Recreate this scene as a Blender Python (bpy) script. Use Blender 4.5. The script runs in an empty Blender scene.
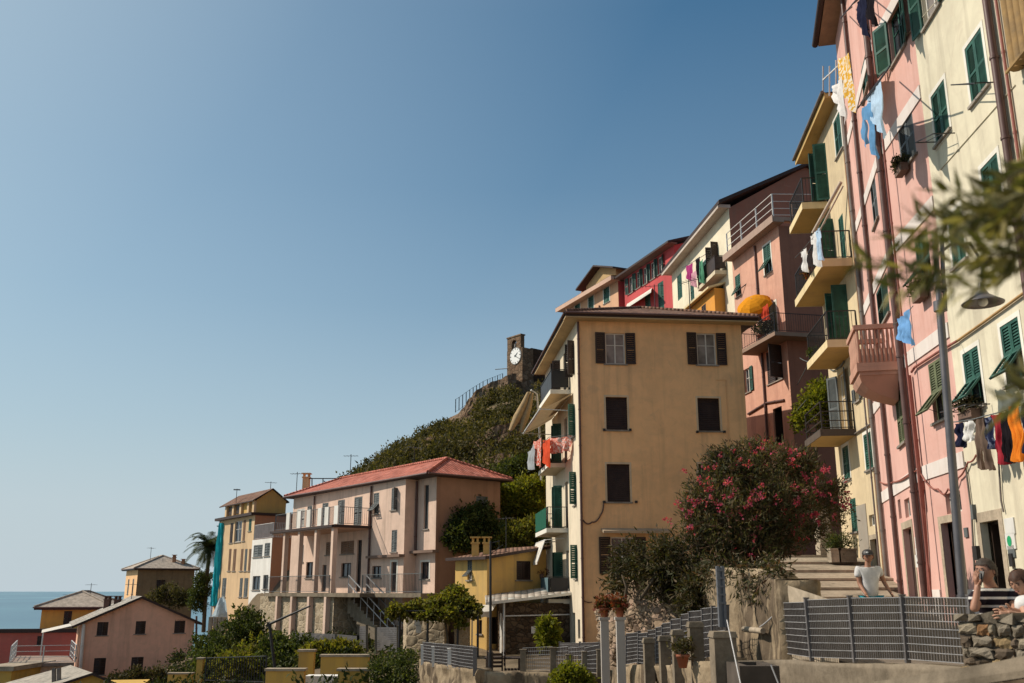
import bpy, bmesh, math, random
import numpy as np
from mathutils import Vector, Matrix, noise as mnoise

R = math.radians
PI = math.pi
random.seed(7)
S = bpy.context.scene
COL = S.collection

# ------------------------------------------------------------------ camera
FPX = 960.0
PITCH = math.atan(249.0 / FPX)
cp, sp = math.cos(PITCH), math.sin(PITCH)
cam_d = bpy.data.cameras.new('camera')
cam = bpy.data.objects.new('camera', cam_d)
COL.objects.link(cam)
cam.location = (0, 0, 0)
cam.rotation_euler = (PI / 2 + PITCH, 0, 0)
cam_d.sensor_width = 36.0
cam_d.lens = 36.0 * FPX / 1024.0
cam_d.clip_start = 0.1
cam_d.clip_end = 60000
cam_d.dof.use_dof = True
cam_d.dof.focus_distance = 38.0
cam_d.dof.aperture_fstop = 3.0
S.camera = cam


def ray(px, py):
    a = (px - 512.0) / FPX
    b = (341.5 - py) / FPX
    return Vector((a, cp - b * sp, sp + b * cp))


def at(px, py, Y):
    """surveyed point: bearing of a photo point at a depth of Y metres"""
    d = ray(px, py)
    return d * (Y / d.y)


def proj(p):
    f = p.y * cp + p.z * sp
    u = -p.y * sp + p.z * cp
    return (512 + FPX * p.x / f, 341.5 - FPX * u / f)


# ------------------------------------------------------------------ materials
MATS = {}


def lin(c):
    return tuple(((x / 255.0) / 12.92 if x / 255.0 <= 0.04045 else ((x / 255.0 + 0.055) / 1.055) ** 2.4) for x in c)


class NT:
    def __init__(s, name):
        s.m = bpy.data.materials.new(name)
        s.m.use_nodes = True
        s.t = s.m.node_tree
        s.t.nodes.clear()
        s.out = s.n('ShaderNodeOutputMaterial')

    def n(s, t, **k):
        x = s.t.nodes.new(t)
        for a, b in k.items():
            setattr(x, a, b)
        return x

    def l(s, a, b):
        s.t.links.new(a, b)

    def mapped(s, scale, src='pos'):
        if src == 'pos':
            g = s.n('ShaderNodeNewGeometry').outputs['Position']
        else:
            g = s.n('ShaderNodeTexCoord').outputs[src]
        mp = s.n('ShaderNodeMapping')
        mp.inputs['Scale'].default_value = scale if isinstance(scale, tuple) else (scale,) * 3
        s.l(g, mp.inputs['Vector'])
        return mp.outputs['Vector']

    def noise(s, scale, detail=4, rough=0.55, src='pos', dist=0.0):
        x = s.n('ShaderNodeTexNoise')
        x.inputs['Scale'].default_value = 1.0
        x.inputs['Detail'].default_value = detail
        x.inputs['Roughness'].default_value = rough
        x.inputs['Distortion'].default_value = dist
        s.l(s.mapped(scale, src), x.inputs['Vector'])
        return x.outputs['Fac']

    def ramp(s, fac, stops, interp='LINEAR'):
        x = s.n('ShaderNodeValToRGB')
        e = x.color_ramp.elements
        x.color_ramp.interpolation = interp
        while len(e) < len(stops):
            e.new(0.5)
        for i, (p, c) in enumerate(stops):
            e[i].position = p
            e[i].color = (c[0], c[1], c[2], 1) if not isinstance(c, (int, float)) else (c, c, c, 1)
        s.l(fac, x.inputs['Fac'])
        return x.outputs['Color']

    def mix(s, fac, a, b, mode='MIX'):
        x = s.n('ShaderNodeMix', data_type='RGBA', blend_type=mode)
        for i, v in ((0, fac), (6, a), (7, b)):
            if hasattr(v, 'links') or hasattr(v, 'is_linked'):
                s.l(v, x.inputs[i])
            elif i == 0:
                x.inputs[0].default_value = v
            else:
                x.inputs[i].default_value = (v[0], v[1], v[2], 1)
        return x.outputs[2]

    def math(s, op, a, b=0.0):
        x = s.n('ShaderNodeMath', operation=op)
        for i, v in ((0, a), (1, b)):
            if hasattr(v, 'is_linked'):
                s.l(v, x.inputs[i])
            else:
                x.inputs[i].default_value = v
        return x.outputs[0]

    def bump(s, h, strength=0.3, dist=0.02):
        x = s.n('ShaderNodeBump')
        x.inputs['Strength'].default_value = strength
        x.inputs['Distance'].default_value = dist
        s.l(h, x.inputs['Height'])
        return x.outputs['Normal']

    def bsdf(s, color, rough=0.8, normal=None, spec=0.3, metal=0.0):
        x = s.n('ShaderNodeBsdfPrincipled')
        if hasattr(color, 'is_linked'):
            s.l(color, x.inputs['Base Color'])
        else:
            x.inputs['Base Color'].default_value = (*color, 1)
        if hasattr(rough, 'is_linked'):
            s.l(rough, x.inputs['Roughness'])
        else:
            x.inputs['Roughness'].default_value = rough
        x.inputs['Specular IOR Level'].default_value = spec
        x.inputs['Metallic'].default_value = metal
        if normal is not None:
            s.l(normal, x.inputs['Normal'])
        return x

    def done(s, sh):
        s.l(sh.outputs[0] if hasattr(sh, 'outputs') else sh, s.out.inputs['Surface'])
        return s.m


def sc(c, k):
    return tuple(min(1, x * k) for x in c)


def plaster(name, c, stain=0.5, grime=(0.16, 0.12, 0.09)):
    if name in MATS:
        return MATS[name]
    t = NT(name)
    big = t.noise(0.28, 5, 0.6)
    col = t.ramp(big, [(0.25, sc(c, 0.80)), (0.5, c), (0.75, sc(c, 1.09))])
    mid = t.noise(1.7, 6, 0.65, dist=0.6)
    m = t.ramp(mid, [(0.42, 0), (0.72, 1)])
    col = t.mix(t.math('MULTIPLY', m, 0.28 * stain), col, sc(grime, 1.6))
    st = t.noise((2.6, 2.6, 0.16), 5, 0.6)
    sm = t.ramp(st, [(0.50, 0), (0.80, 1)])
    col = t.mix(t.math('MULTIPLY', sm, 0.55 * stain), col, grime)
    patch = t.noise(0.55, 2, 0.4, dist=1.2)
    pm = t.ramp(patch, [(0.60, 0), (0.63, 1)])
    col = t.mix(t.math('MULTIPLY', pm, 0.16 * stain), col, sc(c, 1.25))
    pat2 = t.noise(0.9, 3, 0.5, dist=2.0)
    pm2 = t.ramp(pat2, [(0.30, 1), (0.36, 0)])
    col = t.mix(t.math('MULTIPLY', pm2, 0.22 * stain), col, sc(grime, 2.2))
    wv = t.n('ShaderNodeTexVoronoi', feature='DISTANCE_TO_EDGE')
    wv.inputs['Scale'].default_value = 0.55
    wob = t.n('ShaderNodeTexNoise')
    wob.inputs['Scale'].default_value = 2.2
    wob.inputs['Detail'].default_value = 6
    gp_ = t.n('ShaderNodeNewGeometry').outputs['Position']
    t.l(gp_, wob.inputs['Vector'])
    ad_ = t.n('ShaderNodeMixRGB', blend_type='ADD')
    ad_.inputs[0].default_value = 0.9
    t.l(gp_, ad_.inputs[1])
    t.l(wob.outputs['Color'], ad_.inputs[2])
    t.l(ad_.outputs[0], wv.inputs['Vector'])
    crack = t.ramp(wv.outputs['Distance'], [(0.0, 1), (0.008, 0)])
    col = t.mix(t.math('MULTIPLY', crack, 0.10 * stain), col, grime)
    fine = t.noise(34, 3, 0.6)
    nb = t.bump(t.mix(0.4, fine, mid), 0.35, 0.012)
    MATS[name] = t.done(t.bsdf(col, 0.92, nb, 0.15))
    return MATS[name]


def rubble(name, tones, scale=3.0, mortar=(0.20, 0.16, 0.12), flat=1.0):
    if name in MATS:
        return MATS[name]
    t = NT(name)
    vec = t.mapped((scale, scale, scale * 1.45))
    wob = t.n('ShaderNodeTexNoise')
    wob.inputs['Scale'].default_value = 0.9
    t.l(vec, wob.inputs['Vector'])
    add = t.n('ShaderNodeMixRGB', blend_type='ADD')
    add.inputs[0].default_value = 0.7
    t.l(vec, add.inputs[1])
    t.l(wob.outputs['Color'], add.inputs[2])
    v1 = t.n('ShaderNodeTexVoronoi', feature='F1')
    v1.inputs['Scale'].default_value = 1.0
    t.l(add.outputs[0], v1.inputs['Vector'])
    v2 = t.n('ShaderNodeTexVoronoi', feature='DISTANCE_TO_EDGE')
    v2.inputs['Scale'].default_value = 1.0
    t.l(add.outputs[0], v2.inputs['Vector'])
    sep = t.n('ShaderNodeSeparateColor')
    t.l(v1.outputs['Color'], sep.inputs[0])
    n = len(tones)
    col = t.ramp(sep.outputs[0], [((i + 0.5) / n, c) for i, c in enumerate(tones)])
    nz = t.noise(6, 6, 0.65)
    col = t.mix(0.65, col, t.ramp(nz, [(0.3, 0.35), (0.7, 1.0)]), 'MULTIPLY')
    big = t.noise(0.4, 3)
    col = t.mix(0.5, col, t.ramp(big, [(0.3, 0.55), (0.7, 1.0)]), 'MULTIPLY')
    edge = t.ramp(v2.outputs['Distance'], [(0.02, 1), (0.11, 0)])
    col = t.mix(t.math('MULTIPLY', edge, 0.8), col, mortar)
    hh = t.ramp(v2.outputs['Distance'], [(0.0, 0), (0.16, 0.8), (0.5, 1)])
    hh = t.mix(0.35, hh, nz)
    MATS[name] = t.done(t.bsdf(col, 0.95, t.bump(hh, 0.9 * flat, 0.07), 0.1))
    return MATS[name]


def roof_tiles(name, c, row=0.36, pan=0.21):
    if name in MATS:
        return MATS[name]
    t = NT(name)
    uv = t.n('ShaderNodeTexCoord').outputs['UV']
    sx = t.n('ShaderNodeSeparateXYZ')
    t.l(uv, sx.inputs[0])
    u = t.math('MULTIPLY', sx.outputs[0], 1.0 / pan)
    v = t.math('MULTIPLY', sx.outputs[1], 1.0 / row)
    ridge = t.math('ABSOLUTE', t.math('SINE', t.math('MULTIPLY', u, PI)))
    vf = t.math('FRACT', v)
    cell = t.n('ShaderNodeCombineXYZ')
    t.l(t.math('FLOOR', u), cell.inputs[0])
    t.l(t.math('FLOOR', v), cell.inputs[1])
    wn = t.n('ShaderNodeTexWhiteNoise', noise_dimensions='2D')
    t.l(cell.outputs[0], wn.inputs['Vector'])
    col = t.ramp(wn.outputs['Value'], [(0.0, sc(c, 0.62)), (0.35, c), (0.75, sc(c, 1.15)), (1.0, (c[0] * 1.1, c[1] * 1.35, c[2] * 1.5))])
    nz = t.noise(1.1, 5, 0.6)
    col = t.mix(0.6, col, t.ramp(nz, [(0.3, 0.5), (0.7, 1.0)]), 'MULTIPLY')
    gap = t.ramp(ridge, [(0.0, 0.35), (0.4, 1.0)])
    col = t.mix(0.8, col, gap, 'MULTIPLY')
    lip = t.ramp(vf, [(0.0, 0.45), (0.12, 1.0)])
    col = t.mix(0.6, col, lip, 'MULTIPLY')
    h = t.math('ADD', t.math('MULTIPLY', ridge, 0.7), t.math('MULTIPLY', vf, -0.3))
    MATS[name] = t.done(t.bsdf(col, 0.9, t.bump(h, 0.9, 0.07), 0.15))
    return MATS[name]


def paint(name, c, rough=0.55, var=0.3, spec=0.3, metal=0.0, scale=3.0):
    if name in MATS:
        return MATS[name]
    t = NT(name)
    nz = t.noise(scale, 5, 0.65)
    col = t.ramp(nz, [(0.3, sc(c, 1 - var)), (0.7, sc(c, 1 + var * 0.5))])
    st = t.noise((5, 5, 0.5), 4, 0.6)
    col = t.mix(t.math('MULTIPLY', t.ramp(st, [(0.5, 0), (0.8, 1)]), var), col, sc(c, 0.45))
    rg = t.ramp(nz, [(0.3, rough * 0.85), (0.7, min(1, rough * 1.2))])
    MATS[name] = t.done(t.bsdf(col, rg, t.bump(t.noise(25, 3), 0.15, 0.006), spec, metal))
    return MATS[name]


def concrete(name, c, scale=1.0):
    if name in MATS:
        return MATS[name]
    t = NT(name)
    a = t.noise(1.1 * scale, 7, 0.7, dist=0.4)
    b = t.noise(12 * scale, 5, 0.7)
    col = t.ramp(a, [(0.25, sc(c, 0.45)), (0.5, c), (0.8, sc(c, 1.25))])
    col = t.mix(0.55, col, t.ramp(b, [(0.3, 0.5), (0.65, 1.0)]), 'MULTIPLY')
    st = t.noise((3, 3, 0.4), 4, 0.6)
    col = t.mix(t.math('MULTIPLY', t.ramp(st, [(0.52, 0), (0.75, 1)]), 0.5), col, sc(c, 0.35))
    MATS[name] = t.done(t.bsdf(col, 0.95, t.bump(t.mix(0.5, a, b), 0.6, 0.03), 0.1))
    return MATS[name]


def fabric(name, c, pat=None):
    if name in MATS:
        return MATS[name]
    t = NT(name)
    nz = t.noise(9, 4, 0.6)
    col = t.ramp(nz, [(0.3, sc(c, 0.82)), (0.7, sc(c, 1.08))])
    if pat:
        v = t.noise(11, 2, 0.4, dist=0.5)
        col = t.mix(t.ramp(v, [(0.5, 0), (0.56, 1)]), col, pat)
    d = t.bsdf(col, 0.95, t.bump(t.noise(60, 2), 0.2, 0.004), 0.05)
    tr = t.n('ShaderNodeBsdfTranslucent')
    t.l(col, tr.inputs['Color'])
    mx = t.n('ShaderNodeMixShader')
    mx.inputs[0].default_value = 0.22
    t.l(d.outputs[0], mx.inputs[1])
    t.l(tr.outputs[0], mx.inputs[2])
    MATS[name] = t.done(mx)
    return MATS[name]


def striped(name, a, b, period, duty):
    if name in MATS:
        return MATS[name]
    t = NT(name)
    tc = t.n('ShaderNodeTexCoord').outputs['Object']
    sx = t.n('ShaderNodeSeparateXYZ')
    t.l(tc, sx.inputs[0])
    f = t.math('FRACT', t.math('MULTIPLY', sx.outputs[2], 1.0 / period))
    m = t.ramp(f, [(0.0, 1), (duty, 1), (duty + 0.04, 0)])
    col = t.mix(m, a, b)
    MATS[name] = t.done(t.bsdf(col, 0.95, t.bump(t.noise(50, 2), 0.2, 0.004), 0.05))
    return MATS[name]


def leafmat(name, tones, trans=0.3, clump=0.9, dead=None):
    if name in MATS:
        return MATS[name]
    t = NT(name)
    g = t.n('ShaderNodeNewGeometry')
    n = len(tones)
    col = t.ramp(g.outputs['Random Per Island'], [((i + 0.5) / n, c) for i, c in enumerate(tones)])
    nz = t.noise(clump, 3, 0.5)
    col = t.mix(0.8, col, t.ramp(nz, [(0.3, (0.42, 0.45, 0.45)), (0.68, (1.15, 1.1, 0.95))]), 'MULTIPLY')
    d = t.bsdf(col, 0.65, None, 0.12)
    tr = t.n('ShaderNodeBsdfTranslucent')
    tc = t.mix(1.0, col, (1.5, 1.55, 0.6), 'MULTIPLY')
    t.l(tc, tr.inputs['Color'])
    mx = t.n('ShaderNodeMixShader')
    mx.inputs[0].default_value = trans
    t.l(d.outputs[0], mx.inputs[1])
    t.l(tr.outputs[0], mx.inputs[2])
    MATS[name] = t.done(mx)
    return MATS[name]


def glass(name, c=(0.02, 0.025, 0.03), rough=0.08):
    if name in MATS:
        return MATS[name]
    t = NT(name)
    nz = t.noise(1.3, 2)
    col = t.ramp(nz, [(0.35, sc(c, 0.5)), (0.65, sc(c, 1.6))])
    MATS[name] = t.done(t.bsdf(col, rough, t.bump(t.noise(0.8, 1), 0.12, 0.02), 0.6))
    return MATS[name]


# ------------------------------------------------------------------ mesh builder
class MB:
    def __init__(s):
        s.v, s.f, s.sm, s.mi = [], [], [], []
        s.M = None
        s.cur = 0

    def add(s, vs, fs, smooth=False):
        o = len(s.v)
        if s.M is not None:
            vs = [s.M @ Vector(p) for p in vs]
        s.v.extend([tuple(p) for p in vs])
        for f in fs:
            s.f.append([i + o for i in f])
            s.sm.append(smooth)
            s.mi.append(s.cur)

    def poly(s, *p):
        s.add(p, [list(range(len(p)))])

    def bx(s, x0, x1, y0, y1, z0, z1):
        if x0 > x1: x0, x1 = x1, x0
        if y0 > y1: y0, y1 = y1, y0
        if z0 > z1: z0, z1 = z1, z0
        s.add([(x0, y0, z0), (x1, y0, z0), (x1, y1, z0), (x0, y1, z0), (x0, y0, z1), (x1, y0, z1), (x1, y1, z1), (x0, y1, z1)],
              [(3, 2, 1, 0), (4, 5, 6, 7), (0, 1, 5, 4), (1, 2, 6, 5), (2, 3, 7, 6), (3, 0, 4, 7)])

    def hexa(s, b, t):
        """b, t: four bottom and four top points"""
        s.add(list(b) + list(t), [(3, 2, 1, 0), (4, 5, 6, 7), (0, 1, 5, 4), (1, 2, 6, 5), (2, 3, 7, 6), (3, 0, 4, 7)])

    def bar(s, a, b, w, h=None, up=(0, 0, 1)):
        a, b = Vector(a), Vector(b)
        h = w if h is None else h
        d = (b - a).normalized()
        sd = d.cross(Vector(up))
        if sd.length < 1e-4:
            sd = d.cross(Vector((0, 1, 0)))
        sd.normalize()
        u = sd.cross(d)
        x, y = sd * w / 2, u * h / 2
        s.hexa([a - x - y, a + x - y, a + x + y, a - x + y], [b - x - y, b + x - y, b + x + y, b - x + y])

    def tube(s, pts, r, seg=7, cap=True):
        pts = [Vector(p) for p in pts]
        n = len(pts)
        rs = r if isinstance(r, (list, tuple)) else [r] * n
        rings = []
        ref = None
        for i, p in enumerate(pts):
            d = (pts[min(i + 1, n - 1)] - pts[max(i - 1, 0)]).normalized()
            if ref is None:
                ref = d.cross(Vector((0, 0, 1)))
                if ref.length < 1e-3:
                    ref = Vector((1, 0, 0))
            a = (ref - d * ref.dot(d)).normalized()
            b = d.cross(a)
            ref = a
            rings.append([p + (a * math.cos(2 * PI * k / seg) + b * math.sin(2 * PI * k / seg)) * rs[i] for k in range(seg)])
        vs = [q for rg in rings for q in rg]
        fs = []
        for i in range(n - 1):
            for k in range(seg):
                k2 = (k + 1) % seg
                fs.append((i * seg + k, i * seg + k2, (i + 1) * seg + k2, (i + 1) * seg + k))
        s.add(vs, fs, True)
        if cap:
            s.add(rings[0], [list(range(seg))[::-1]])
            s.add(rings[-1], [list(range(seg))])

    def lathe(s, prof, c=(0, 0, 0), seg=16, smooth=True):
        c = Vector(c)
        vs, fs = [], []
        for (r, z) in prof:
            for k in range(seg):
                a = 2 * PI * k / seg
                vs.append(c + Vector((r * math.cos(a), r * math.sin(a), z)))
        for i in range(len(prof) - 1):
            for k in range(seg):
                k2 = (k + 1) % seg
                fs.append((i * seg + k, i * seg + k2, (i + 1) * seg + k2, (i + 1) * seg + k))
        s.add(vs, fs, smooth)

    def ball(s, c, r, seg=12, ring=8):
        r = r if isinstance(r, (tuple, list)) else (r, r, r)
        c = Vector(c)
        vs, fs = [], []
        for i in range(ring + 1):
            th = PI * i / ring
            for k in range(seg):
                a = 2 * PI * k / seg
                vs.append(c + Vector((r[0] * math.sin(th) * math.cos(a), r[1] * math.sin(th) * math.sin(a), r[2] * math.cos(th))))
        for i in range(ring):
            for k in range(seg):
                k2 = (k + 1) % seg
                fs.append((i * seg + k, (i + 1) * seg + k, (i + 1) * seg + k2, i * seg + k2))
        s.add(vs, fs, True)

    def mesh(s, name, mat, off=None, weld=False):
        me = bpy.data.meshes.new(name)
        v = s.v
        if off is not None:
            v = [(p[0] - off[0], p[1] - off[1], p[2] - off[2]) for p in v]
        me.from_pydata(v, [], s.f)
        mats = mat if isinstance(mat, (list, tuple)) else [mat]
        for m in mats:
            me.materials.append(m)
        me.polygons.foreach_set('use_smooth', s.sm)
        me.polygons.foreach_set('material_index', s.mi)
        # metric uv per face
        uvl = me.uv_layers.new(name='UVMap')
        uv = np.zeros(len(me.loops) * 2, dtype=np.float32)
        vv = me.vertices
        for p in me.polygons:
            n = p.normal
            if abs(n.z) > 0.985:
                ax, ay = Vector((1, 0, 0)), Vector((0, 1, 0))
            else:
                ax = Vector((-n.y, n.x, 0)).normalized()
                ay = n.cross(ax)
            for li in p.loop_indices:
                co = vv[me.loops[li].vertex_index].co
                uv[li * 2] = co.dot(ax)
                uv[li * 2 + 1] = co.dot(ay)
        uvl.data.foreach_set('uv', uv)
        me.update()
        return me

    def build(s, name, mat, parent=None):
        """world-space verts; linked as ONE mesh object under parent (or on its own base point)"""
        if parent is not None:
            o = wl(parent)
        else:
            a = np.array(s.v)
            mn, mx = a.min(0), a.max(0)
            o = Vector(((mn[0] + mx[0]) / 2, (mn[1] + mx[1]) / 2, mn[2]))
        me = s.mesh(name, mat, o)
        ob = bpy.data.objects.new(name, me)
        COL.objects.link(ob)
        if parent is not None:
            ob.parent = parent
            ob.location = (0, 0, 0)
        else:
            ob.location = o
        ob['wl'] = tuple(o)
        return ob


def wl(o):
    return Vector(o['wl'])


def tag(o, label=None, cat=None, group=None, kind=None):
    if label: o['label'] = label
    if cat: o['category'] = cat
    if group: o['group'] = group
    if kind: o['kind'] = kind
    return o


def thing(name, label, cat, loc, group=None):
    o = bpy.data.objects.new(name, None)
    COL.objects.link(o)
    o.location = loc
    o.empty_display_size = 0.3
    o['wl'] = tuple(loc)
    return tag(o, label, cat, group)


def child(name, me, parent, loc, rz=0.0, rot=None):
    """shared mesh with its own transform, loc in world terms relative to an unrotated parent"""
    ob = bpy.data.objects.new(name, me)
    COL.objects.link(ob)
    ob.parent = parent
    ob.location = loc
    ob.rotation_euler = rot if rot is not None else (0, 0, rz)
    return ob


def numpy_mesh(name, verts, faces, mat, parent=None, org=None, smooth=False):
    """faces: (n,4) quads"""
    me = bpy.data.meshes.new(name)
    v = np.asarray(verts, dtype=np.float32)
    if parent is not None:
        o = wl(parent)
    else:
        o = Vector(org) if org is not None else Vector(((v[:, 0].min() + v[:, 0].max()) / 2, (v[:, 1].min() + v[:, 1].max()) / 2, v[:, 2].min()))
    v = v - np.array(o, dtype=np.float32)
    f = np.asarray(faces, dtype=np.int32)
    me.vertices.add(len(v))
    me.vertices.foreach_set('co', v.ravel())
    k = f.shape[1]
    me.loops.add(f.size)
    me.loops.foreach_set('vertex_index', f.ravel())
    me.polygons.add(len(f))
    me.polygons.foreach_set('loop_start', np.arange(0, f.size, k, dtype=np.int32))
    me.polygons.foreach_set('loop_total', np.full(len(f), k, dtype=np.int32))
    if smooth:
        me.polygons.foreach_set('use_smooth', np.ones(len(f), dtype=bool))
    me.materials.append(mat)
    me.update(calc_edges=True)
    me.validate()
    ob = bpy.data.objects.new(name, me)
    COL.objects.link(ob)
    if parent is not None:
        ob.parent = parent
    else:
        ob.location = o
    ob['wl'] = tuple(o)
    return ob


# ------------------------------------------------------------------ foliage
def leaf_cloud(blobs, twigs, per, ln, wd, seed, shell=0.55, spread=1.0, up=0.3, gap=0.0):
    """leaf-sized folded quads on twigs spread through the volume of the blobs: (c, (rx,ry,rz))"""
    rg = np.random.default_rng(seed)
    cs = np.array([b[0] for b in blobs], dtype=float)
    rs = np.array([b[1] if isinstance(b[1], (tuple, list)) else (b[1],) * 3 for b in blobs], dtype=float)
    wt = (rs[:, 0] * rs[:, 2]) ** 1.0
    wt /= wt.sum()
    bi = rg.choice(len(blobs), twigs, p=wt)
    d = rg.normal(size=(twigs, 3))
    d /= np.linalg.norm(d, axis=1)[:, None]
    rad = shell + (1 - shell) * rg.random(twigs) ** 0.6
    rad *= 1 + 0.16 * rg.normal(size=twigs)
    pc = cs[bi] + d * rad[:, None] * rs[bi]
    if gap > 0:
        keep = np.array([mnoise.noise(Vector(p) * gap) > -0.18 for p in pc])
        pc, d = pc[keep], d[keep]
    twigs = len(pc)
    n = twigs * per
    base = np.repeat(pc, per, 0) + rg.normal(size=(n, 3)) * ln * 0.55 * spread
    dr = np.repeat(d, per, 0) * 0.6 + rg.normal(size=(n, 3)) * 0.75
    dr[:, 2] += up
    dr /= np.linalg.norm(dr, axis=1)[:, None]
    sd = np.cross(dr, rg.normal(size=(n, 3)))
    sd /= np.linalg.norm(sd, axis=1)[:, None] + 1e-9
    nn = np.cross(dr, sd)
    L = ln * (0.6 + 0.8 * rg.random(n))[:, None]
    W = wd * (0.7 + 0.6 * rg.random(n))[:, None]
    v = np.empty((n, 4, 3))
    v[:, 0] = base
    v[:, 1] = base + dr * L * 0.5 + sd * W * 0.5 + nn * W * 0.18
    v[:, 2] = base + dr * L - nn * L * 0.12
    v[:, 3] = base + dr * L * 0.5 - sd * W * 0.5 + nn * W * 0.18
    f = np.arange(n * 4).reshape(n, 4)
    return v.reshape(-1, 3), f


def shrub(name, label, cat, base, blobs, twigs, per, ln, wd, mat, seed, stems=3, bark=None, group=None, **k):
    root = thing(name, label, cat, base, group)
    v, f = leaf_cloud(blobs, twigs, per, ln, wd, seed, **k)
    numpy_mesh('crown', v, f, mat, root)
    rg = random.Random(seed)
    mb = MB()
    bs = Vector(base)
    for i in range(stems):
        c = Vector(rg.choice(blobs)[0])
        a = bs + Vector((rg.uniform(-.15, .15), rg.uniform(-.15, .15), -0.1))
        m = a.lerp(c, 0.5) + Vector((rg.uniform(-.2, .2), rg.uniform(-.2, .2), 0.1))
        r0 = 0.03 + 0.02 * (c - a).length / 2
        mb.tube([a, m, c], [r0, r0 * 0.7, r0 * 0.3], 6)
    mb.build('trunk', bark or M_BARK, root)
    return root


# ------------------------------------------------------------------ cloth
def hang(name, label, mat, a, b, drop, style='towel', cat='laundry', seed=0, amp=0.05, group=None, drop2=None):
    """a cloth pegged between a and b, hanging drop metres"""
    rg = random.Random(seed * 13 + 5)
    a, b = Vector(a), Vector(b)
    W = (b - a).length
    e = (b - a).normalized()
    nrm = Vector((-e.y, e.x, 0)).normalized()
    nx, nz = 22, 26
    ph = rg.uniform(0, 6)
    k1 = rg.uniform(2.0, 3.5)
    mb = MB()
    idx = {}
    vs = []
    for j in range(nz + 1):
        t = j / nz
        for i in range(nx + 1):
            s = i / nx
            x = s
            if style == 'towel':
                x = 0.5 + (s - 0.5) * (1 - 0.12 * t)
            sag = 0.03 * math.sin(s * PI) * W
            dl = drop if drop2 is None else drop + (drop2 - drop) * s
            wob = amp * (0.25 + t) * (math.sin(k1 * 2 * PI * s + ph + 1.3 * t) + 0.5 * math.sin(k1 * 4.3 * PI * s + 2 * ph))
            z = -t * dl - sag * (1 - t) + 0.02 * math.sin(5 * s * PI + ph) * t
            p = a.lerp(b, x) + nrm * wob + Vector((0, 0, z))
            p += e * 0.03 * math.sin(3 * t * PI + ph)
            q_ = mnoise.noise(Vector((s * 3.1 + seed, t * 2.3, ph))) * amp * 1.1 + mnoise.noise(Vector((s * 8.3, t * 5.1 + seed, ph))) * amp * .5
            p += nrm * q_ + e * q_ * .8 * t + Vector((0, 0, .5 * q_ * t))
            vs.append(p)
    fs = []
    for j in range(nz):
        for i in range(nx):
            s, t = (i + .5) / nx, (j + .5) / nz
            ok = True
            if style == 'shirt':       # hung upside down by the hem, sleeves below
                ok = (0.2 < s < 0.8) or (0.55 < t < 0.95 and True)
                if t > 0.9 and 0.4 < s < 0.6: ok = False
            elif style == 'tee':       # hung by shoulders: sleeves at the top
                ok = (0.2 < s < 0.8) or t < 0.32
            elif style == 'trousers':
                ok = t < 0.3 or abs(s - 0.5) > 0.06
            if ok:
                q = j * (nx + 1) + i
                fs.append((q, q + 1, q + nx + 2, q + nx + 1))
    mb.add(vs, fs, True)
    o = mb.build(name, mat)
    return tag(o, label, cat, group)
# ------------------------------------------------------------------ shared materials
M_BARK = paint('bark', (0.10, 0.075, 0.05), 0.95, 0.4, 0.1)
M_GLASS = glass('window_glass')
M_GLASSL = glass('curtained_glass', (0.16, 0.14, 0.13), 0.25)
M_GREEN = paint('green_shutter_paint', (0.026, 0.095, 0.07), 0.55, 0.5)
M_GREEND = paint('dark_green_paint', (0.025, 0.065, 0.05), 0.55, 0.35)
M_OLIVE = paint('olive_green_paint', (0.12, 0.135, 0.07), 0.6, 0.3)
M_GREY = paint('grey_paint', (0.11, 0.12, 0.12), 0.6, 0.3)
M_BROWN = paint('dark_brown_paint', (0.045, 0.026, 0.02), 0.5, 0.45)
M_WHITEW = paint('white_joinery', (0.62, 0.58, 0.52), 0.5, 0.15)
M_WHITEM = paint('white_metal', (0.60, 0.58, 0.55), 0.45, 0.2)
M_SILL = concrete('sill_stone', (0.30, 0.26, 0.22))
M_PALE = plaster('pale_surround', (0.70, 0.66, 0.58), 0.4)
M_IRON = paint('dark_iron', (0.025, 0.022, 0.022), 0.5, 0.3, 0.4)
M_PIPE = paint('brown_drainpipe', (0.11, 0.055, 0.045), 0.45, 0.25, 0.4)
M_PIPER = paint('red_pipe', (0.30, 0.10, 0.075), 0.5, 0.3, 0.3)
M_PIPEG = paint('grey_pipe', (0.17, 0.14, 0.12), 0.5, 0.3, 0.3)
M_FASCIA = paint('brown_fascia', (0.045, 0.025, 0.02), 0.6, 0.3)
M_STONE = concrete('pale_stone', (0.42, 0.34, 0.25))
M_CONC = concrete('weathered_concrete', (0.225, 0.18, 0.13))
M_DARKW = paint('dark_wood', (0.05, 0.03, 0.02), 0.6, 0.4)
M_TAN = fabric('tan_canvas', (0.42, 0.30, 0.17))
M_WHITEC = fabric('white_canvas', (0.75, 0.70, 0.62))
M_FENCE = paint('grey_grating', (0.15, 0.135, 0.13), 0.45, 0.25, 0.4, 0.3)
M_FENCEL = paint('galvanised_rod', (0.40, 0.385, 0.38), 0.45, 0.25, 0.4, 0.3)
M_TERRA = paint('terracotta', (0.32, 0.11, 0.06), 0.85, 0.3)
M_SOFFIT = plaster('ochre_soffit', (0.50, 0.33, 0.13), 0.5)


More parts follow.
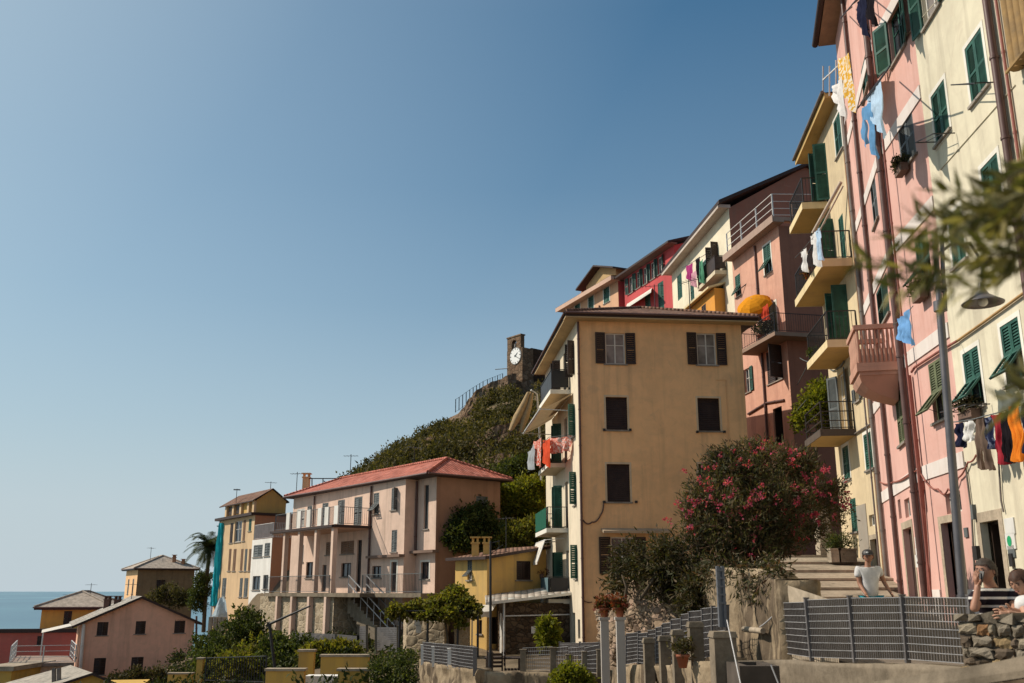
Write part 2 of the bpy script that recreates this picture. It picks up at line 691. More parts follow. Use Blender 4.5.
class Fac:
    """one wall of a house: u runs to the right as seen from outside"""

    def __init__(s, p0, p1):
        s.p0 = Vector((p0[0], p0[1], 0))
        d = Vector((p1[0] - p0[0], p1[1] - p0[1], 0))
        s.L = d.length
        s.u = d.normalized()
        s.n = Vector((s.u.y, -s.u.x, 0))
        s.rz = math.atan2(s.n.x, -s.n.y)
        s.holes = []
        s.specs = []

    def pt(s, u, z, out=0.0):
        p = s.p0 + s.u * u + s.n * out
        return Vector((p.x, p.y, z))

    def at(s, px, py, out=0.0):
        d = ray(px, py)
        k = (s.p0 + s.n * out).dot(s.n) / d.dot(s.n)
        p = d * k
        return ((p - s.p0).dot(s.u), p.z)

    def P(s, px, py, out=0.0):
        u, z = s.at(px, py, out)
        return s.pt(u, z, out)

    def quad(s, l, yl0, yl1, r, yr0, yr1):
        """left edge x, its top and bottom y; right edge x, its top and bottom y (photo survey)"""
        a, b = s.at(l, yl0), s.at(l, yl1)
        c, d = s.at(r, yr0), s.at(r, yr1)
        return ((a[0] + b[0]) / 2, (c[0] + d[0]) / 2, (b[1] + d[1]) / 2, (a[1] + c[1]) / 2)

    def rect(s, x0, y0, x1, y1):
        return s.quad(x0, y0, y1, x1, y0, y1)


LEAF = {}


def leaf_mesh(w, h, mat, pitch, mid=True):
    """louvred shutter leaf, hinge at x=0, bottom z=0, outer face towards -y"""
    key = (round(w, 2), round(h, 2), mat.name, pitch)
    if key in LEAF:
        return LEAF[key]
    w, h = key[0], key[1]
    b = MB()
    st = min(0.07, w * 0.16)
    b.bx(0, st, -.02, .02, 0, h)
    b.bx(w - st, w, -.02, .02, 0, h)
    b.bx(st, w - st, -.02, .02, 0, st)
    b.bx(st, w - st, -.02, .02, h - st, h)
    if mid and h > 1.0:
        b.bx(st, w - st, -.02, .02, h * .48 - st / 2, h * .48 + st / 2)
    n = max(3, int((h - 2 * st) / pitch))
    for i in range(n):
        z = st + (i + .5) * (h - 2 * st) / n
        if mid and h > 1.0 and abs(z - h * .48) < st * .6:
            continue
        dz = pitch * .5
        b.hexa([(st, -.016, z - dz), (w - st, -.016, z - dz), (w - st, -.008, z - dz), (st, -.008, z - dz)],
               [(st, .010, z + dz * .8), (w - st, .010, z + dz * .8), (w - st, .018, z + dz * .8), (st, .018, z + dz * .8)])
    me = b.mesh('shutter', mat)
    LEAF[key] = me
    return me


def FRAME(w, h, mat, muntin=True, depth=.12):
    key = ('fr', round(w, 2), round(h, 2), mat.name, muntin, depth)
    if key in LEAF:
        return LEAF[key]
    w, h = key[1], key[2]
    b = MB()
    t = min(.055, w * .09)
    y0, y1 = depth - .05, depth - .005
    b.bx(-w / 2, -w / 2 + t, y0, y1, 0, h)
    b.bx(w / 2 - t, w / 2, y0, y1, 0, h)
    b.bx(-w / 2 + t, w / 2 - t, y0, y1, 0, t)
    b.bx(-w / 2 + t, w / 2 - t, y0, y1, h - t, h)
    b.bx(-t / 2, t / 2, y0 - .003, y1 - .003, t, h - t)
    if muntin and h > 1.1:
        b.bx(-w / 2 + t, -t / 2, y0 + .01, y1 - .01, h * .6, h * .6 + .03)
        b.bx(t / 2, w / 2 - t, y0 + .01, y1 - .01, h * .6, h * .6 + .03)
    me = b.mesh('window', mat)
    LEAF[key] = me
    return me


def simple(key, fn, mat, name):
    k = (key, mat.name)
    if k not in LEAF:
        b = MB()
        fn(b)
        LEAF[k] = b.mesh(name, mat)
    return LEAF[k]


class House:
    def __init__(s, name, label, poly, z0, z1, wall, cat='house', group=None):
        """poly: counter-clockwise plan corners"""
        cx = sum(p[0] for p in poly) / len(poly)
        cy = sum(p[1] for p in poly) / len(poly)
        s.root = thing(name, label, cat, (cx, cy, z0), group)
        s.poly, s.z0, s.z1, s.wall = poly, z0, z1, wall
        n = len(poly)
        s.F = [Fac(poly[i], poly[(i + 1) % n]) for i in range(n)]
        s.extra = MB()
        s.pitch = .09
        s.wm = {}

    def win(s, F, q, kind='closed', sm=None, fm=None, gm=None, surround=None, sill=True, name='window', depth=.14, ang=80, **k):
        if isinstance(F, int): F = s.F[F]
        u0, u1, z0, z1 = q
        if u1 < u0: u0, u1 = u1, u0
        F.holes.append((u0, u1, z0, z1))
        s.specs = getattr(s, 'specs', [])
        s.specs.append((F, u0, u1, z0, z1, kind, sm or M_GREEN, fm or M_WHITEW, gm or M_GLASS, surround, sill, name, depth, ang, k))

    def finish(s, depth=.14, capz=True):
        mb = s.extra
        mats = [s.wall]
        for fi, F in enumerate(s.F):
            mb.cur = 0
            if fi in s.wm:
                mats.append(s.wm[fi])
                mb.cur = len(mats) - 1
            hs = [h for h in F.holes]
            us = sorted({0.0, F.L, *[min(max(h[0], 0), F.L) for h in hs], *[min(max(h[1], 0), F.L) for h in hs]})
            zs = sorted({s.z0, s.z1, *[min(max(h[2], s.z0), s.z1) for h in hs], *[min(max(h[3], s.z0), s.z1) for h in hs]})
            for i in range(len(us) - 1):
                for j in range(len(zs) - 1):
                    if us[i + 1] - us[i] < 1e-4 or zs[j + 1] - zs[j] < 1e-4: continue
                    cu, cz = (us[i] + us[i + 1]) / 2, (zs[j] + zs[j + 1]) / 2
                    if any(h[0] < cu < h[1] and h[2] < cz < h[3] for h in hs): continue
                    mb.poly(F.pt(us[i], zs[j]), F.pt(us[i + 1], zs[j]), F.pt(us[i + 1], zs[j + 1]), F.pt(us[i], zs[j + 1]))
            for (a, b, c, d) in hs:
                D = -depth
                mb.poly(F.pt(a, c), F.pt(a, d), F.pt(a, d, D), F.pt(a, c, D))
                mb.poly(F.pt(b, d), F.pt(b, c), F.pt(b, c, D), F.pt(b, d, D))
                mb.poly(F.pt(a, d), F.pt(b, d), F.pt(b, d, D), F.pt(a, d, D))
                mb.poly(F.pt(b, c), F.pt(a, c), F.pt(a, c, D), F.pt(b, c, D))
        mb.cur = 0
        if capz:
            mb.poly(*[(p[0], p[1], s.z1) for p in s.poly])
        mb.build('wall', mats, s.root)
        for sp in getattr(s, 'specs', []):
            s._win(*sp)

    def _win(s, F, u0, u1, z0, z1, kind, sm, fm, gm, surround, sill, name, depth, ang, k):
        w, h = u1 - u0, z1 - z0
        base = F.pt((u0 + u1) / 2, z0) - wl(s.root)
        if kind == 'blind':
            nm = 'window'
        W2, H2 = round(w, 2), round(h, 2)
        root = s.root
        door = name == 'door'
        if kind in ('closed', 'open', 'flap', 'glass', 'ajar', 'half'):
            fr = child(name, FRAME(w, h, fm, k.get('muntin', True), depth), root, base, F.rz)
            pm = simple(('pane', W2, H2), lambda b: b.poly((-W2 / 2 - .005, depth - .02, 0), (W2 / 2 + .005, depth - .02, 0), (W2 / 2 + .005, depth - .02, H2), (-W2 / 2 - .005, depth - .02, H2)), gm, 'pane')
            child('pane', pm, fr, (0, 0, 0))
        elif kind == 'roller':
            def f(b):
                n = int(H2 / .085)
                for i in range(n):
                    z = i * H2 / n
                    b.hexa([(-W2 / 2, .075, z), (W2 / 2, .075, z), (W2 / 2, .125, z), (-W2 / 2, .125, z)],
                           [(-W2 / 2, .11, z + H2 / n), (W2 / 2, .11, z + H2 / n), (W2 / 2, .125, z + H2 / n), (-W2 / 2, .125, z + H2 / n)])
                b.bx(-W2 / 2, W2 / 2, .05, .074, 0, .06)
            fr = child(name, simple(('roller', W2, H2), f, sm, 'window'), root, base, F.rz)
        elif kind == 'panel':     # panelled door
            def f(b):
                b.bx(-W2 / 2, W2 / 2, depth - .05, depth - .01, 0, H2)
                for sx in (-1, 1):
                    for (a, c) in ((.08, .40), (.46, .93)):
                        b.bx(sx * W2 * .07, sx * W2 * .43, depth - .065, depth - .05, H2 * a, H2 * c)
            fr = child(name, simple(('door', W2, H2, depth), f, sm, 'door'), root, base, F.rz)
            hm = simple(('handle',), lambda b: b.tube([(-.04, depth - .10, 1.0), (.05, depth - .10, 1.0)], .014, 6), M_FENCEL, 'handle')
            child('handle', hm, fr, (W2 * .08, 0, 0))
        elif kind == 'dark':      # open doorway seen from outside
            def f(b):
                b.bx(-W2 / 2, W2 / 2, depth + .5, depth + .52, 0, H2)
                b.bx(-W2 / 2, -W2 / 2 + .05, depth - .06, depth + .5, 0, H2)
                b.bx(W2 / 2 - .05, W2 / 2, depth - .06, depth + .5, 0, H2)
                b.bx(-W2 / 2 + .05, W2 / 2 - .05, depth - .06, depth + .5, H2 - .05, H2)
            fr = child(name, simple(('dark', W2, H2, depth), f, sm, 'door'), root, base, F.rz)
        P = s.pitch
        if kind in ('closed', 'ajar', 'half'):
            lw = w / 2 - .006
            me = leaf_mesh(lw, h - .02, sm, P)
            a = R(ang) if kind == 'ajar' else 0.0
            child('shutter', me, fr, (-round(w, 2) / 2 + .004, .02, .01), -a)
            c = child('shutter', me, fr, (round(w, 2) / 2 - .004, .02, .01), PI + (0 if kind == 'half' else a))
            if kind == 'half':
                c.rotation_euler = (0, 0, PI + R(105))
        elif kind == 'open':
            lw = w / 2
            me = leaf_mesh(lw, h, sm, P)
            child('shutter', me, fr, (-w / 2 - .02, -.035, 0), PI + R(k.get('a1', 4)))
            child('shutter', me, fr, (w / 2 + .02, -.035, 0), -R(k.get('a2', 4)))
        elif kind == 'flap':
            lw = w / 2 - .004
            uh = h * .52
            me = leaf_mesh(lw, uh, sm, P, False)
            lo = leaf_mesh(lw - .02, h * .46, sm, P, False)
            for sx in (-1, 1):
                child('shutter', me, fr, (-w / 2 + .004 if sx < 0 else .002, .02, h - uh), 0)
                child('shutter', lo, fr, (-w / 2 + .014 if sx < 0 else .012, .0, h - uh), rot=(R(180 - k.get('flap', 42)), 0, 0))
            br = simple(('stay', H2), lambda b: b.tube([(0, .02, H2 * .12), (0, -.26, H2 * .2)], .008, 5), M_IRON, 'stay')
            child('stay', br, fr, (0, 0, 0))
        if sill and not door:
            def f(b):
                b.bx(-W2 / 2 - .09, W2 / 2 + .09, -.07, -.003, -.06, -.001)
                b.bx(-W2 / 2 + .002, W2 / 2 - .002, -.003, .03, -.05, .006)
            child('sill', simple(('sill', W2), f, M_SILL, 'sill'), fr, (0, 0, 0))
        if surround:
            t = k.get('st', .11)

            def f(b):
                y0, y1 = -.012, .004
                b.bx(-W2 / 2 - t, -W2 / 2, y0, y1, 0, H2)
                b.bx(W2 / 2, W2 / 2 + t, y0, y1, 0, H2)
                b.bx(-W2 / 2 - t, W2 / 2 + t, y0, y1, H2, H2 + t)
                if not door:
                    b.bx(-W2 / 2 - t, W2 / 2 + t, y0, y1 - .001, -t * .9, -.0605)
            child('surround', simple(('sur', W2, H2, t, door), f, surround, 'surround'), fr, (0, 0, 0))
        return fr

    # --- add-ons
    def pipe(s, pts, r=.05, mat=None, seg=8, name='drainpipe', brackets=True):
        mb = MB()
        mb.tube(pts, r, seg)
        if brackets:
            for i in range(len(pts) - 1):
                a, b = Vector(pts[i]), Vector(pts[i + 1])
                n = int((b - a).length / 1.6)
                for q in range(n):
                    p = a.lerp(b, (q + .5) / n)
                    d = (b - a).normalized() * .025
                    mb.tube([p - d, p + d], r * 1.22, seg)
        return mb.build(name, mat or M_PIPE, s.root)

    def band(s, F, u0, u1, z0, z1, mat, out=.03, name='string_course'):
        if isinstance(F, int): F = s.F[F]
        mb = MB()
        mb.hexa([F.pt(u0, z0, .002), F.pt(u1, z0, .002), F.pt(u1, z0, out), F.pt(u0, z0, out)],
                [F.pt(u0, z1, .002), F.pt(u1, z1, .002), F.pt(u1, z1, out), F.pt(u0, z1, out)])
        return mb.build(name, mat, s.root)

    def balcony(s, F, u0, u1, z, out, thick=.14, slab=None, rail='bars', rm=None, rh=1.0, sp=.11, brackets=0, edge=None):
        if isinstance(F, int): F = s.F[F]
        mb = MB()

        def box(u0, u1, o0, o1, z0, z1, m):
            m.hexa([F.pt(u0, z0, o1), F.pt(u1, z0, o1), F.pt(u1, z0, o0), F.pt(u0, z0, o0)],
                   [F.pt(u0, z1, o1), F.pt(u1, z1, o1), F.pt(u1, z1, o0), F.pt(u0, z1, o0)])
        box(u0, u1, .003, out, z - thick, z, mb)
        for i in range(brackets):
            u = u0 + (i + .5) * (u1 - u0) / brackets
            mb.hexa([F.pt(u - .08, z - thick - .45, .003), F.pt(u + .08, z - thick - .45, .003), F.pt(u + .08, z - thick - .38, .003), F.pt(u - .08, z - thick - .38, .003)],
                    [F.pt(u - .08, z - thick - .003, out * .85), F.pt(u + .08, z - thick - .003, out * .85), F.pt(u + .08, z - thick - .003, .003), F.pt(u - .08, z - thick - .003, .003)])
        sl = mb.build('balcony', slab or M_SOFFIT, s.root)
        if edge:
            e = MB()
            box(u0 - .02, u1 + .02, out + .002, out + .03, z - thick - .01, z + .02, e)
            box(u0 - .03, u0 - .002, .003, out + .03, z - thick - .01, z + .02, e)
            box(u1 + .002, u1 + .03, .003, out + .03, z - thick - .01, z + .02, e)
            ed = e.build('edging', edge, s.root)
            ed.parent = sl
        r = MB()
        o = out - .05
        path = [F.pt(u0 + .05, z, .02), F.pt(u0 + .05, z, o), F.pt(u1 - .05, z, o), F.pt(u1 - .05, z, .02)]
        railing(r, path, rh, sp, rail)
        rl = r.build('railing', rm or M_IRON, s.root)
        rl.parent = sl
        return sl


def railing(r, path, h=1.0, sp=.11, kind='bars', post=.04, bar=.014, rails=None):
    for i in range(len(path) - 1):
        a, b = Vector(path[i]), Vector(path[i + 1])
        L = (b - a).length
        if L < .05: continue
        up = Vector((0, 0, h))
        r.bar(a + up, b + up, .045, .03)
        r.bar(a + Vector((0, 0, .08)), b + Vector((0, 0, .08)), .025, .025)
        r.bar(a, a + up, post, post, up=(1, 0, 0))
        if i == len(path) - 2:
            r.bar(b, b + up, post, post, up=(1, 0, 0))
        if kind == 'bars':
            n = max(1, int(L / sp))
            for q in range(1, n):
                p = a.lerp(b, q / n)
                r.bar(p + Vector((0, 0, .08)), p + up, bar, bar, up=(1, 0, 0))
        elif kind == 'panel':
            d = Vector((0, 0, .12))
            e = (b - a).normalized() * .04
            r.hexa([a + e + d, b - e + d, b - e + d + Vector((.004, .004, 0)), a + e + d + Vector((.004, .004, 0))],
                   [a + e + up * .96, b - e + up * .96, b - e + up * .96 + Vector((.004, .004, 0)), a + e + up * .96 + Vector((.004, .004, 0))])
        elif kind == 'rails':
            for z in (rails or (.33, .66)):
                r.bar(a + up * z, b + up * z, .03, .03)
            n = max(1, int(L / 1.6))
            for q in range(1, n):
                p = a.lerp(b, q / n)
                r.bar(p, p + up, post, post, up=(1, 0, 0))
        elif kind == 'glassrail':
            n = max(1, int(L / 1.2))
            for q in range(1, n):
                p = a.lerp(b, q / n)
                r.bar(p, p + up, post, post, up=(1, 0, 0))
            m = max(1, int(L / .13))
            for q in range(1, m):
                p = a.lerp(b, q / m)
                r.bar(p + Vector((0, 0, .08)), p + up, .03, .008, up=(1, 0, 0))


def hip_roof(root, c, z, h, over, mat, ridge=None, thick=.12, fascia=None, gutter=True, name='roof'):
    """c: four plan corners counter-clockwise; ridge: fraction pair along the long axis or None = pyramid"""
    cc = [Vector((p[0], p[1], 0)) for p in c]
    m = sum(cc, Vector()) / 4
    e = []
    for i in range(4):
        a = (cc[i] - cc[i - 1]).normalized()
        b = (cc[i] - cc[(i + 1) % 4]).normalized()
        e.append(cc[i] + (a + b) * over)
    L0, L1 = (cc[1] - cc[0]).length, (cc[2] - cc[1]).length
    if L0 >= L1:
        a, b = (e[3] + e[0]) / 2, (e[1] + e[2]) / 2
        half = min(.5, (L1 / 2) / L0) if ridge is None else ridge
        r0, r1 = a.lerp(b, half), a.lerp(b, 1 - half)
        ends = [(3, 0, r0), (1, 2, r1)]
        sides = [(0, 1, r0, r1), (2, 3, r1, r0)]
    else:
        a, b = (e[0] + e[1]) / 2, (e[2] + e[3]) / 2
        half = min(.5, (L0 / 2) / L1) if ridge is None else ridge
        r0, r1 = a.lerp(b, half), a.lerp(b, 1 - half)
        ends = [(0, 1, r0), (2, 3, r1)]
        sides = [(1, 2, r0, r1), (3, 0, r1, r0)]
    Z = lambda v, q: Vector((v.x, v.y, q))
    mb = MB()
    for (i, j, r) in ends:
        if half > 0.001:
            mb.poly(Z(e[i], z), Z(e[j], z), Z(r, z + h))
        else:
            mb.cur = 1
            mb.poly(Z(e[i], z), Z(e[j], z), Z(r, z + h))
            mb.cur = 0
    for (i, j, a, b) in sides:
        mb.poly(Z(e[i], z), Z(e[j], z), Z(b, z + h), Z(a, z + h))
    # soffit and fascia
    mb.cur = 1
    mb.poly(*[Z(p, z - thick) for p in e[::-1]])
    for i in range(4):
        j = (i + 1) % 4
        mb.poly(Z(e[i], z - thick), Z(e[j], z - thick), Z(e[j], z - .001), Z(e[i], z - .001))
    ro = mb.build(name, [mat, fascia or M_FASCIA], root)
    cap = MB()
    for i, r in ((ends[0][0], r0), (ends[0][1], r0), (ends[1][0], r1), (ends[1][1], r1)):
        cap.tube([Z(e[i], z + .03), Z(r, z + h + .03)], .09, 6)
    if (r1 - r0).length > .1:
        cap.tube([Z(r0, z + h + .03), Z(r1, z + h + .03)], .1, 6)
    q = cap.build('ridge_tiles', mat, root)
    q.parent = ro
    if gutter:
        g = MB()
        for i in range(4):
            a, b = e[i], e[(i + 1) % 4]
            nn = Vector(((b - a).y, -(b - a).x, 0)).normalized() * .055
            g.tube([Z(a + nn, z - .06), Z(b + nn, z - .06)], .06, 6)
        q = g.build('gutter', M_PIPE, root)
        q.parent = ro
    return ro


def slab_roof(root, pts, thick, mat, fascia=None, name='roof'):
    """a sloping roof plane given by 3-D corners (counter-clockwise from above)"""
    mb = MB()
    pts = [Vector(p) for p in pts]
    mb.poly(*pts)
    mb.cur = 1
    dn = Vector((0, 0, -thick))
    mb.poly(*[p + dn for p in pts[::-1]])
    for i in range(len(pts)):
        a, b = pts[i], pts[(i + 1) % len(pts)]
        mb.poly(a + dn, b + dn, b, a)
    return mb.build(name, [mat, fascia or M_FASCIA], root)


def chimney(root, p, w, h, mat, pots=2):
    mb = MB()
    x, y, z = p
    mb.bx(x - w / 2, x + w / 2, y - w / 2, y + w / 2, z - .3, z + h)
    mb.bx(x - w / 2 - .05, x + w / 2 + .05, y - w / 2 - .05, y + w / 2 + .05, z + h + .001, z + h + .08)
    for sx in (-1, 1):
        for sy in (-1, 1):
            mb.bx(x + sx * (w / 2 - .06) - .05, x + sx * (w / 2 - .06) + .05, y + sy * (w / 2 - .06) - .05, y + sy * (w / 2 - .06) + .05, z + h + .081, z + h + .28)
    mb.bx(x - w / 2 - .08, x + w / 2 + .08, y - w / 2 - .08, y + w / 2 + .08, z + h + .281, z + h + .34)
    return mb.build('chimney', mat, root)


def cable(root_or_none, pts, r=.012, sag=.0, mat=None, name='cable', label=None, cat='cable', group=None):
    out = []
    for i in range(len(pts) - 1):
        a, b = Vector(pts[i]), Vector(pts[i + 1])
        for q in range(9):
            t = q / 8
            if i and q == 0: continue
            out.append(a.lerp(b, t) - Vector((0, 0, 4 * sag * t * (1 - t))))
    mb = MB()
    mb.tube(out, r, 5)
    o = mb.build(name, mat or M_IRON, root_or_none)
    if root_or_none is None:
        tag(o, label, cat, group)
    return o
# ================================================================== the tall row on the right
P_NY = plaster('cream_yellow_plaster', (0.64, 0.575, 0.43), 0.8)
P_PINK = plaster('rose_plaster', (0.60, 0.36, 0.305), 0.85, (0.30, 0.12, 0.09))
P_BB = plaster('straw_plaster', (0.60, 0.475, 0.30), 0.8)
P_SALM = plaster('salmon_plaster', (0.58, 0.32, 0.23), 0.8, (0.16, 0.06, 0.05))
P_WHT = plaster('ivory_plaster', (0.72, 0.63, 0.47), 0.5)
P_RED = plaster('crimson_plaster', (0.50, 0.085, 0.085), 0.4, (0.18, 0.04, 0.04))
P_PEACH = plaster('peach_plaster', (0.62, 0.36, 0.22), 0.5)
P_ORG = plaster('orange_plaster', (0.62, 0.27, 0.05), 0.5)
P_BAND = plaster('white_band', (0.64, 0.575, 0.53), 1.0, (0.35, 0.26, 0.22))
P_GREYB = plaster('grey_render', (0.32, 0.28, 0.23), 0.9)
T_RED = roof_tiles('red_tiles', (0.50, 0.165, 0.115))
T_OLD = roof_tiles('old_tiles', (0.23, 0.125, 0.085))
T_GREY = roof_tiles('grey_slates', (0.42, 0.36, 0.30), 0.3, 0.3)

# ------------------------------------------------ near cream-yellow house
ny = House('tenement_house', 'tall cream yellow house at the right edge with green flap shutters and a washing line', [(9.6, 20.35), (8.2, 2.6), (20, 2.0), (20, 20.35)], -2.0, 17.5, P_NY, 'house', 'tall houses of the right hand row')
ny.pitch = .055
F = ny.F[0]
SUR = dict(surround=M_PALE, st=.10)
ny.win(F, F.quad(934, 94, 151, 947, 73, 131), 'closed', M_GREEN, **SUR)
ny.win(F, F.quad(968.5, 44, 109, 985, 21, 91), 'closed', M_GREEN, **SUR)
ny.win(F, F.quad(951, 215, 272, 963.5, 202, 260), 'closed', M_GREEN, **SUR)
ny.win(F, F.quad(984, 166, 222, 1000.5, 148, 206), 'closed', M_GREEN, **SUR)
ny.win(F, F.quad(966, 352, 412, 981.5, 343, 406), 'flap', M_GREEN, M_GREEN, flap=40, **SUR)
ny.win(F, F.quad(1004, 326, 388, 1022, 313, 379), 'flap', M_GREEN, M_GREEN, flap=38, **SUR)
ny.win(F, F.quad(921, -42, 36, 936, -68, 10), 'open', M_GREEN, M_WHITEW, gm=M_GLASSL, a1=8, a2=10)
ny.win(F, F.quad(985.5, 521, 612, 1004.5, 519, 616), 'dark', M_DARKW, name='door', surround=M_STONE, st=.2, depth=.25)
# unseen windows farther along the wall
for (u, zz) in ((7.6, 9.6), (7.6, 6.4), (7.6, 3.2), (10.6, 9.6), (10.6, 6.4), (10.6, 3.2)):
    ny.win(F, (u, u + 1.0, zz, zz + 1.5), 'closed', M_GREEN, **SUR)
ny.finish()
uz = lambda F, x, y, o: F.P(x, y, o)
u, z = F.at(989, 0)
pu = F.at(1003.5, 85)[0]
ny.pipe([F.pt(pu, 17.2, .1), F.pt(pu, 9.0, .1), F.pt(pu, 5.6, .1), F.pt(pu, 4.3, .1)], .075)
ny.pipe([F.pt(pu + .28, 17.2, .05), F.pt(pu + .28, 4.0, .05)], .03, M_PIPER)
# ochre strip: roll-down reed blind beside the pipe
bl = MB()
bu = F.at(1019, 40)[0]
for i in range(9):
    a = bu + .02 + i * .22
    bl.tube([F.pt(a, 15.5, .12), F.pt(a, 9.1, .12)], .115, 8)
for zz in (15.5, 12.2, 9.1):
    bl.bar(F.pt(bu - .12, zz, .25), F.pt(bu + 1.95, zz, .25), .04, .05)
bl.build('reed_blind', paint('reed', (0.30, 0.185, 0.075), 0.8, 0.45), ny.root)
# ledge pipe and cables climbing across the facade
ny.pipe([F.P(957, 341, .05), F.P(986, 320.5, .05), F.P(1006, 306, .05), F.P(1040, 281, .05)], .028, paint('ochre_pipe', (0.38, 0.22, 0.08), .6), name='conduit')
ny.pipe([F.P(965, 462, .04), F.P(971.5, 512, .04), F.P(976, 600, .04)], .022, M_PIPEG, name='conduit')
ny.pipe([F.P(998, 452, .04), F.P(1001, 500, .04), F.P(1003.5, 512, .04)], .02, M_PIPEG, name='conduit')
for (a, b) in (((940, 170), (1015, 85)), ((906, 36), (955, -20))):
    ny.pipe([F.P(*a, .015), F.P(*b, .015)], .010, P_NY, name='conduit', brackets=False)
# small drying rails under the windows, thin iron brackets
for (x0, y0, x1, y1) in ((974, 84, 1000, 82), (936, 142, 955, 133), (962, 412, 990, 404)):
    mb = MB()
    a, b = F.P(x0, y0, .03), F.P(x1, y1, .03)
    for q in (a, b):
        mb.bar(q, q + F.n * .45, .02)
    mb.bar(a + F.n * .45, b + F.n * .45, .02)
    mb.bar(a + F.n * .25, b + F.n * .25, .012)
    mb.build('drying_rack', M_IRON, ny.root)
# plates beside the door (white, white with a green disc, small grey, dark intercom)
mb = MB()
u0, z0 = F.at(1010.5, 526)
pl = lambda F, u, z, w, h, o=.02: [F.pt(u - w / 2, z - h / 2, o), F.pt(u + w / 2, z - h / 2, o), F.pt(u + w / 2, z + h / 2, o), F.pt(u - w / 2, z + h / 2, o)]


def plate(F, px, py, w, h, mat, name, root, o=.025):
    u, z = F.at(px, py)
    mb = MB()
    mb.hexa(pl(F, u, z, w, h, .003)[:2] + pl(F, u, z, w, h, o)[1::-1], pl(F, u, z, w, h, .003)[3:1:-1] + pl(F, u, z, w, h, o)[2:])
    return mb.build(name, mat, root)


M_PLATE = paint('enamel_plate', (0.66, 0.64, 0.60), 0.35, 0.1)
plate(F, 1010.5, 526, .42, .30, M_PLATE, 'plate', ny.root)
pg = plate(F, 1011.5, 541, .42, .30, M_PLATE, 'plate', ny.root)
tag(pg, 'white plate with a green disc beside the doorway')
u, z = F.at(1010.8, 541)
mb = MB()
cc = F.pt(u, z, .03)
mb.add([cc] + [cc + F.u * .10 * math.cos(a * PI / 8) + Vector((0, 0, .10 * math.sin(a * PI / 8))) for a in range(16)], [(0, i + 1, (i + 1) % 16 + 1) for i in range(16)])
d = mb.build('green_disc', paint('sign_green', (0.02, 0.32, 0.13), .4), ny.root)
d.parent = pg
plate(F, 1012.5, 551.5, .30, .22, M_GREY, 'plate', ny.root)
plate(F, 1013, 560, .16, .24, M_IRON, 'intercom', ny.root, .05)
plate(F, 979, 553, .22, .28, M_IRON, 'letterbox', ny.root, .09)
plate(F, 975.5, 512, .12, .3, M_GREY, 'meter_box', ny.root, .08)

# ------------------------------------------------ rose house (two wall planes)
rp = House('tenement_house', 'tall rose pink house with white bands and brown drainpipes right of the balcony house', [(11.29, 29.8), (9.86, 23.6), (9.6, 20.352), (20, 20.352), (20, 29.8)], -2.0, 18.6, P_PINK, 'house', 'tall houses of the right hand row')
rp.pitch = .055
PL, PRr = rp.F[0], rp.F[1]
G = PRr
rp.win(G, G.quad(899, 117, 170, 914.5, 107, 163), 'closed', M_GREY, M_GREY)
rp.win(G, G.quad(917, 237, 293, 930, 227, 288), 'flap', M_GREEN, M_GREEN, flap=40)
rp.win(G, G.quad(931, 362, 424, 943.5, 356, 420), 'flap', M_OLIVE, M_OLIVE, flap=40)
rp.win(G, G.quad(890, 15, 70, 903, -8, 50), 'open', M_GREEN, M_GREEN, a1=22, a2=14)
rp.win(G, G.quad(945.5, 522, 606, 963, 520, 610), 'dark', M_DARKW, name='door', surround=M_STONE, st=.16, depth=.25)
rp.win(G, G.quad(946, 494, 514, 961, 490, 512), 'glass', sill=False, muntin=False)
G = PL
rp.win(G, G.quad(906.5, 528, 600, 915.5, 525, 605), 'panel', M_BROWN, name='door', surround=M_STONE, st=.18, depth=.2)
rp.win(G, G.quad(905, 500, 519, 910, 496, 516), 'glass', sill=False, muntin=False)
rp.win(G, G.quad(877.5, 286, 330, 888.5, 272, 320), 'closed', M_GREEND, M_GREY)
rp.win(G, G.quad(871.8, 176, 232, 876.8, 166, 226), 'closed', M_GREY, M_GREY)
rp.win(G, G.quad(897, 392, 448, 903.5, 386, 444), 'closed', M_OLIVE, M_GREY)
rp.win(G, G.quad(862, 62, 104, 868, 48, 94), 'closed', M_GREEN, M_GREEN)
rp.win(G, G.quad(898.5, 500, 520, 901, 498, 518), 'glass', sill=False, muntin=False)
rp.finish()
for zc in (2.7, 5.4, 8.55, 11.35, 14.4):
    rp.band(PL, 0.02, PL.L - .001, zc - .16, zc + .16, P_BAND, .03)
    if zc != 5.4:
        rp.band(PRr, .001, PRr.L - .005, zc - .17, zc + .17, P_BAND, .03)
    else:
        rp.band(PRr, .001, PRr.L - .005, zc - .02, zc + .32, P_BAND, .03)
# white socle
rp.band(PRr, .001, .95, -2, .02, P_BAND, .02, 'socle')
rp.band(PRr, 2.05, 3.2, -2, .02, P_BAND, .02, 'socle')
G = PL


def pipe_px(h, G, a, b, r, mat, ztop=None, zbot=None, out=.08, name='drainpipe'):
    ua, za = G.at(*a, out)
    ub, zb = G.at(*b, out)
    u = (ua + ub) / 2
    return h.pipe([G.pt(u, ztop if ztop is not None else za, out), G.pt(u, zbot if zbot is not None else zb, out)], r, mat, name=name)


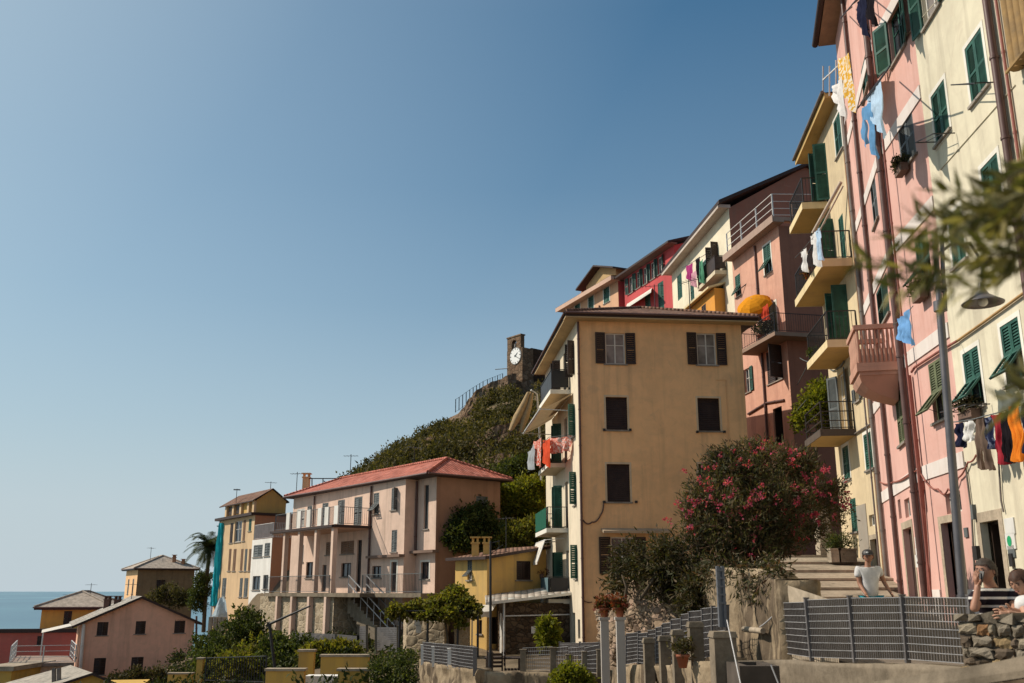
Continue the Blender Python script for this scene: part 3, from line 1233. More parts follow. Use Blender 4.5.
pipe_px(rp, PL, (867.5, 255), (892.5, 510), .07, M_PIPE, 18.3, -.6)
pipe_px(rp, PL, (889, 255), (916, 510), .085, M_PIPE, 18.3, -.2)
pipe_px(rp, PL, (896, 255), (921, 510), .03, M_PIPER, 18.3, -.4)
pipe_px(rp, PRr, (911, 372), (921, 510), .05, M_PIPER, 5.1, 1.9)
rp.pipe([PRr.P(911.5, 372, .06), PRr.P(915, 367, .06), PRr.P(938, 352, .06), PRr.P(957, 341, .06)], .03, M_PIPER, name='conduit')
rp.pipe([PRr.P(922, 482, .05), PRr.P(926.5, 545, .05), PRr.P(930, 610, .05)], .035, M_PIPER, name='conduit')
plate(PRr, 923.5, 484, .18, .3, M_PIPER, 'meter_box', rp.root, .1)
plate(PRr, 967, 532.5, .2, .2, M_GREY, 'plate', rp.root, .03)
for (x, y, w, h_) in ((917, 542, .3, .26), (918.5, 553, .26, .24), (918.5, 561, .3, .3), (921.3, 565, .26, .34)):
    plate(PRr if x > 917.5 else PL, x, y, w, h_, M_PLATE, 'plate', rp.root)
# sagging cables on the facade
for pts, sg in ((((896, 482), (912, 472), (917, 470)), .02), (((921, 474), (938, 489), (948, 489), (958, 478)), .12), (((958, 478), (968, 462), (976, 455)), .05), (((880, 482), (893, 482), (912, 473)), .06)):
    cable(rp.root, [(PRr if p[0] > 916 else PL).P(p[0], p[1], .06) for p in pts], .02, sg, M_PIPER)
# eave of the rose house: a deep boarded soffit on brackets
ev = MB()
zt = 18.6
o = .55
for (Fc, ua, ub) in ((PL, -0.3, PL.L + .1), (PRr, -.1, PRr.L)):
    ev.hexa([Fc.pt(ua, zt + .002, o), Fc.pt(ub, zt + .002, o), Fc.pt(ub, zt + .002, -.3), Fc.pt(ua, zt + .002, -.3)],
            [Fc.pt(ua, zt + .16, o), Fc.pt(ub, zt + .16, o), Fc.pt(ub, zt + .5, -.3), Fc.pt(ua, zt + .5, -.3)])
ev.build('eaves', paint('boarded_soffit', (0.30, 0.19, 0.12), .8, .3), rp.root)
g = MB()
g.tube([PL.pt(-.35, zt + .1, o + .1), PL.pt(PL.L, zt + .1, o + .1), PRr.pt(PRr.L, zt + .1, o + .1)], .11, 8)
g.build('gutter', M_FASCIA, rp.root)
slab_roof(rp.root, [PL.pt(-.3, zt + .52, .56), PL.pt(PL.L, zt + .52, .56), PRr.pt(PRr.L, zt + .52, .56), (20, 20.4, zt + 2), (20, 30.5, zt + 2)], .1, T_RED)
# the pink baluster balcony
zb = 5.62
mb = MB()
u0, u1, o = 4.18, 5.9, 1.04
bx = lambda m, G, u0, u1, o0, o1, z0, z1: m.hexa([G.pt(u0, z0, o1), G.pt(u1, z0, o1), G.pt(u1, z0, o0), G.pt(u0, z0, o0)], [G.pt(u0, z1, o1), G.pt(u1, z1, o1), G.pt(u1, z1, o0), G.pt(u0, z1, o0)])
bx(mb, PL, u0, u1, .035, o, zb - .12, zb)
bx(mb, PL, u0 + .06, u1 - .06, .035, o - .06, zb - .22, zb - .121)
# bulging underside
for i in range(4):
    t0, t1 = i / 4, (i + 1) / 4
    f = lambda t: (o - .1) * math.cos(t * PI / 2) ** .8 + .05
    e = lambda t: .1 + .35 * t
    za, zb_ = zb - .221 - .62 * t0, zb - .221 - .62 * t1
    mb.hexa([PL.pt(u0 + e(t1), zb_, f(t1)), PL.pt(u1 - e(t1), zb_, f(t1)), PL.pt(u1 - e(t1), zb_, .034), PL.pt(u0 + e(t1), zb_, .034)],
            [PL.pt(u0 + e(t0), za, f(t0)), PL.pt(u1 - e(t0), za, f(t0)), PL.pt(u1 - e(t0), za, .034), PL.pt(u0 + e(t0), za, .034)])
M_PINKST = plaster('pink_stone', (0.46, 0.25, 0.18), 0.8)
pb = mb.build('balcony', M_PINKST, rp.root)
mb = MB()
zr = zb + .002
for (a, b, oa, ob) in ((u0, u0 + .14, .04, o), (u1 - .14, u1, .04, o), (u0 + .141, u1 - .141, o - .14, o)):
    bx(mb, PL, a, b, oa, ob, zb + 1.0, zb + 1.12)
    bx(mb, PL, a, b, oa, ob, zr, zb + .1)
for i in range(9):
    c = .1 + (o - .18) * i / 8
    for uu in (u0 + .07, u1 - .07):
        p = PL.pt(uu, zb + .1, c)
        mb.lathe([(.03, 0), (.05, .05), (.055, .25), (.03, .5), (.045, .7), (.03, .9)], p, 8)
        if i < 8:
            mb.bar(p + Vector((0, 0, .0)) + PL.n * .055, p + Vector((0, 0, .38)) + PL.n * .055, .07, .025, up=tuple(PL.u))
for i in range(1, 10):
    p = PL.pt(u0 + .14 + (u1 - u0 - .28) * i / 10, zb + .1, o - .07)
    mb.lathe([(.03, 0), (.05, .05), (.055, .25), (.03, .5), (.045, .7), (.03, .9)], p, 8)
r_ = mb.build('balustrade', M_PINKST, rp.root)
r_.parent = pb

# ------------------------------------------------ straw house with four balconies
bb = House('tenement_house', 'narrow straw yellow house with four stacked balconies beside the stone steps', [(11.68, 34.6), (11.2, 29.802), (20, 29.802), (20, 34.6)], -1.0, 16.4, P_BB, 'house', 'tall houses of the right hand row')
bb.pitch = .07
G = bb.F[0]
bb.win(G, G.quad(835, 117, 160, 841.5, 110, 153), 'closed', M_GREEN, **SUR)
Z1, Z2, Z3, Z4 = 13.58, 10.58, 7.86, 5.16
bb.win(G, (1.55, 2.5, Z1 + .03, Z1 + 2.25), 'ajar', M_GREEN, M_WHITEW, ang=78, sill=False)
bb.win(G, (1.5, 2.6, Z2 + .03, Z2 + 2.25), 'ajar', M_GREEN, M_WHITEW, ang=100, sill=False)
bb.win(G, (3.35, 4.0, Z2 + .3, Z2 + 1.9), 'closed', M_GREEN, sill=False)
bb.win(G, (2.55, 3.6, Z3 + .03, Z3 + 2.2), 'ajar', M_GREEN, M_WHITEW, ang=85, sill=False)
bb.win(G, (1.35, 2.35, Z4 + .03, Z4 + 2.2), 'open', M_GREY, M_WHITEW, gm=paint('beige_blind', (.45, .33, .18), .8), sill=False, a1=30, a2=12)
bb.win(G, G.quad(856, 388, 402, 860, 386, 400), 'open', M_GREY, M_WHITEW)
bb.win(G, G.quad(843.5, 447, 481, 849.5, 444, 479), 'closed', M_GREEN, **SUR)
bb.win(G, G.quad(865, 434, 471, 872.5, 431, 469), 'closed', M_GREEN, **SUR)
bb.win(G, (1.5, 2.3, 1.9, 3.0), 'closed', M_GREEN)
bb.win(G, (3.7, 4.5, -1.0, 1.55), 'panel', M_BROWN, name='door', surround=M_STONE, st=.14, depth=.2)
bb.win(G, (3.8, 4.4, 1.95, 2.3), 'glass', sill=False, muntin=False)
bb.finish()
EDGE = plaster('cream_edge', (0.66, 0.52, 0.30), .6)
b1 = bb.balcony(G, -.18, 2.3, Z1, .93, .22, M_SOFFIT, 'bars', M_IRON, 1.0, .12, edge=EDGE)
b2 = bb.balcony(G, .05, 4.72, Z2, .98, .24, M_SOFFIT, 'bars', M_IRON, 1.0, .12, edge=EDGE)
b3 = bb.balcony(G, 1.3, 4.55, Z3, .98, .22, M_SOFFIT, 'bars', M_IRON, 1.0, .12, edge=EDGE)
b4 = bb.balcony(G, .55, 3.17, Z4, 1.12, .20, M_SOFFIT, 'rails', M_IRON, .95, .12, edge=paint('dark_edge', (.09, .065, .05), .8))
bb.band(0, 3.45, 4.8, -1.0, 2.75, P_GREYB, .03, 'socle') if False else None
bb.band(0, 2.35, 3.55, -1.0, 2.7, P_GREYB, .02, 'socle')
pipe_px(bb, G, (872.5, 425), (880.6, 510), .07, M_PIPEG, 16.2, -.8)
pipe_px(bb, G, (867, 425), (874, 510), .03, M_PIPEG, 5.9, -.8)
bb.pipe([G.P(853, 435, .05), G.P(872, 423, .05)], .03, M_PIPEG, name='conduit')
cable(bb.root, [G.P(829, 362, .05), G.P(831, 370, .05), G.P(838, 368, .05), G.P(844, 361, .05)], .025, .05, M_GREY)
# eave: ochre soffit with dark fascia
ev = MB()
bx(ev, G, -.55, G.L, -.2, .42, 16.402, 16.56)
bx(ev, G, -.6, G.L, .421, .46, 16.38, 16.62)
ev.build('eaves', M_SOFFIT, bb.root)
g = MB()
g.tube([G.pt(-.6, 16.62, .52), G.pt(G.L, 16.62, .52)], .06, 8)
g.build('gutter', M_PIPEG, bb.root)
slab_roof(bb.root, [G.pt(-.55, 16.6, .42), G.pt(G.L - .01, 16.6, .42), (20, 29.85, 18.2), (20, 35.5, 18.2)], .03, T_OLD)
# thin frame of a roof terrace on the eave
mb = MB()
for (x, y0, y1) in ((823, 66, 108), (829.5, 66, 96), (836, 60, 85)):
    mb.bar(G.P(x, y0, .3), G.P(x, y1, .3), .04)
mb.bar(G.P(823, 80, .3), G.P(838, 66, .3), .04)
mb.build('terrace_frame', M_WHITEM, bb.root)
# tilted blind rail above balcony two (a folded awning on its arm)
mb = MB()
a, b = G.P(813, 233, .95), G.P(841, 182, .2)
mb.tube([a, b], .06, 8)
mb.tube([G.P(817, 236, .95), G.P(843, 186, .25)], .03, 6)
aw = mb.build('folded_awning', paint('awning_roll', (.46, .36, .28), .8), bb.root)
# rose lower wall with stair parapet joins to the ground

# ------------------------------------------------ salmon house with roof terrace
sa = House('terraced_house', 'salmon pink house with white railed roof terrace and a balcony with orange parasol', [(13.05, 53.9), (14.2, 48.0), (24, 49.9), (24, 55.9)], -1.0, 18.85, P_SALM, 'house', 'houses climbing behind the ochre house')
sa.pitch = .1
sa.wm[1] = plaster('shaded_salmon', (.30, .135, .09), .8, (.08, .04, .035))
G, E = sa.F[0], sa.F[1]
sa.win(G, G.quad(764, 247, 277, 771, 241, 271), 'flap', M_GREEN, M_GREEN, flap=35, **SUR)
sa.win(G, G.quad(735.5, 277, 299, 740.5, 272, 294), 'flap', M_GREEN, M_GREEN, flap=30)
sa.win(G, (4.15, 5.1, 12.75, 14.9), 'closed', M_OLIVE, sill=False, **SUR)
sa.win(G, G.quad(767, 352, 384, 782, 345, 380), 'half', M_BROWN, M_BROWN, gm=M_GLASSL)
sa.win(G, G.quad(745, 370, 394, 750.5, 366, 391), 'open', M_GREEN, M_WHITEW)
sa.win(G, G.quad(774, 408, 445, 783, 406, 445), 'dark', M_BROWN, name='door')
sa.win(G, (1.0, 1.9, 5.0, 6.6), 'closed', M_BROWN)
sa.win(E, (4.6, 5.5, 14.5, 16.0), 'closed', M_BROWN)
sa.win(E, (2.2, 3.1, 5.2, 6.8), 'closed', M_BROWN)
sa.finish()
ev = MB()
bx(ev, G, .02, G.L + .5, -.1, .55, 18.852, 19.05)
bx(ev, G, .02, G.L + .55, .551, .6, 18.80, 19.2)
bx(ev, E, -.5, E.L, -.1, .25, 19.052, 19.25)
ev.build('cornice', plaster('brown_cornice', (.36, .25, .20), .7), sa.root)
g = MB()
railing(g, [G.pt(.1, 19.08, .3), G.pt(G.L + .1, 19.08, .3), E.pt(2.2, 19.26, .1)], 1.5, .2, 'rails', .07, rails=(.2, .45, .72))
g.build('railing', M_WHITEM, sa.root)
mb = MB()
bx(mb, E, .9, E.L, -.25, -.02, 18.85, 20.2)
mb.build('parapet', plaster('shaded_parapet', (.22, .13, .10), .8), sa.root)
pipe_px(sa, G, (755, 250), (757.5, 296), .06, M_PIPE, 18.7, 2)
pipe_px(sa, G, (763, 375), (766, 420), .06, M_PIPE, 12.3, 2)
sa.pipe([G.P(748, 414, .05), G.P(766, 403, .05), G.P(784, 400, .05)], .06, M_PIPE, name='conduit')
# wrap-round balcony, dark
mb = MB()
zb = 12.7
bx(mb, G, 2.6, G.L + .003, .003, 1.1, zb - .2, zb)
bx(mb, G, G.L + .0031, G.L + .9, -3.4, 1.1, zb - .2, zb)
sb = mb.build('balcony', plaster('brown_slab', (.28, .19, .14), .8), sa.root)
mb = MB()
railing(mb, [G.pt(2.65, zb, .05), G.pt(2.65, zb, 1.05), G.pt(G.L + .85, zb, 1.05), G.pt(G.L + .85, zb, -3.4)], 1.0, .13, 'bars')
q = mb.build('railing', M_IRON, sa.root)
q.parent = sb

# ------------------------------------------------ ivory house behind it
wh = House('terraced_house', 'ivory house with deep sloping eave and pink and green washing on its balcony', [(11.64, 66.5), (13.05, 53.905), (24, 55.905), (24, 68.5)], 6.0, 22.3, P_WHT, 'house', 'houses climbing behind the ochre house')
wh.pitch = .12
wh.wm[1] = plaster('shade_brown_gable', (.26, .12, .085), .7)  # shade of the camera-facing wall put into a brown plaster
G, E = wh.F[0], wh.F[1]
wh.win(G, G.quad(677.5, 276, 300, 682, 272, 299), 'closed', M_GREEN, sill=False)
wh.win(G, (7.2, 8.1, 19.3, 20.7), 'closed', M_GREEN, **SUR)
wh.win(G, G.quad(717.5, 288, 309, 724, 284, 306), 'closed', M_GREEN, **SUR)
wh.win(G, (9.3, 10.3, 18.75, 21.0), 'ajar', M_BROWN, M_BROWN, ang=95, sill=False)
wh.win(G, (4.3, 5.1, 18.9, 20.3), 'closed', M_GREEN)
wh.finish()
wh.balcony(G, 8.2, 11.7, 18.66, .75, .25, plaster('ivory_slab', (.6, .5, .36), .6), 'panel', M_BROWN, .95)
wh.balcony(G, .1, 2.7, 17.2, .6, .2, P_WHT, 'rails', M_IRON, 1.7)
ev = MB()
bx(ev, G, -.3, G.L, -.1, .62, 22.302, 22.5)
bx(ev, G, -.3, G.L, .621, .68, 22.26, 22.62)
ev.build('eaves', plaster('grey_eave', (.5, .42, .36), .5), wh.root)
slab_roof(wh.root, [G.pt(-.3, 22.66, .7), G.pt(G.L + .3, 22.66, .7), E.pt(5.2, 25.6, .3), (19.5, 67.8, 25.6)], .22, T_RED)
slab_roof(wh.root, [(19.5, 67.8, 25.6), E.pt(5.2, 25.6, .3), E.pt(11.2, 22.6, .3), (25, 68.6, 22.6)], .22, T_RED)
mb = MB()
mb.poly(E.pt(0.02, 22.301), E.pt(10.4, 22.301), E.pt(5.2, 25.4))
mb.build('gable', plaster('shade_brown_gable', (.26, .12, .085), .7), wh.root)

# ------------------------------------------------ low orange wing below it
og = House('terraced_house', 'small bright orange house with white sloping verge below the ivory house', [(11.3, 61.5), (12.2, 55.3), (13.0, 55.5), (12.2, 61.7)], 8.0, 17.7, P_ORG, 'house', 'houses climbing behind the ochre house')
og.pitch = .12
G = og.F[0]
og.win(G, (2.2, 3.0, 15.0, 17.2), 'closed', M_BROWN)
og.win(G, (3.9, 4.7, 15.0, 17.2), 'closed', M_BROWN)
og.win(G, (.8, 1.5, 15.2, 16.8), 'closed', M_BROWN)
og.finish()
slab_roof(og.root, [G.pt(-.3, 17.75, .4), G.pt(G.L + .1, 17.75, .4), G.pt(G.L + .1, 18.1, -.7), G.pt(-.3, 18.1, -.7)], .12, T_OLD, EDGE)

# ------------------------------------------------ crimson house
rd = House('terraced_house', 'crimson house with a row of tall dark green windows under its eave', [(9.2, 74.9), (12.0, 67.0), (24, 71.3), (21, 79.2)], 8.0, 24.75, P_RED, 'house', 'houses climbing behind the ochre house')
rd.pitch = .14
G, E = rd.F[0], rd.F[1]
zt = G.at(655, 258)[1]
ZT = G.at(674, 243)[1]
for (x, yt, yb) in ((631, 277, 293), (638.5, 271, 288), (645.5, 266, 284), (653, 260, 279), (660.5, 254, 274)):
    u, zb = G.at(x, yb)
    z2 = G.at(x, yt)[1]
    rd.win(G, (u - .36, u + .36, zb, zb + 1.38), 'open', M_GREEND, M_WHITEW, a1=20, a2=20)
for (x, y) in ((648, 306), (661, 296)):
    u, z = G.at(x, y)
    rd.win(G, (u - .45, u + .45, z - 1.1, z + 1.1), 'closed', M_GREEN)
rd.finish()
ev = MB()
bx(ev, G, -.4, G.L + .3, -.1, .7, 24.752, 24.86)
ev.build('eaves', plaster('brown_eave', (.2, .12, .1), .5), rd.root)
slab_roof(rd.root, [G.pt(-.4, 24.9, .72), G.pt(G.L + .4, 24.9, .72), E.pt(6, 27.1, .4), (16, 77.6, 27.1)], .16, T_OLD)
mb = MB()
mb.poly(E.pt(.02, 24.751), E.pt(11.5, 24.751), E.pt(6, 26.9))
mb.build('gable', P_RED, rd.root)
slab_roof(rd.root, [G.P(626, 307, .9), G.P(651, 290.5, .9), G.P(652, 288, .02), G.P(627, 304, .02)], .14, M_WHITEC, M_PALE, name='canopy')

# ------------------------------------------------ peach house
pe = House('terraced_house', 'peach house with gabled attic at the far end of the climbing row', [(4.96, 84.3), (8.75, 75.5), (16, 78.2), (13, 87.0)], 8.0, 24.75, P_PEACH, 'house', 'houses climbing behind the ochre house')
pe.pitch = .14
pe.wm[1] = P_RED
G, E = pe.F[0], pe.F[1]
for (x, y) in ((606.5, 293), (591, 301), (577.5, 309)):
    u, z = G.at(x, y)
    pe.win(G, (u - .5, u + .5, z - .85, z + .85), 'closed', M_GREEN, **SUR)
pe.finish()
ev = MB()
bx(ev, G, -.6, G.L + .25, -.1, .75, 24.752, 25.0)
bx(ev, G, -.6, G.L + .25, .751, .8, 24.68, 25.06)
ev.build('cornice', plaster('peach_cornice', (.55, .36, .27), .5), pe.root)
# attic
at0 = MB()
ga, gb = 3.2, 8.6
at0.hexa([G.pt(ga, 25.07, -.4), G.pt(gb, 25.07, -.4), G.pt(gb, 25.07, -5), G.pt(ga, 25.07, -5)],
         [G.pt(ga, 26.25, -.4), G.pt(gb, 26.25, -.4), G.pt(gb, 26.25, -5), G.pt(ga, 26.25, -5)])
at0.poly(G.pt(ga, 26.251, -.4), G.pt(gb, 26.251, -.4), G.pt((ga + gb) / 2, 27.15, -.4))
at0.build('attic', plaster('attic_ochre', (.45, .31, .15), .5), pe.root)
m = (ga + gb) / 2
slab_roof(pe.root, [G.pt(ga - .7, 26.08, .3), G.pt(m, 27.27, .3), G.pt(m, 27.27, -5.2), G.pt(ga - .7, 26.08, -5.2)], .14, T_OLD)
slab_roof(pe.root, [G.pt(m, 27.27, .3), G.pt(gb + .7, 26.08, .3), G.pt(gb + .7, 26.08, -5.2), G.pt(m, 27.27, -5.2)], .14, T_OLD)
slab_roof(pe.root, [G.pt(-.6, 25.07, .8), G.pt(G.L + .25, 25.07, .8), G.pt(G.L + .25, 25.5, -3), G.pt(-.6, 25.5, -3)], .02, T_RED)
p = G.pt(1.6, 25.3, -1.2)
chimney(pe.root, p, .7, .9, P_PEACH)
pipe_px(pe, G, (598.5, 290), (599.5, 310), .06, M_PIPE, 23.5, 16)
# ================================================================== houses of the middle ground and the left
def V2(a): return (math.sin(R(a)), math.cos(R(a)))


def along(P, d, px, y=590):
    """distance along plan direction d from P to the sight line of photo column px (at the horizon)"""
    rr = (px - 512) / 992.0
    return (rr * P[1] - P[0]) / (d[0] - rr * d[1])


def step(P, d, t): return (P[0] + d[0] * t, P[1] + d[1] * t)


P_OCH = plaster('ochre_plaster', (0.84, 0.50, 0.25), 0.75)
P_LPK = plaster('dusty_pink_plaster', (0.70, 0.50, 0.39), 0.8)
P_GAB = plaster('rosy_render', (0.80, 0.45, 0.31), 0.7)
P_YEL = plaster('mustard_plaster', (0.60, 0.375, 0.12), 0.8)
P_YELF = plaster('yellow_wall', (0.60, 0.37, 0.09), 0.7)
P_TERR = plaster('terracotta_plaster', (0.42, 0.20, 0.11), 0.6)
P_REDW = plaster('dull_red_plaster', (0.42, 0.12, 0.10), 0.5)
P_WHITE = plaster('white_plaster', (0.72, 0.68, 0.62), 0.5)
RUB = rubble('rubble_stone', [(.20, .15, .10), (.30, .22, .14), (.36, .28, .18), (.24, .19, .14), (.33, .24, .13)], 2.6)
RUBD = rubble('dark_rubble', [(.10, .065, .04), (.16, .10, .06), (.20, .14, .09), (.13, .09, .06)], 3.2, (.05, .035, .025))
RUBL = rubble('sunny_rubble', [(.46, .35, .23), (.54, .42, .28), (.50, .40, .27), (.38, .29, .19), (.58, .46, .32)], 2.2, (.42, .34, .24), .7)

# ------------------------------------------------ ochre house in the centre
e = (.9954, .0959)
dp = (-.0959, .9954)
A = (2.96, 42.0)
B = step(A, e, 7.64)
ch = House('corner_house', 'ochre corner house with brown shutters on its shaded front and balconies on its sunny side', [A, B, step(B, dp, 11.3), step(A, dp, 11.3)], -2.8, 11.92, P_OCH)
G, E = ch.F[0], ch.F[3]
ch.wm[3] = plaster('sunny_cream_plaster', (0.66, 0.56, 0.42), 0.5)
bs = dict(surround=plaster('ochre_surround', (.60, .46, .31), .8), st=.08)
ch.win(G, G.rect(605.5, 333, 625, 364), 'open', M_BROWN, M_WHITEW, gm=M_GLASSL)
ch.win(G, G.rect(697, 333, 716, 365), 'open', M_BROWN, M_WHITEW, gm=M_GLASSL)
ch.win(G, G.rect(606, 397, 627.5, 430), 'roller', M_BROWN, **bs)
ch.win(G, G.rect(698, 398, 720, 431), 'roller', M_BROWN, **bs)
ch.win(G, G.rect(607, 464, 630, 502), 'roller', M_BROWN, **bs)
ch.win(G, G.rect(699, 464, 721, 502), 'roller', M_BROWN, **bs)
ch.win(G, G.rect(611, 537, 634, 574), 'open', M_BROWN, M_WHITEW)
ch.win(G, G.rect(700, 537, 722, 574), 'roller', M_BROWN, **bs)
ch.win(G, G.rect(598, 611, 607, 646), 'panel', M_BROWN, name='door')
ZB = (9.12, 5.88, 2.80, -.40)
ch.win(E, (9.6, 10.3, 9.6, 11.2), 'ajar', M_BROWN, M_WHITEW, ang=100, sill=False)
for zf in ZB:
    ch.win(E, (5.0, 5.9, zf + .03, zf + 2.2), 'ajar', M_GREEN if zf < 6 else M_BROWN, M_WHITEW, ang=70, sill=False)
    ch.win(E, (7.0, 7.8, zf + .03, zf + 2.2), 'glass', fm=M_BROWN, sill=False)
    if zf < 9:
        ch.win(E, (9.5, 10.2, zf + .9, zf + 2.35), 'half', M_GREEN if zf < 6 else M_BROWN, M_WHITEW)
    ch.win(E, (2.2, 3.0, zf + .9, zf + 2.3), 'closed', M_GREEN)
ch.win(E, (8.7, 9.4, -2.8, -.95), 'panel', M_GREEN, name='door')
ch.win(E, (6.3, 7.0, -2.8, -.95), 'dark', M_DARKW, name='door')
ch.win(E, (10.1, 10.7, -2.0, -1.2), 'glass', fm=M_BROWN, sill=False)
ch.finish()
hz = at(634, 306, 45.6).z
hip_roof(ch.root, [A, B, step(B, dp, 11.3), step(A, dp, 11.3)], 12.12, hz - 12.12, .62, T_OLD, fascia=M_FASCIA, thick=.2)
mbq = MB()
bx(mbq, G, -.62, G.L + .6, .003, .6, 11.86, 11.915)
bx(mbq, E, 0, E.L, .003, .6, 11.86, 11.915)
mbq.build('soffit', plaster('ochre_boards', (.5, .36, .2), .5), ch.root)
pipe_px(ch, G, (578.5, 330), (582.5, 600), .055, M_PIPE, 11.8, -2.7)
rails_ = ('panel', 'bars', 'bars', 'panel')
us = ((4.8, 9.0), (3.8, 7.3), (3.4, 7.65), (3.4, 7.9))
bal = []
for i in range(4):
    bal.append(ch.balcony(E, us[i][0], us[i][1], ZB[i], (.92, .86, .98, .95)[i], .17, plaster('ivory_slab', (.6, .5, .36), .6), rails_[i], M_IRON, 1.0, .12, edge=M_PALE))
# green windbreak cloth on the third balcony, blue-grey one on the lowest
for (i, m, nm) in ((2, fabric('green_netting', (.03, .12, .08)), 'windbreak'), (3, fabric('blue_grey_cloth', (.14, .21, .23)), 'windbreak')):
    mb = MB()
    a, b = us[i]
    n = 16
    for q in range(n):
        f0, f1 = a + (b - a) * q / n, a + (b - a) * (q + 1) / n
        w0, w1 = .02 * math.sin(q * 1.7), .02 * math.sin((q + 1) * 1.7)
        o_ = (.98, .95)[i - 2] + .03
        mb.poly(E.pt(f0, ZB[i] + .05, o_ + w0), E.pt(f1, ZB[i] + .05, o_ + w1), E.pt(f1, ZB[i] + .98, o_ + w1), E.pt(f0, ZB[i] + .98, o_ + w0))
    q = mb.build(nm, m, ch.root)
    q.parent = bal[i]
# long thin canopy over the lower window
u0, z0 = G.at(601, 529)
u1, z1 = G.at(668, 530)
mb = MB()
mb.hexa([G.pt(u0, z0 - .2, .55), G.pt(u1, z0 - .2, .55), G.pt(u1, z0 - .06, .003), G.pt(u0, z0 - .06, .003)], [G.pt(u0, z0 - .1, .57), G.pt(u1, z0 - .1, .57), G.pt(u1, z0 + .04, .003), G.pt(u0, z0 + .04, .003)])
mb.build('canopy', plaster('stained_canopy', (.42, .32, .22), .9), ch.root)
# cable that droops across the front
cable(ch.root, [G.P(583, 520, .05), G.P(592, 522, .05), G.P(601, 514, .05), G.P(604, 502, .05)], .03, .12, M_PIPE)
ch.pipe([G.P(716, 380, .02), G.P(726, 380, .02), G.P(728.5, 445, .02), G.P(729, 520, .02)], .012, P_OCH, name='conduit', brackets=False)
cable(ch.root, [G.P(583, 600, .05), G.P(592, 602, .05)], .02, .05, M_PIPE)
for (x, y) in ((604, 430), (630, 430), (604, 502), (636, 502), (697, 432), (724, 432)):
    plate(G, x, y, .1, .1, M_IRON, 'bracket', ch.root, .12)
# pull-down awning under the top balcony
mb = MB()
uN, zN = E.at(541, 408, 1.5)
uF, zF = E.at(524, 434, 1.5)
zw = (zN + zF) / 2
n = 10
for q in range(n):
    for r in range(4):
        a, b = uF + (uN - uF) * q / n, uF + (uN - uF) * (q + 1) / n
        o0, o1 = .02 + 1.48 * r / 4, .02 + 1.48 * (r + 1) / 4
        s0, s1 = .06 * math.sin(PI * r / 4), .06 * math.sin(PI * (r + 1) / 4)
        zz = lambda o, s: 8.85 + (zw - 8.85) * o / 1.5 - s
        mb.poly(E.pt(a, zz(o0, s0), o0), E.pt(b, zz(o0, s0), o0), E.pt(b, zz(o1, s1), o1), E.pt(a, zz(o1, s1), o1))
aw = mb.build('awning', M_TAN, ch.root)
mb = MB()
mb.tube([E.pt(uF, zw, 1.53), E.pt(uN, zw, 1.53)], .05, 7)
mb.tube([E.pt(uN - .1, 8.0, .02), E.pt(uN - .1, zw, 1.5)], .025, 6)
mb.tube([E.pt(uF + .1, 8.0, .02), E.pt(uF + .1, zw, 1.5)], .025, 6)
q = mb.build('awning_arm', M_WHITEM, ch.root)
q.parent = aw
# white drop awning over the lowest balcony
mb = MB()
uN, zN = E.at(545, 540, 1.0)
uF, zF = E.at(536, 542, 1.0)
zt = zN
n = 8
for q in range(n):
    a, b = uF + (uN - uF) * q / n, uF + (uN - uF) * (q + 1) / n
    mb.poly(E.pt(a, zt, 1.0), E.pt(b, zt, 1.0), E.pt(b, zt - 1.0, 1.38), E.pt(a, zt - 1.0, 1.38))
    mb.poly(E.pt(a, zt - 1.0, 1.38), E.pt(b, zt - 1.0, 1.38), E.pt(b, zt - 1.12, 1.38), E.pt(a, zt - 1.12, 1.38))
aw = mb.build('awning', M_WHITEC, ch.root)
mb = MB()
for u in (uF, uN):
    mb.tube([E.pt(u, zt + .1, .02), E.pt(u, zt, 1.0), E.pt(u, zt - 1.0, 1.36)], .025, 6)
mb.tube([E.pt(uF, zt, .98), E.pt(uN, zt, .98)], .04, 6)
q = mb.build('awning_arm', M_WHITEM, ch.root)
q.parent = aw

# ------------------------------------------------ long dusty pink house
D = V2(-37)
EE = V2(53)
NN = (-EE[0], -EE[1])
A = (-4.06, 52.0)
A1 = step(A, D, 1.98)
B0 = step(A1, NN, .75)
FM = step(B0, D, 14.5)
Wd = 4.25
Fz = Fac(FM, B0)
zt = Fz.at(404, 479)[1]
zf = Fz.at(369, 526)[1]
zg = Fz.at(369, 593)[1]
lp = House('long_house', 'long dusty pink house with red tiled hip roof and columned balcony on a stone terrace', [FM, B0, A1, A, step(A, EE, Wd), step(FM, EE, Wd + .75)], zg - 2.5, zt, P_LPK)
lp.pitch = .12
lp.wm[3] = plaster('shaded_brown_plaster', (.33, .19, .125), .7, (.10, .06, .045))  # end wall shade put into a darker plaster colour
G, N2, EW = lp.F[0], lp.F[2], lp.F[3]
gs = M_GREY
sp_ = dict(surround=M_PALE, st=.09)
lp.win(G, G.rect(391.5, 488, 397, 510), 'half', gs)
lp.win(G, G.rect(373.5, 493, 379, 514), 'flap', gs, M_GREY, flap=45)
lp.win(G, G.rect(391.5, 530, 397, 552), 'closed', gs)
lp.win(G, G.rect(354, 497, 362, 525.5), 'closed', gs, sill=False)
lp.win(G, G.rect(337.5, 500, 344.5, 525.5), 'closed', gs, sill=False)
lp.win(G, G.rect(322, 503, 328, 526), 'closed', gs, sill=False)
lp.win(G, G.rect(307, 506, 312, 528), 'closed', gs, sill=False)
lp.win(G, G.rect(296.5, 509, 304.5, 527), 'closed', M_WHITEW, sill=False)
lp.win(G, G.rect(341, 541, 354, 554), 'closed', paint('brown_shutter', (.20, .11, .06), .6))
lp.win(G, G.rect(326, 542, 333, 555), 'closed', MATS['brown_shutter'])
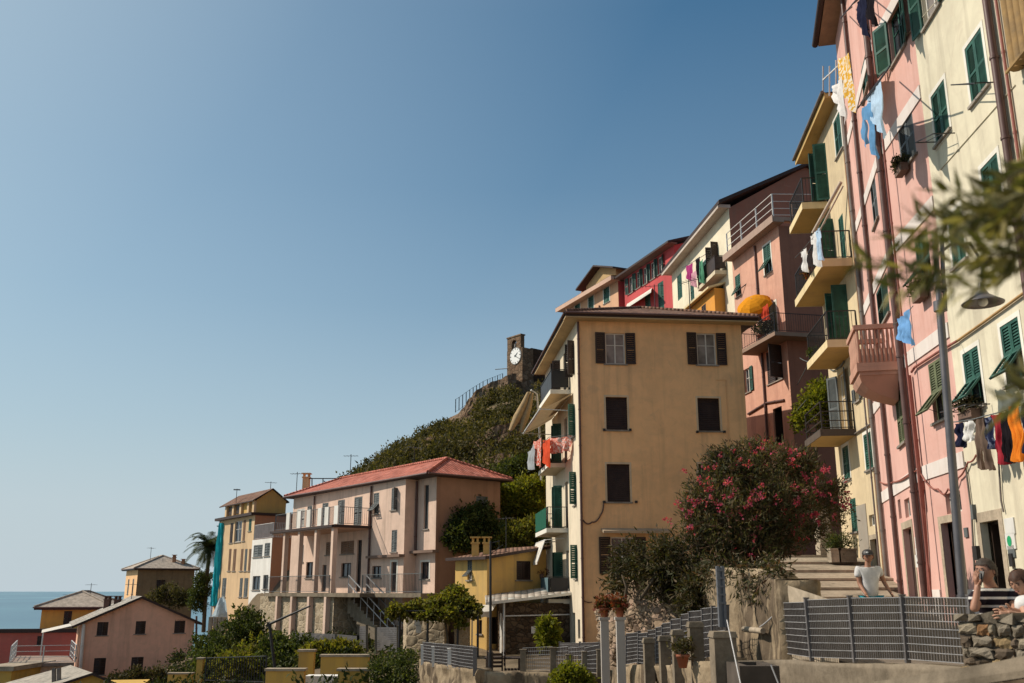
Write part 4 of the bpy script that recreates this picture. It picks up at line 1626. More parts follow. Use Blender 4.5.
lp.win(G, G.rect(356.5, 540, 361, 592), 'glass', fm=M_BROWN, sill=False)
lp.win(G, G.rect(341, 563, 351, 577), 'glass', fm=M_BROWN)
lp.win(G, G.rect(322, 565, 326, 592), 'panel', M_BROWN, name='door')
lp.win(G, G.rect(300, 545, 303.5, 562), 'closed', gs)
lp.win(G, G.rect(306, 562, 314, 578), 'glass', fm=M_BROWN)
lp.win(G, G.rect(391, 562, 396.5, 592.5), 'panel', M_BROWN, name='door', surround=M_PALE, st=.12)
lp.win(G, G.rect(372, 566, 381, 578), 'glass', fm=M_BROWN)
lp.win(N2, N2.rect(424, 485, 428.5, 529), 'glass', fm=M_GREY, muntin=False)
lp.win(N2, N2.rect(421, 562, 429, 579), 'glass', fm=M_BROWN, surround=M_PALE, st=.1)
lp.win(EW, (2.6, 3.4, zt - 2.2, zt - .9), 'closed', gs)
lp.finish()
oo = 2.22
uC = [G.L - 3.93 + .0, G.L - 6.06, G.L - 8.31, G.L - 10.4]
mb = MB()
bx(mb, G, uC[3] - 1.8, uC[0] + .15, .003, oo + .15, zf - .22, zf)
blc = mb.build('balcony', plaster('pink_slab', (.5, .31, .23), .6), lp.root)
mb = MB()
bx(mb, G, uC[3] - 1.85, uC[0] + .2, oo + .151, oo + .28, zf - .16, zf - .02)
bx(mb, G, uC[0] + .151, uC[0] + .27, .003, oo + .15, zf - .16, zf - .02)
q = mb.build('gutter', M_FASCIA, lp.root)
q.parent = blc
mb = MB()
railing(mb, [G.pt(uC[0] + .05, zf, .1), G.pt(uC[0] + .05, zf, oo), G.pt(uC[3] - 1.7, zf, oo)], 1.0, .13, 'bars', .05, .018)
q = mb.build('railing', M_GREY, lp.root)
q.parent = blc
for px_ in (289, 300, 309.5, 320.5, 327.5, 337):
    mb = MB()
    u, z = G.at(px_, 528, oo + .02)
    bx(mb, G, u - .24, u + .24, oo + .03, oo + .13, zf + .002, zf + 1.02)
    q = mb.build('parapet', P_WHITE, lp.root)
    q.parent = blc
zl = zg - 2.7
for u in uC:
    mb = MB()
    bx(mb, G, u - .13, u + .13, oo - .14, oo + .12, zg + .003, zf - .222)
    mb.build('column', P_LPK, lp.root)
mb = MB()
bx(mb, G, uC[3] - 2.0, G.L + .001, .004, oo + .35, zg - .2, zg)
bx(mb, G, G.L + .0012, G.L + 2.5, -.72, oo - .5, zg - .2, zg)
bx(mb, G, G.L + 2.51, G.L + 4.6, -4.2, oo - .5, zg - .2, zg)
ter = mb.build('terrace', M_CONC, lp.root)
mb = MB()
railing(mb, [G.pt(uC[3] - 2.0, zg, oo + .3), G.pt(uC[0] + .3, zg, oo + .3)], .95, .14, 'bars', .05, .016)
railing(mb, [G.pt(uC[0] + 2.4, zg, oo - .6), G.pt(G.L + 4.5, zg, oo - .6)], .95, .14, 'bars', .05, .016)
q = mb.build('railing', M_GREY, lp.root)
q.parent = ter
# floor ledges on the sunny wall
mb = MB()
zz = G.at(392, 556)[1]
bx(mb, G, uC[0] + .3, G.L + .1, .003, .35, zz - .08, zz + .06)
bx(mb, N2, -.01, N2.L + .35, .003, .4, zz + .1, zz + .24)
mb.build('ledge', plaster('brown_ledge', (.2, .13, .1), .7), lp.root)
pipe_px(lp, G, (369.5, 500), (369, 580), .06, M_PIPE, zt - .1, zg)
pipe_px(lp, N2, (416.5, 480), (416, 540), .06, M_PIPE, zt - .1, zz)
pipe_px(lp, G, (314, 505), (313, 525), .05, M_PIPE, zt - .1, zf)
# roof: main hip and a stepped near end
C0 = step(FM, NN, -.0)
hh = at(439, 457.5, 58.0).z - (zt + .1)
hip_roof(lp.root, [FM, step(A, NN, .4), step(A, EE, Wd), step(FM, EE, Wd + .75)], zt + .12, 1.2, .48, T_RED, thick=.14)
# chimneys, antenna frame, sheeted corner
p = at(306, 489, 67)
chimney(lp.root, p, .45, .75, P_OCH)
mb = MB()
for (px_, y0, y1) in ((312, 478, 494), (323, 479, 492), (335, 478, 490)):
    mb.bar(at(px_, y0, 66), at(px_, y1 + 6, 66), .06)
mb.bar(at(309, 478.5, 66), at(337, 478.5, 66), .06)
mb.build('pergola_frame', M_IRON, lp.root)
# terrace retaining wall with buttress columns
tw = House('retaining_wall', 'sunlit rubble retaining wall with buttresses below the long pink house terrace', [step(step(FM, NN, oo + .1), D, -1.0 + .0), step(step(B0, NN, oo + .1), D, 3.4), step(step(B0, NN, .1), D, 3.4), step(step(FM, NN, .1), D, -1.0)], -4.5, zg - .21, RUBL, 'wall')
tw.finish()
for u in uC:
    mb = MB()
    bx(mb, G, u - .13, u + .13, oo + .11, oo + .38, -4.4, zg - .205)
    mb.build('buttress', P_LPK, tw.root)
# stair going down from the terrace beside the wall
st = MB()
P0 = G.pt(uC[0] + .9, zg, oo - 1.1)
n = 14
sdir = Vector((EE[0] * .55 + .3, -.75, 0)).normalized()
sd2 = Vector((-sdir.y, sdir.x, 0))
for i in range(n):
    p = P0 + sdir * (.3 * i)
    z = zg - .18 * (i + 1)
    a, b = p - sd2 * .6, p + sd2 * .6
    c, d_ = b + sdir * .3, a + sdir * .3
    st.hexa([Vector((v.x, v.y, z - .9)) for v in (a, d_, c, b)][::1], [Vector((v.x, v.y, z)) for v in (a, d_, c, b)])
root = thing('outside_stair', 'concrete stair with metal handrail coming down from the pink house terrace', 'stair', tuple(P0 + Vector((0, 0, -3))))
st.build('steps', M_CONC, root)
mb = MB()
for s_ in (-.6, .6):
    a = P0 - sd2 * s_
    b = a + sdir * (.3 * n) - Vector((0, 0, .18 * n))
    for hgt in (.5, .95):
        mb.bar(a + Vector((0, 0, hgt)), b + Vector((0, 0, hgt)), .05)
    for i in range(8):
        q = a.lerp(b, i / 7)
        mb.bar(q - Vector((0, 0, .2)), q + Vector((0, 0, .95)), .035, up=(1, 0, 0))
mb.build('railing', M_FENCEL, root)

# ------------------------------------------------ small mustard house beside the ochre house
D4, E4 = V2(-40), V2(50)
A = (-1.16, 46.0)
L4 = step(A, D4, along(A, D4, 455))
yh = House('cottage', 'small mustard yellow house with twin chimney pots and white awning left of the ochre house', [L4, A, step(A, E4, 3.7), step(L4, E4, 3.7)], -2.9, at(487, 557, 46).z, P_YEL)
G, E = yh.F[0], yh.F[1]
yh.win(G, G.rect(467.5, 560, 472, 580), 'flap', M_GREY, M_WHITEW, flap=50)
yh.win(E, E.rect(516.5, 561, 530.5, 580), 'closed', M_BROWN)
yh.win(E, E.rect(490, 617, 498, 644), 'dark', M_DARKW, name='door')
yh.win(G, G.rect(478, 620, 482, 634), 'glass', fm=M_BROWN)
yh.finish()
zc = yh.z1
slab_roof(yh.root, [G.pt(-.35, zc + .02, .35), G.pt(G.L + .3, zc + .02, .35), E.pt(3.75, zc + .62, .3), E.pt(3.7, zc + .62, -2.9), (L4[0] - .3, L4[1] + .4, zc + .03)], .14, T_OLD)
mb = MB()
mb.poly(E.pt(0, zc), E.pt(3.7, zc), E.pt(3.7, zc + .5))
mb.build('gable', P_YEL, yh.root)
for dx in (-.3, .25):
    p = at(481.5, 553, 47.2)
    chimney(yh.root, (p.x + dx, p.y, zc + .1), .34, .55, P_YEL)
# canvas awning on a post
mb = MB()
a, b = at(470, 613, 44.6), at(492, 611, 44.9)
c, d_ = at(497, 604, 45.9), at(480, 605, 45.9)
for i in range(6):
    t0, t1 = i / 6, (i + 1) / 6
    mb.poly(a.lerp(b, t0), a.lerp(b, t1), d_.lerp(c, t1), d_.lerp(c, t0))
    mb.poly(a.lerp(b, t0) - Vector((0, 0, .22 + .04 * (i % 2))), a.lerp(b, t1) - Vector((0, 0, .22 + .04 * ((i + 1) % 2))), a.lerp(b, t1), a.lerp(b, t0))
aw = mb.build('awning', M_WHITEC, yh.root)
for q_ in (a + Vector((.1, 0, 0)), b - Vector((.1, 0, 0))):
    mb = MB()
    mb.bar(Vector((q_.x, q_.y, -2.9)), q_, .06)
    q = mb.build('post', M_WHITEM, yh.root)
    q.parent = aw
# stone shed in front with thin lean-to roof
A5 = (at(504, 640, 44.6).x, 44.6)
sh = House('stone_shed', 'dark rubble shed with a thin sloping roof beside the ochre house', [(A5[0] - .35, 46.3), A5, (2.62, 45.4), (2.5, 46.9)], -2.9, -.55, RUBD, 'shed')
sh.win(sh.F[0], (.5, 1.2, -2.9, -1.0), 'panel', M_WHITEW, name='door', depth=.1)
sh.finish()
E = sh.F[1]
plate(E, 533.5, 630, .22, .3, M_PLATE, 'plate', sh.root, .03)
z_ = -.5
slab_roof(sh.root, [(A5[0] - .8, 43.9, z_ + .0), (2.7, 44.8, z_ + .42), (2.55, 47.0, z_ + .75), (A5[0] - .9, 46.2, z_ + .3)], .12, T_GREY, M_PALE)
mb = MB()
mb.tube([(A5[0], 44.3, -2.9), (A5[0], 44.3, -.4)], .05, 7)
mb.tube([(A5[0], 44.3, -1.1), (2.6, 45.1, -1.05)], .03, 6)
mb.build('drainpipe', M_WHITEM, sh.root)

# ------------------------------------------------ tall ochre house on the left with attic gable
D3, E3 = V2(-35), V2(55)
A = ((250 - 512) / 992 * 78, 78.0)
L3 = step(A, D3, along(A, D3, 214))
zt = Fac(L3, A).at(253, 514)[1]
oh = House('town_house', 'tall apricot house with yellow attic gable and many narrow windows next to the palm', [L3, A, step(A, E3, 12), step(L3, E3, 12)], -6, zt, plaster('apricot_plaster', (.62, .43, .25), .5), 'house')
oh.pitch = .16
G, E = oh.F[0], oh.F[1]
oh.win(G, G.rect(234.5, 521, 241.5, 542), 'glass', fm=M_WHITEW)
oh.win(G, G.rect(230, 523, 233, 543), 'closed', M_BROWN)
oh.win(G, G.rect(243, 520, 245.5, 541), 'closed', MATS['brown_shutter'])
oh.win(G, G.rect(248.8, 519, 251.5, 531), 'closed', M_GREEN)
for (a, b) in ((228.5, 231), (233, 236), (240.5, 243), (244.5, 247), (248.5, 251)):
    oh.win(G, G.rect(a, 549, b, 571), 'closed', MATS['brown_shutter'] if a != 244.5 else M_GREY)
for (a, b) in ((222, 226), (239.5, 242.5), (244, 248)):
    oh.win(G, G.rect(a, 578, b, 597), 'closed', M_GREY)
oh.win(E, (5.8, 6.9, zt - 2.6, zt - .9), 'closed', M_BROWN)
oh.finish()
mb = MB()
bx(mb, E, .03, 12, .004, .03, zt - 6, zt - .02)
mb.build('end_wall', P_TERR, oh.root)
slab_roof(oh.root, [G.pt(-.2, zt + .1, .35), G.pt(G.L + .1, zt + .1, .35), E.pt(12, zt + .1, .3), (step(L3, E3, 12)[0], step(L3, E3, 12)[1], zt + .1)], .22, T_OLD)
Z0 = zt + .11
ua, ub = 1.6, 8.0
DEP = along(tuple(G.pt(8.0, 0, -.3))[:2], E3, 281)
H1, H2_ = 1.05, 1.95
mb = MB()
mb.hexa([G.pt(ua - 1, Z0, -.3), G.pt(ub, Z0, -.3), G.pt(ub, Z0, -.3 - DEP), G.pt(ua - 1, Z0, -.3 - DEP)], [G.pt(ua - 1, Z0 + H1, -.3), G.pt(ub, Z0 + H1, -.3), G.pt(ub, Z0 + H1, -.3 - DEP), G.pt(ua - 1, Z0 + H1, -.3 - DEP)])
at2 = mb.build('attic', P_YEL, oh.root)
mb = MB()
Eo = -.02 + ub - G.L
gp = lambda o, z: G.pt(ub + .003, z, o)
mb.poly(gp(-.3, Z0 + H1), gp(-.3 - DEP, Z0 + H1), gp(-.3 - DEP / 2, Z0 + H2_))
mb.build('gable', P_YEL, oh.root)
slab_roof(oh.root, [G.pt(ua - 1.6, Z0 + H1 - .05, .1), G.pt(ub + .2, Z0 + H1 - .05, .1), G.pt(ub + .2, Z0 + H2_ + .1, -.3 - DEP / 2), G.pt(ua - 1.6, Z0 + H2_ + .1, -.3 - DEP / 2)], .08, T_OLD)
slab_roof(oh.root, [G.pt(ub + .2, Z0 + H1 - .05, -.5 - DEP), G.pt(ua - 1.6, Z0 + H1 - .05, -.5 - DEP), G.pt(ua - 1.6, Z0 + H2_ + .1, -.3 - DEP / 2), G.pt(ub + .2, Z0 + H2_ + .1, -.3 - DEP / 2)], .08, T_OLD)
for u in (1.2, 3.0, 4.8, 6.6, 7.8):
    mb = MB()
    bx(mb, G, u - .2, u + .2, -.296, -.1, Z0 + .01, Z0 + .98)
    mb.build('attic_pier', oh.wall, oh.root)
for (ua_, ub_) in ((1.5, 2.7), (3.4, 4.4)):
    mb = MB()
    bx(mb, G, ua_, ub_, -.299, -.25, Z0 + .2, Z0 + .9)
    mb.build('attic_window', M_BROWN, oh.root)
# ------------------------------------------------ terracotta flat roofed annexe
A = ((269 - 512) / 992 * 71, 71.0)
L3 = step(A, D3, along(A, D3, 249))
zt = Fac(L3, A).at(271, 538)[1]
tf = House('town_house', 'low terracotta annexe with white sunny side and railed flat roof', [L3, A, step(A, E3, 4.2), step(L3, E3, 4.2)], -6, zt, P_TERR)
tf.pitch = .16
tf.wm[0] = P_WHITE
G = tf.F[0]
tf.win(G, G.rect(253.5, 545, 262.5, 557), 'closed', M_GREY)
tf.win(G, G.rect(264.5, 543, 270, 556), 'closed', M_GREY)
tf.win(G, G.rect(252.5, 576, 260, 590), 'glass', fm=M_GREY)
tf.win(G, G.rect(263, 575, 268, 589), 'glass', fm=M_GREY)
tf.finish()
mb = MB()
railing(mb, [G.pt(.1, zt, -.1), G.pt(G.L - .1, zt, -.1), tf.F[1].pt(4.1, zt, -.1)], 1.1, .13, 'bars', .05, .03)
mb.build('railing', M_WHITEM, tf.root)

# ------------------------------------------------ gable house at lower left
U, BK = V2(65), V2(-25)
A = ((85 - 512) / 992 * 68, 68.0)
Bq = step(A, U, along(A, U, 197))
zL = at(84, 622, 68).z
gh = House('gable_house', 'rosy gable fronted house with six dark shuttered windows at lower left', [A, Bq, step(Bq, BK, 9), step(A, BK, 9)], -9.5, zL, P_GAB)
gh.pitch = .14
G, E = gh.F[0], gh.F[3]
for (x0, y0, x1, y1) in ((97, 622, 108, 635.5), (135.5, 621, 145.5, 634), (174.5, 619.5, 185, 633), (93.5, 658, 105.5, 675), (131, 657, 143, 673), (173, 652.5, 184.5, 669)):
    gh.win(G, G.rect(x0, y0, x1, y1), 'closed', M_BROWN, surround=P_GAB, st=.1)
gh.win(E, (6.5, 7.5, -4.5, -2.6), 'closed', M_GREEN)
gh.win(E, (3.5, 4.5, -4.5, -2.6), 'closed', M_GREEN)
gh.finish()
zA = at(142, 598, 69).z
mb = MB()
um = G.L / 2
zR = zL + .25
mb.poly(G.pt(0, zL), G.pt(G.L, zL), G.pt(um, zA))
mb.build('gable', P_GAB, gh.root)
slab_roof(gh.root, [G.pt(-.6, zL - .25, .35), G.pt(um, zA + .12, .35), G.pt(um, zA + .12, -9.4), G.pt(-.6, zL - .25, -9.4)][::1], .16, T_GREY)
slab_roof(gh.root, [G.pt(um, zA + .12, .35), G.pt(G.L + .5, zL - .15, .35), G.pt(G.L + .5, zL - .15, -9.4), G.pt(um, zA + .12, -9.4)], .16, T_GREY)
for (px_, yy) in ((107, 600), (117, 600)):
    p = at(px_, yy + 8, 75)
    chimney(gh.root, p, .40, .55, paint('dark_brick', (.12, .06, .045), .9))
gh.pipe([G.P(84, 624, .1), G.P(80.5, 668, .1), G.P(80, 690, .1)], .11, P_WHITE)
gh.pipe([G.P(196.5, 616, .08), G.P(196, 690, .08)], .07, M_PIPE)
# side veranda with white sheet roof
mb = MB()
mb.poly(E.pt(3.0, -2.75, 2.4), E.pt(8.6, -2.75, 2.4), E.pt(8.6, -2.2, .02), E.pt(3.0, -2.2, .02))
aw = mb.build('canopy', M_WHITEC, gh.root)
for u in (3.1, 5.8, 8.5):
    mb = MB()
    mb.bar(E.pt(u, -9, 2.3), E.pt(u, -2.78, 2.3), .07)
    q = mb.build('post', M_WHITEM, gh.root)
    q.parent = aw

# ------------------------------------------------ ochre hip house
U, BK = V2(80), V2(-10)
A = ((44 - 512) / 992 * 84, 84.0)
Bq = step(A, U, along(A, U, 110))
zL = at(44, 608, 84).z
ho = House('villa', 'ochre villa with pale hip roof above the dull red house by the sea', [A, Bq, step(Bq, BK, 6), step(A, BK, 6)], -12, zL, P_YELF)
ho.pitch = .16
G, E = ho.F[0], ho.F[3]
ho.win(G, G.rect(63.5, 611, 71.5, 627), 'closed', M_BROWN)
ho.win(E, (4.4, 5.2, zL - 2, zL - .6), 'closed', M_BROWN)
ho.win(G, (3.9, 4.8, zL - 2.2, zL - .7), 'closed', M_BROWN)
ho.finish()
hip_roof(ho.root, [A, Bq, step(Bq, BK, 6), step(A, BK, 6)], zL + .1, 1.25, .5, paint('pale_tiles', (.44, .36, .29), .9, .4, .1), ridge=.33, thick=.25)
mb = MB()
bx(mb, G, -.4, G.L, .003, 1.3, zL - 2.75, zL - 2.6)
bk = mb.build('balcony', M_CONC, ho.root)
mb = MB()
railing(mb, [G.pt(-.3, zL - 2.6, 1.2), G.pt(G.L, zL - 2.6, 1.2)], .9, .2, 'bars', .05, .03)
q = mb.build('railing', M_IRON, ho.root)
q.parent = bk
A = ((2 - 512) / 992 * 78, 78.0)
Bq = ((80 - 512) / 992 * 78, 79.0)
zL = at(20, 633, 78).z
rh = House('flat_house', 'dull red flat roofed house at the far left edge above the sea', [A, Bq, (Bq[0] - 1, 84), (A[0] - 1, 83)], -14, zL, P_REDW)
rh.win(0, rh.F[0].rect(37, 636, 41.5, 645), 'closed', M_BROWN)
rh.finish()
mb = MB()
G = rh.F[0]
bx(mb, G, -.2, G.L + .2, -.3, .2, zL + .002, zL + .3)
mb.build('cornice', M_FASCIA, rh.root)
# ------------------------------------------------ hip villa in shade
U, BK = V2(60), V2(-30)
A = ((136 - 512) / 992 * 105, 105.0)
Bq = step(A, U, along(A, U, 193))
zL = at(137, 569, 105).z
vl = House('villa', 'square hip roofed villa with ivy stained front behind the gable house', [A, Bq, step(Bq, BK, 7.5), step(A, BK, 7.5)], -16, zL, P_OCH)
vl.pitch = .18
vl.wm[0] = plaster('stained_shade_plaster', (.26, .175, .10), 1.0, (.04, .035, .025))  # stained front, with its shade put into the dark base colour
E = vl.F[3]
for u in (2.2, 5.2):
    for dz in (-2.6, -5.6):
        vl.win(E, (u - .45, u + .45, zL + dz, zL + dz + 1.6), 'closed', M_GREY)
vl.win(0, (2.0, 2.9, zL - 2.6, zL - 1.1), 'closed', M_BROWN)
vl.finish()
hip_roof(vl.root, [A, Bq, step(Bq, BK, 7.5), step(A, BK, 7.5)], zL + .1, at(172, 557, 110).z - zL, .45, MATS['pale_tiles'], thick=.2)
p = at(174, 562, 108)
chimney(vl.root, (p.x, p.y, zL + .9), .3, .35, P_TERR)
p = at(183, 565, 108)
chimney(vl.root, (p.x, p.y, zL + .5), .3, .3, P_TERR)

# ------------------------------------------------ terrace house, pale roof and yellow gable in the corner
Y = 60.0
A = (at(14, 662, Y).x, Y)
Bq = (at(66, 662, Y).x, Y + 1)
zL = at(40, 667, Y).z
th = House('flat_house', 'low house with white railed roof terrace in the lower left corner', [A, Bq, (Bq[0] * 1.11 - .3, Y + 7), (A[0] * 1.11, Y + 7)], -12, zL, P_LPK)
th.win(0, (1.2, 2.0, zL - 2.2, zL - .8), 'closed', M_BROWN)
th.finish()
mb = MB()
mb.hexa([(A[0] - .3, Y - .3, zL + .002), (Bq[0] + .2, Y + .7, zL + .002), (Bq[0] * 1.11 - .1, Y + 7, zL + .002), (A[0] * 1.11, Y + 7, zL + .002)], [(A[0] - .3, Y - .3, zL + .2), (Bq[0] + .2, Y + .7, zL + .2), (Bq[0] * 1.11 - .1, Y + 7, zL + .2), (A[0] * 1.11, Y + 7, zL + .2)])
sl = mb.build('terrace', concrete('terrace_floor', (.34, .25, .2)), th.root)
mb = MB()
G = th.F[0]
railing(mb, [(A[0] * 1.1 - .2, Y + 6.5, zL + .2), G.pt(-.2, zL + .2, .2), G.pt(G.L + .1, zL + .2, .2), (Bq[0] * 1.1, Y + 6.5, zL + .2)], 1.0, .2, 'rails', .06, rails=(.35, .68))
mb.build('railing', M_WHITEM, th.root)
A = (at(-14, 670, 57).x, 57.0)
Bq = (at(12, 670, 57).x, 57.0)
zL = at(0, 671, 57).z
ow = House('flat_house', 'ochre wall with white coping cut by the left picture edge', [A, Bq, (Bq[0], 62), (A[0], 62)], -12, zL, P_YELF)
ow.win(0, (1.0, 1.6, zL - 1.6, zL - .7), 'closed', M_BROWN)
ow.finish()
mb = MB()
bx(mb, ow.F[0], -.2, ow.F[0].L + .15, -5, .15, zL + .002, zL + .25)
mb.build('coping', M_STONE, ow.root)
Y = 50.0
g0, g1, ga = at(38, 692, Y), at(136, 691, Y + 1), at(93, 673.5, Y + .5)
ygh = House('gable_house', 'yellow gable with pale stone slab roof at the bottom left edge', [(g0.x, Y), (g1.x, Y + 1), (g1.x - 1.5, Y + 7), (g0.x - 1.5, Y + 6)], -12, g0.z, P_YELF)
ygh.finish()
mb = MB()
mb.poly(g0, g1, ga)
mb.build('gable', P_YELF, ygh.root)
bk = Vector((-3.0, 4.2, .1))
f_ = Vector((.1, -.3, .06))
slab_roof(ygh.root, [g0 + Vector((-.5, -.3, -.1)), ga + f_, ga + bk, g0 + bk + Vector((-2.5, 0, -.5))], .12, paint('pale_slabs', (.37, .32, .26), .9, .5), M_FASCIA)
slab_roof(ygh.root, [ga + f_, g1 + Vector((.3, -.3, -.05)), g1 + bk, ga + bk], .12, MATS['pale_slabs'], M_FASCIA)
for px_ in (54, 59):
    mb = MB()
    mb.bar(at(px_, 690, 51), at(px_, 668, 51), .16)
    mb.build('chimney', M_PIPEG, ygh.root)


# television aerials on the roofs
def aerial(root, p, h, n=5, turn=0.4):
    p = Vector(p)
    mb = MB()
    mb.tube([p - Vector((0, 0, .4)), p + Vector((0, 0, h))], .025, 5)
    t_ = p + Vector((0, 0, h * .93))
    d_ = Vector((math.cos(turn), math.sin(turn), 0))
    e_ = Vector((-d_.y, d_.x, 0))
    mb.tube([t_ - d_ * .5, t_ + d_ * .5], .014, 4)
    for i in range(n):
        c_ = t_ + d_ * (-.45 + .9 * i / (n - 1))
        mb.tube([c_ - e_ * .28, c_ + e_ * .28], .01, 4)
    return mb.build('aerial', M_IRON, root)


for (h_, px_, py_, Y_, hh) in ((gh, 131, 603, 72, 1.4), (ho, 89, 607, 86, 2.0), (ho, 68, 606, 86, 1.0), (vl, 150, 562, 108, 1.6), (oh, 270, 497, 82, 1.3), (oh, 236, 503, 82, 1.2), (lp, 350, 479, 66, 1.7), (lp, 296, 497, 70, 1.8), (lp, 414, 464, 60, 1.1), (yh, 506, 548, 47, 1.5), (ch, 690, 309, 47, 1.6), (ch, 655, 306, 49, 1.2)):
    aerial(h_.root, at(px_, py_, Y_), hh, 5, px_ * .7)
# ================================================================== ground, sea, hill
CP = [(0, 0, -1.75), (5, 5, -1.6), (3, 10, -1.9), (6.2, 14, -1.25), (8.5, 10, -1.3), (8.3, 5, -1.4), (7.2, 19, -1.0), (9.4, 20, -.95), (9.8, 25, -.7), (11, 30, -.4),
      (14, 34, 1.1), (12.5, 40, 1.3), (14, 46, 1.4), (13, 58, 5), (12, 66, 7), (8, 80, 9), (18, 90, 14),
      (10, 41, -1.2), (6, 40.5, -2.4), (3, 41, -2.6), (4.5, 34, -2.5), (6, 28, -2.3), (4, 24, -2.2), (2, 18, -2.3), (5, 20, -2.0), (7, 24, -1.2), (8, 30, 0.4),
      (0, 44, -2.75), (-2, 40, -2.75), (-1, 34, -2.7), (-3, 24, -2.9), (-4, 15, -3.0), (-8, 8, -4), (-6, 34, -3.6), (-6, 42, -3.1), (-6, 49, -3.0), (-9, 52, -3.0), (-14, 58, -3.4), (-20, 66, -4.2),
      (-12, 44, -4.4), (-14, 36, -5.2), (-12, 26, -5.0), (-20, 50, -6.5), (-22, 60, -6.0), (-26, 66, -8.5), (-33, 66, -9.5), (-30, 50, -9), (-30, 75, -8), (-40, 62, -12), (-40, 84, -10.5), (-45, 76, -13),
      (-38, 105, -10), (-30, 95, -7), (-24, 84, -5), (-60, 84, -24), (-58, 110, -22), (-75, 95, -42), (-40, 130, -25), (-80, 60, -42), (-50, 40, -24), (-40, 10, -18), (-70, 20, -42), (-60, 140, -44), (-20, 140, -20),
      (0, 62, 3.2), (-6, 66, 3), (-14, 74, 2), (-24, 95, -2), (0, 75, 8), (3, 60, 3), (4, 68, 6), (-4, 57, .5), (1, 52, 0.2), (2, 56, 2), (30, 30, 4), (30, 70, 12), (30, 5, 0), (30, 110, 22), (60, 60, 25), (40, 150, 30), (0, -20, -2), (40, -20, 0), (-40, -20, -18)]
CPA = np.array(CP, dtype=float)


def ground_z(x, y):
    x = np.asarray(x, dtype=float)
    y = np.asarray(y, dtype=float)
    num = np.zeros_like(x)
    den = np.zeros_like(x)
    for (a, b, c) in CP:
        w = 1.0 / (((x - a) ** 2 + (y - b) ** 2) + .15) ** 1.9
        num += w * c
        den += w
    return num / den


def grid_sheet(name, xs, ys, zf, mat):
    X, Y = np.meshgrid(xs, ys)
    Z = zf(X, Y)
    v = np.stack([X.ravel(), Y.ravel(), Z.ravel()], 1)
    nx, ny_ = len(xs), len(ys)
    i = np.arange(nx * ny_).reshape(ny_, nx)
    f = np.stack([i[:-1, :-1].ravel(), i[:-1, 1:].ravel(), i[1:, 1:].ravel(), i[1:, :-1].ravel()], 1)
    return numpy_mesh(name, v, f, mat, None, (0, 0, 0), True)


t = NT('dry_earth')
a = t.noise(.5, 6, .65)
b = t.noise(5, 5, .7)
col = t.ramp(a, [(.3, (.075, .06, .035)), (.5, (.17, .125, .08)), (.7, (.25, .19, .12))])
col = t.mix(.6, col, t.ramp(b, [(.3, .45), (.7, 1.0)]), 'MULTIPLY')
M_EARTH = t.done(t.bsdf(col, .95, t.bump(b, .7, .06), .1))
xs = np.concatenate([np.linspace(-400, -92, 10), np.arange(-90, 46, .8), np.linspace(48, 300, 10)])
ys = np.concatenate([np.linspace(-200, -22, 6), np.arange(-20, 125, .8), np.linspace(128, 400, 10)])


def gz(X, Y):
    z = ground_z(X, Y)
    far = np.clip((-X - 70) / 40, 0, 1) + np.clip((Y - 150) / 80, 0, 1) * (X < 20)
    z = z * (1 - np.clip(far, 0, 1)) + -60 * np.clip(far, 0, 1)
    return z + .05 * np.sin(X * 1.7) * np.sin(Y * 1.3)


tag(grid_sheet('ground', xs, ys, gz, M_EARTH), kind='structure')

t = NT('sea_water')
n1 = t.noise((.02, .006, 1), 5, .6)
n2 = t.noise((.0018, .0005, 1), 4, .55)
col = t.ramp(n2, [(.35, (.02, .10, .155)), (.52, (.045, .15, .20)), (.64, (.13, .28, .32))])  # pale streaks are ripple glints painted into the water colour
w1 = t.noise((.6, .6, .6), 4, .6)
sea_b = t.bsdf(col, .28, t.bump(t.mix(.5, n1, w1), .5, .5), .5)
M_SEA = t.done(sea_b)
mb = MB()
mb.poly((-40000, -2000, -45), (20000, -2000, -45), (20000, 40000, -45), (-40000, 40000, -45))
tag(mb.build('sea', M_SEA), kind='structure')

# ------------------------------------------------ hillside
RIDGE = [(285, 575, 96), (308, 525, 97), (336, 482, 98), (365, 464, 101), (385, 454, 103), (400, 444, 104), (415, 435, 105), (430, 424, 106), (445, 420, 107), (458, 414, 107), (472, 404, 107), (485, 396, 107.5), (505, 388, 108), (525, 386, 109), (560, 370, 112), (620, 350, 118), (700, 330, 125)]
rp_ = [at(*p) for p in RIDGE]
FOOT = [Vector(p) for p in ((-22, 95, -6), (-20, 92, -4), (-17, 86, -1), (-15, 79, 1), (-13, 72, 2), (-11, 68, 2.2), (-8.5, 66, 2.4), (-6, 63.5, 2.4), (-3, 60.5, 2.0), (-1.2, 58.5, 1.4), (.2, 56.5, .9), (1.0, 55.5, .8), (1.7, 55.2, .8), (2.2, 56, 1.2), (5, 60, 3), (10, 66, 6), (16, 70, 8))]


def polyline(P, s):
    k = s * (len(P) - 1)
    i = min(int(k), len(P) - 2)
    return P[i].lerp(P[i + 1], k - i)


def hill_pt(s, t_, bump=True):
    """s along the ridge, t_ 0 foot .. 1 ridge .. 1.6 back slope"""
    a, b = polyline(FOOT, s), polyline(rp_, s)
    if t_ <= 1:
        p = a.lerp(b, t_)
        p.z = a.z + (b.z - a.z) * (max(0.0, t_) ** .92)
        # old terraces: shallow steps
        st_ = math.sin(t_ * 30 + s * 5) * .35
        k = (1 - t_) * t_ * 4
        if bump:
            p.z += (st_ + 1.3 * mnoise.noise(p * .12) + .5 * mnoise.noise(p * .5)) * k
    else:
        d = (b - a)
        p = b + Vector((d.x, d.y, 0)) * (t_ - 1) * 1.2
        p.z -= (t_ - 1) * 28
    return p


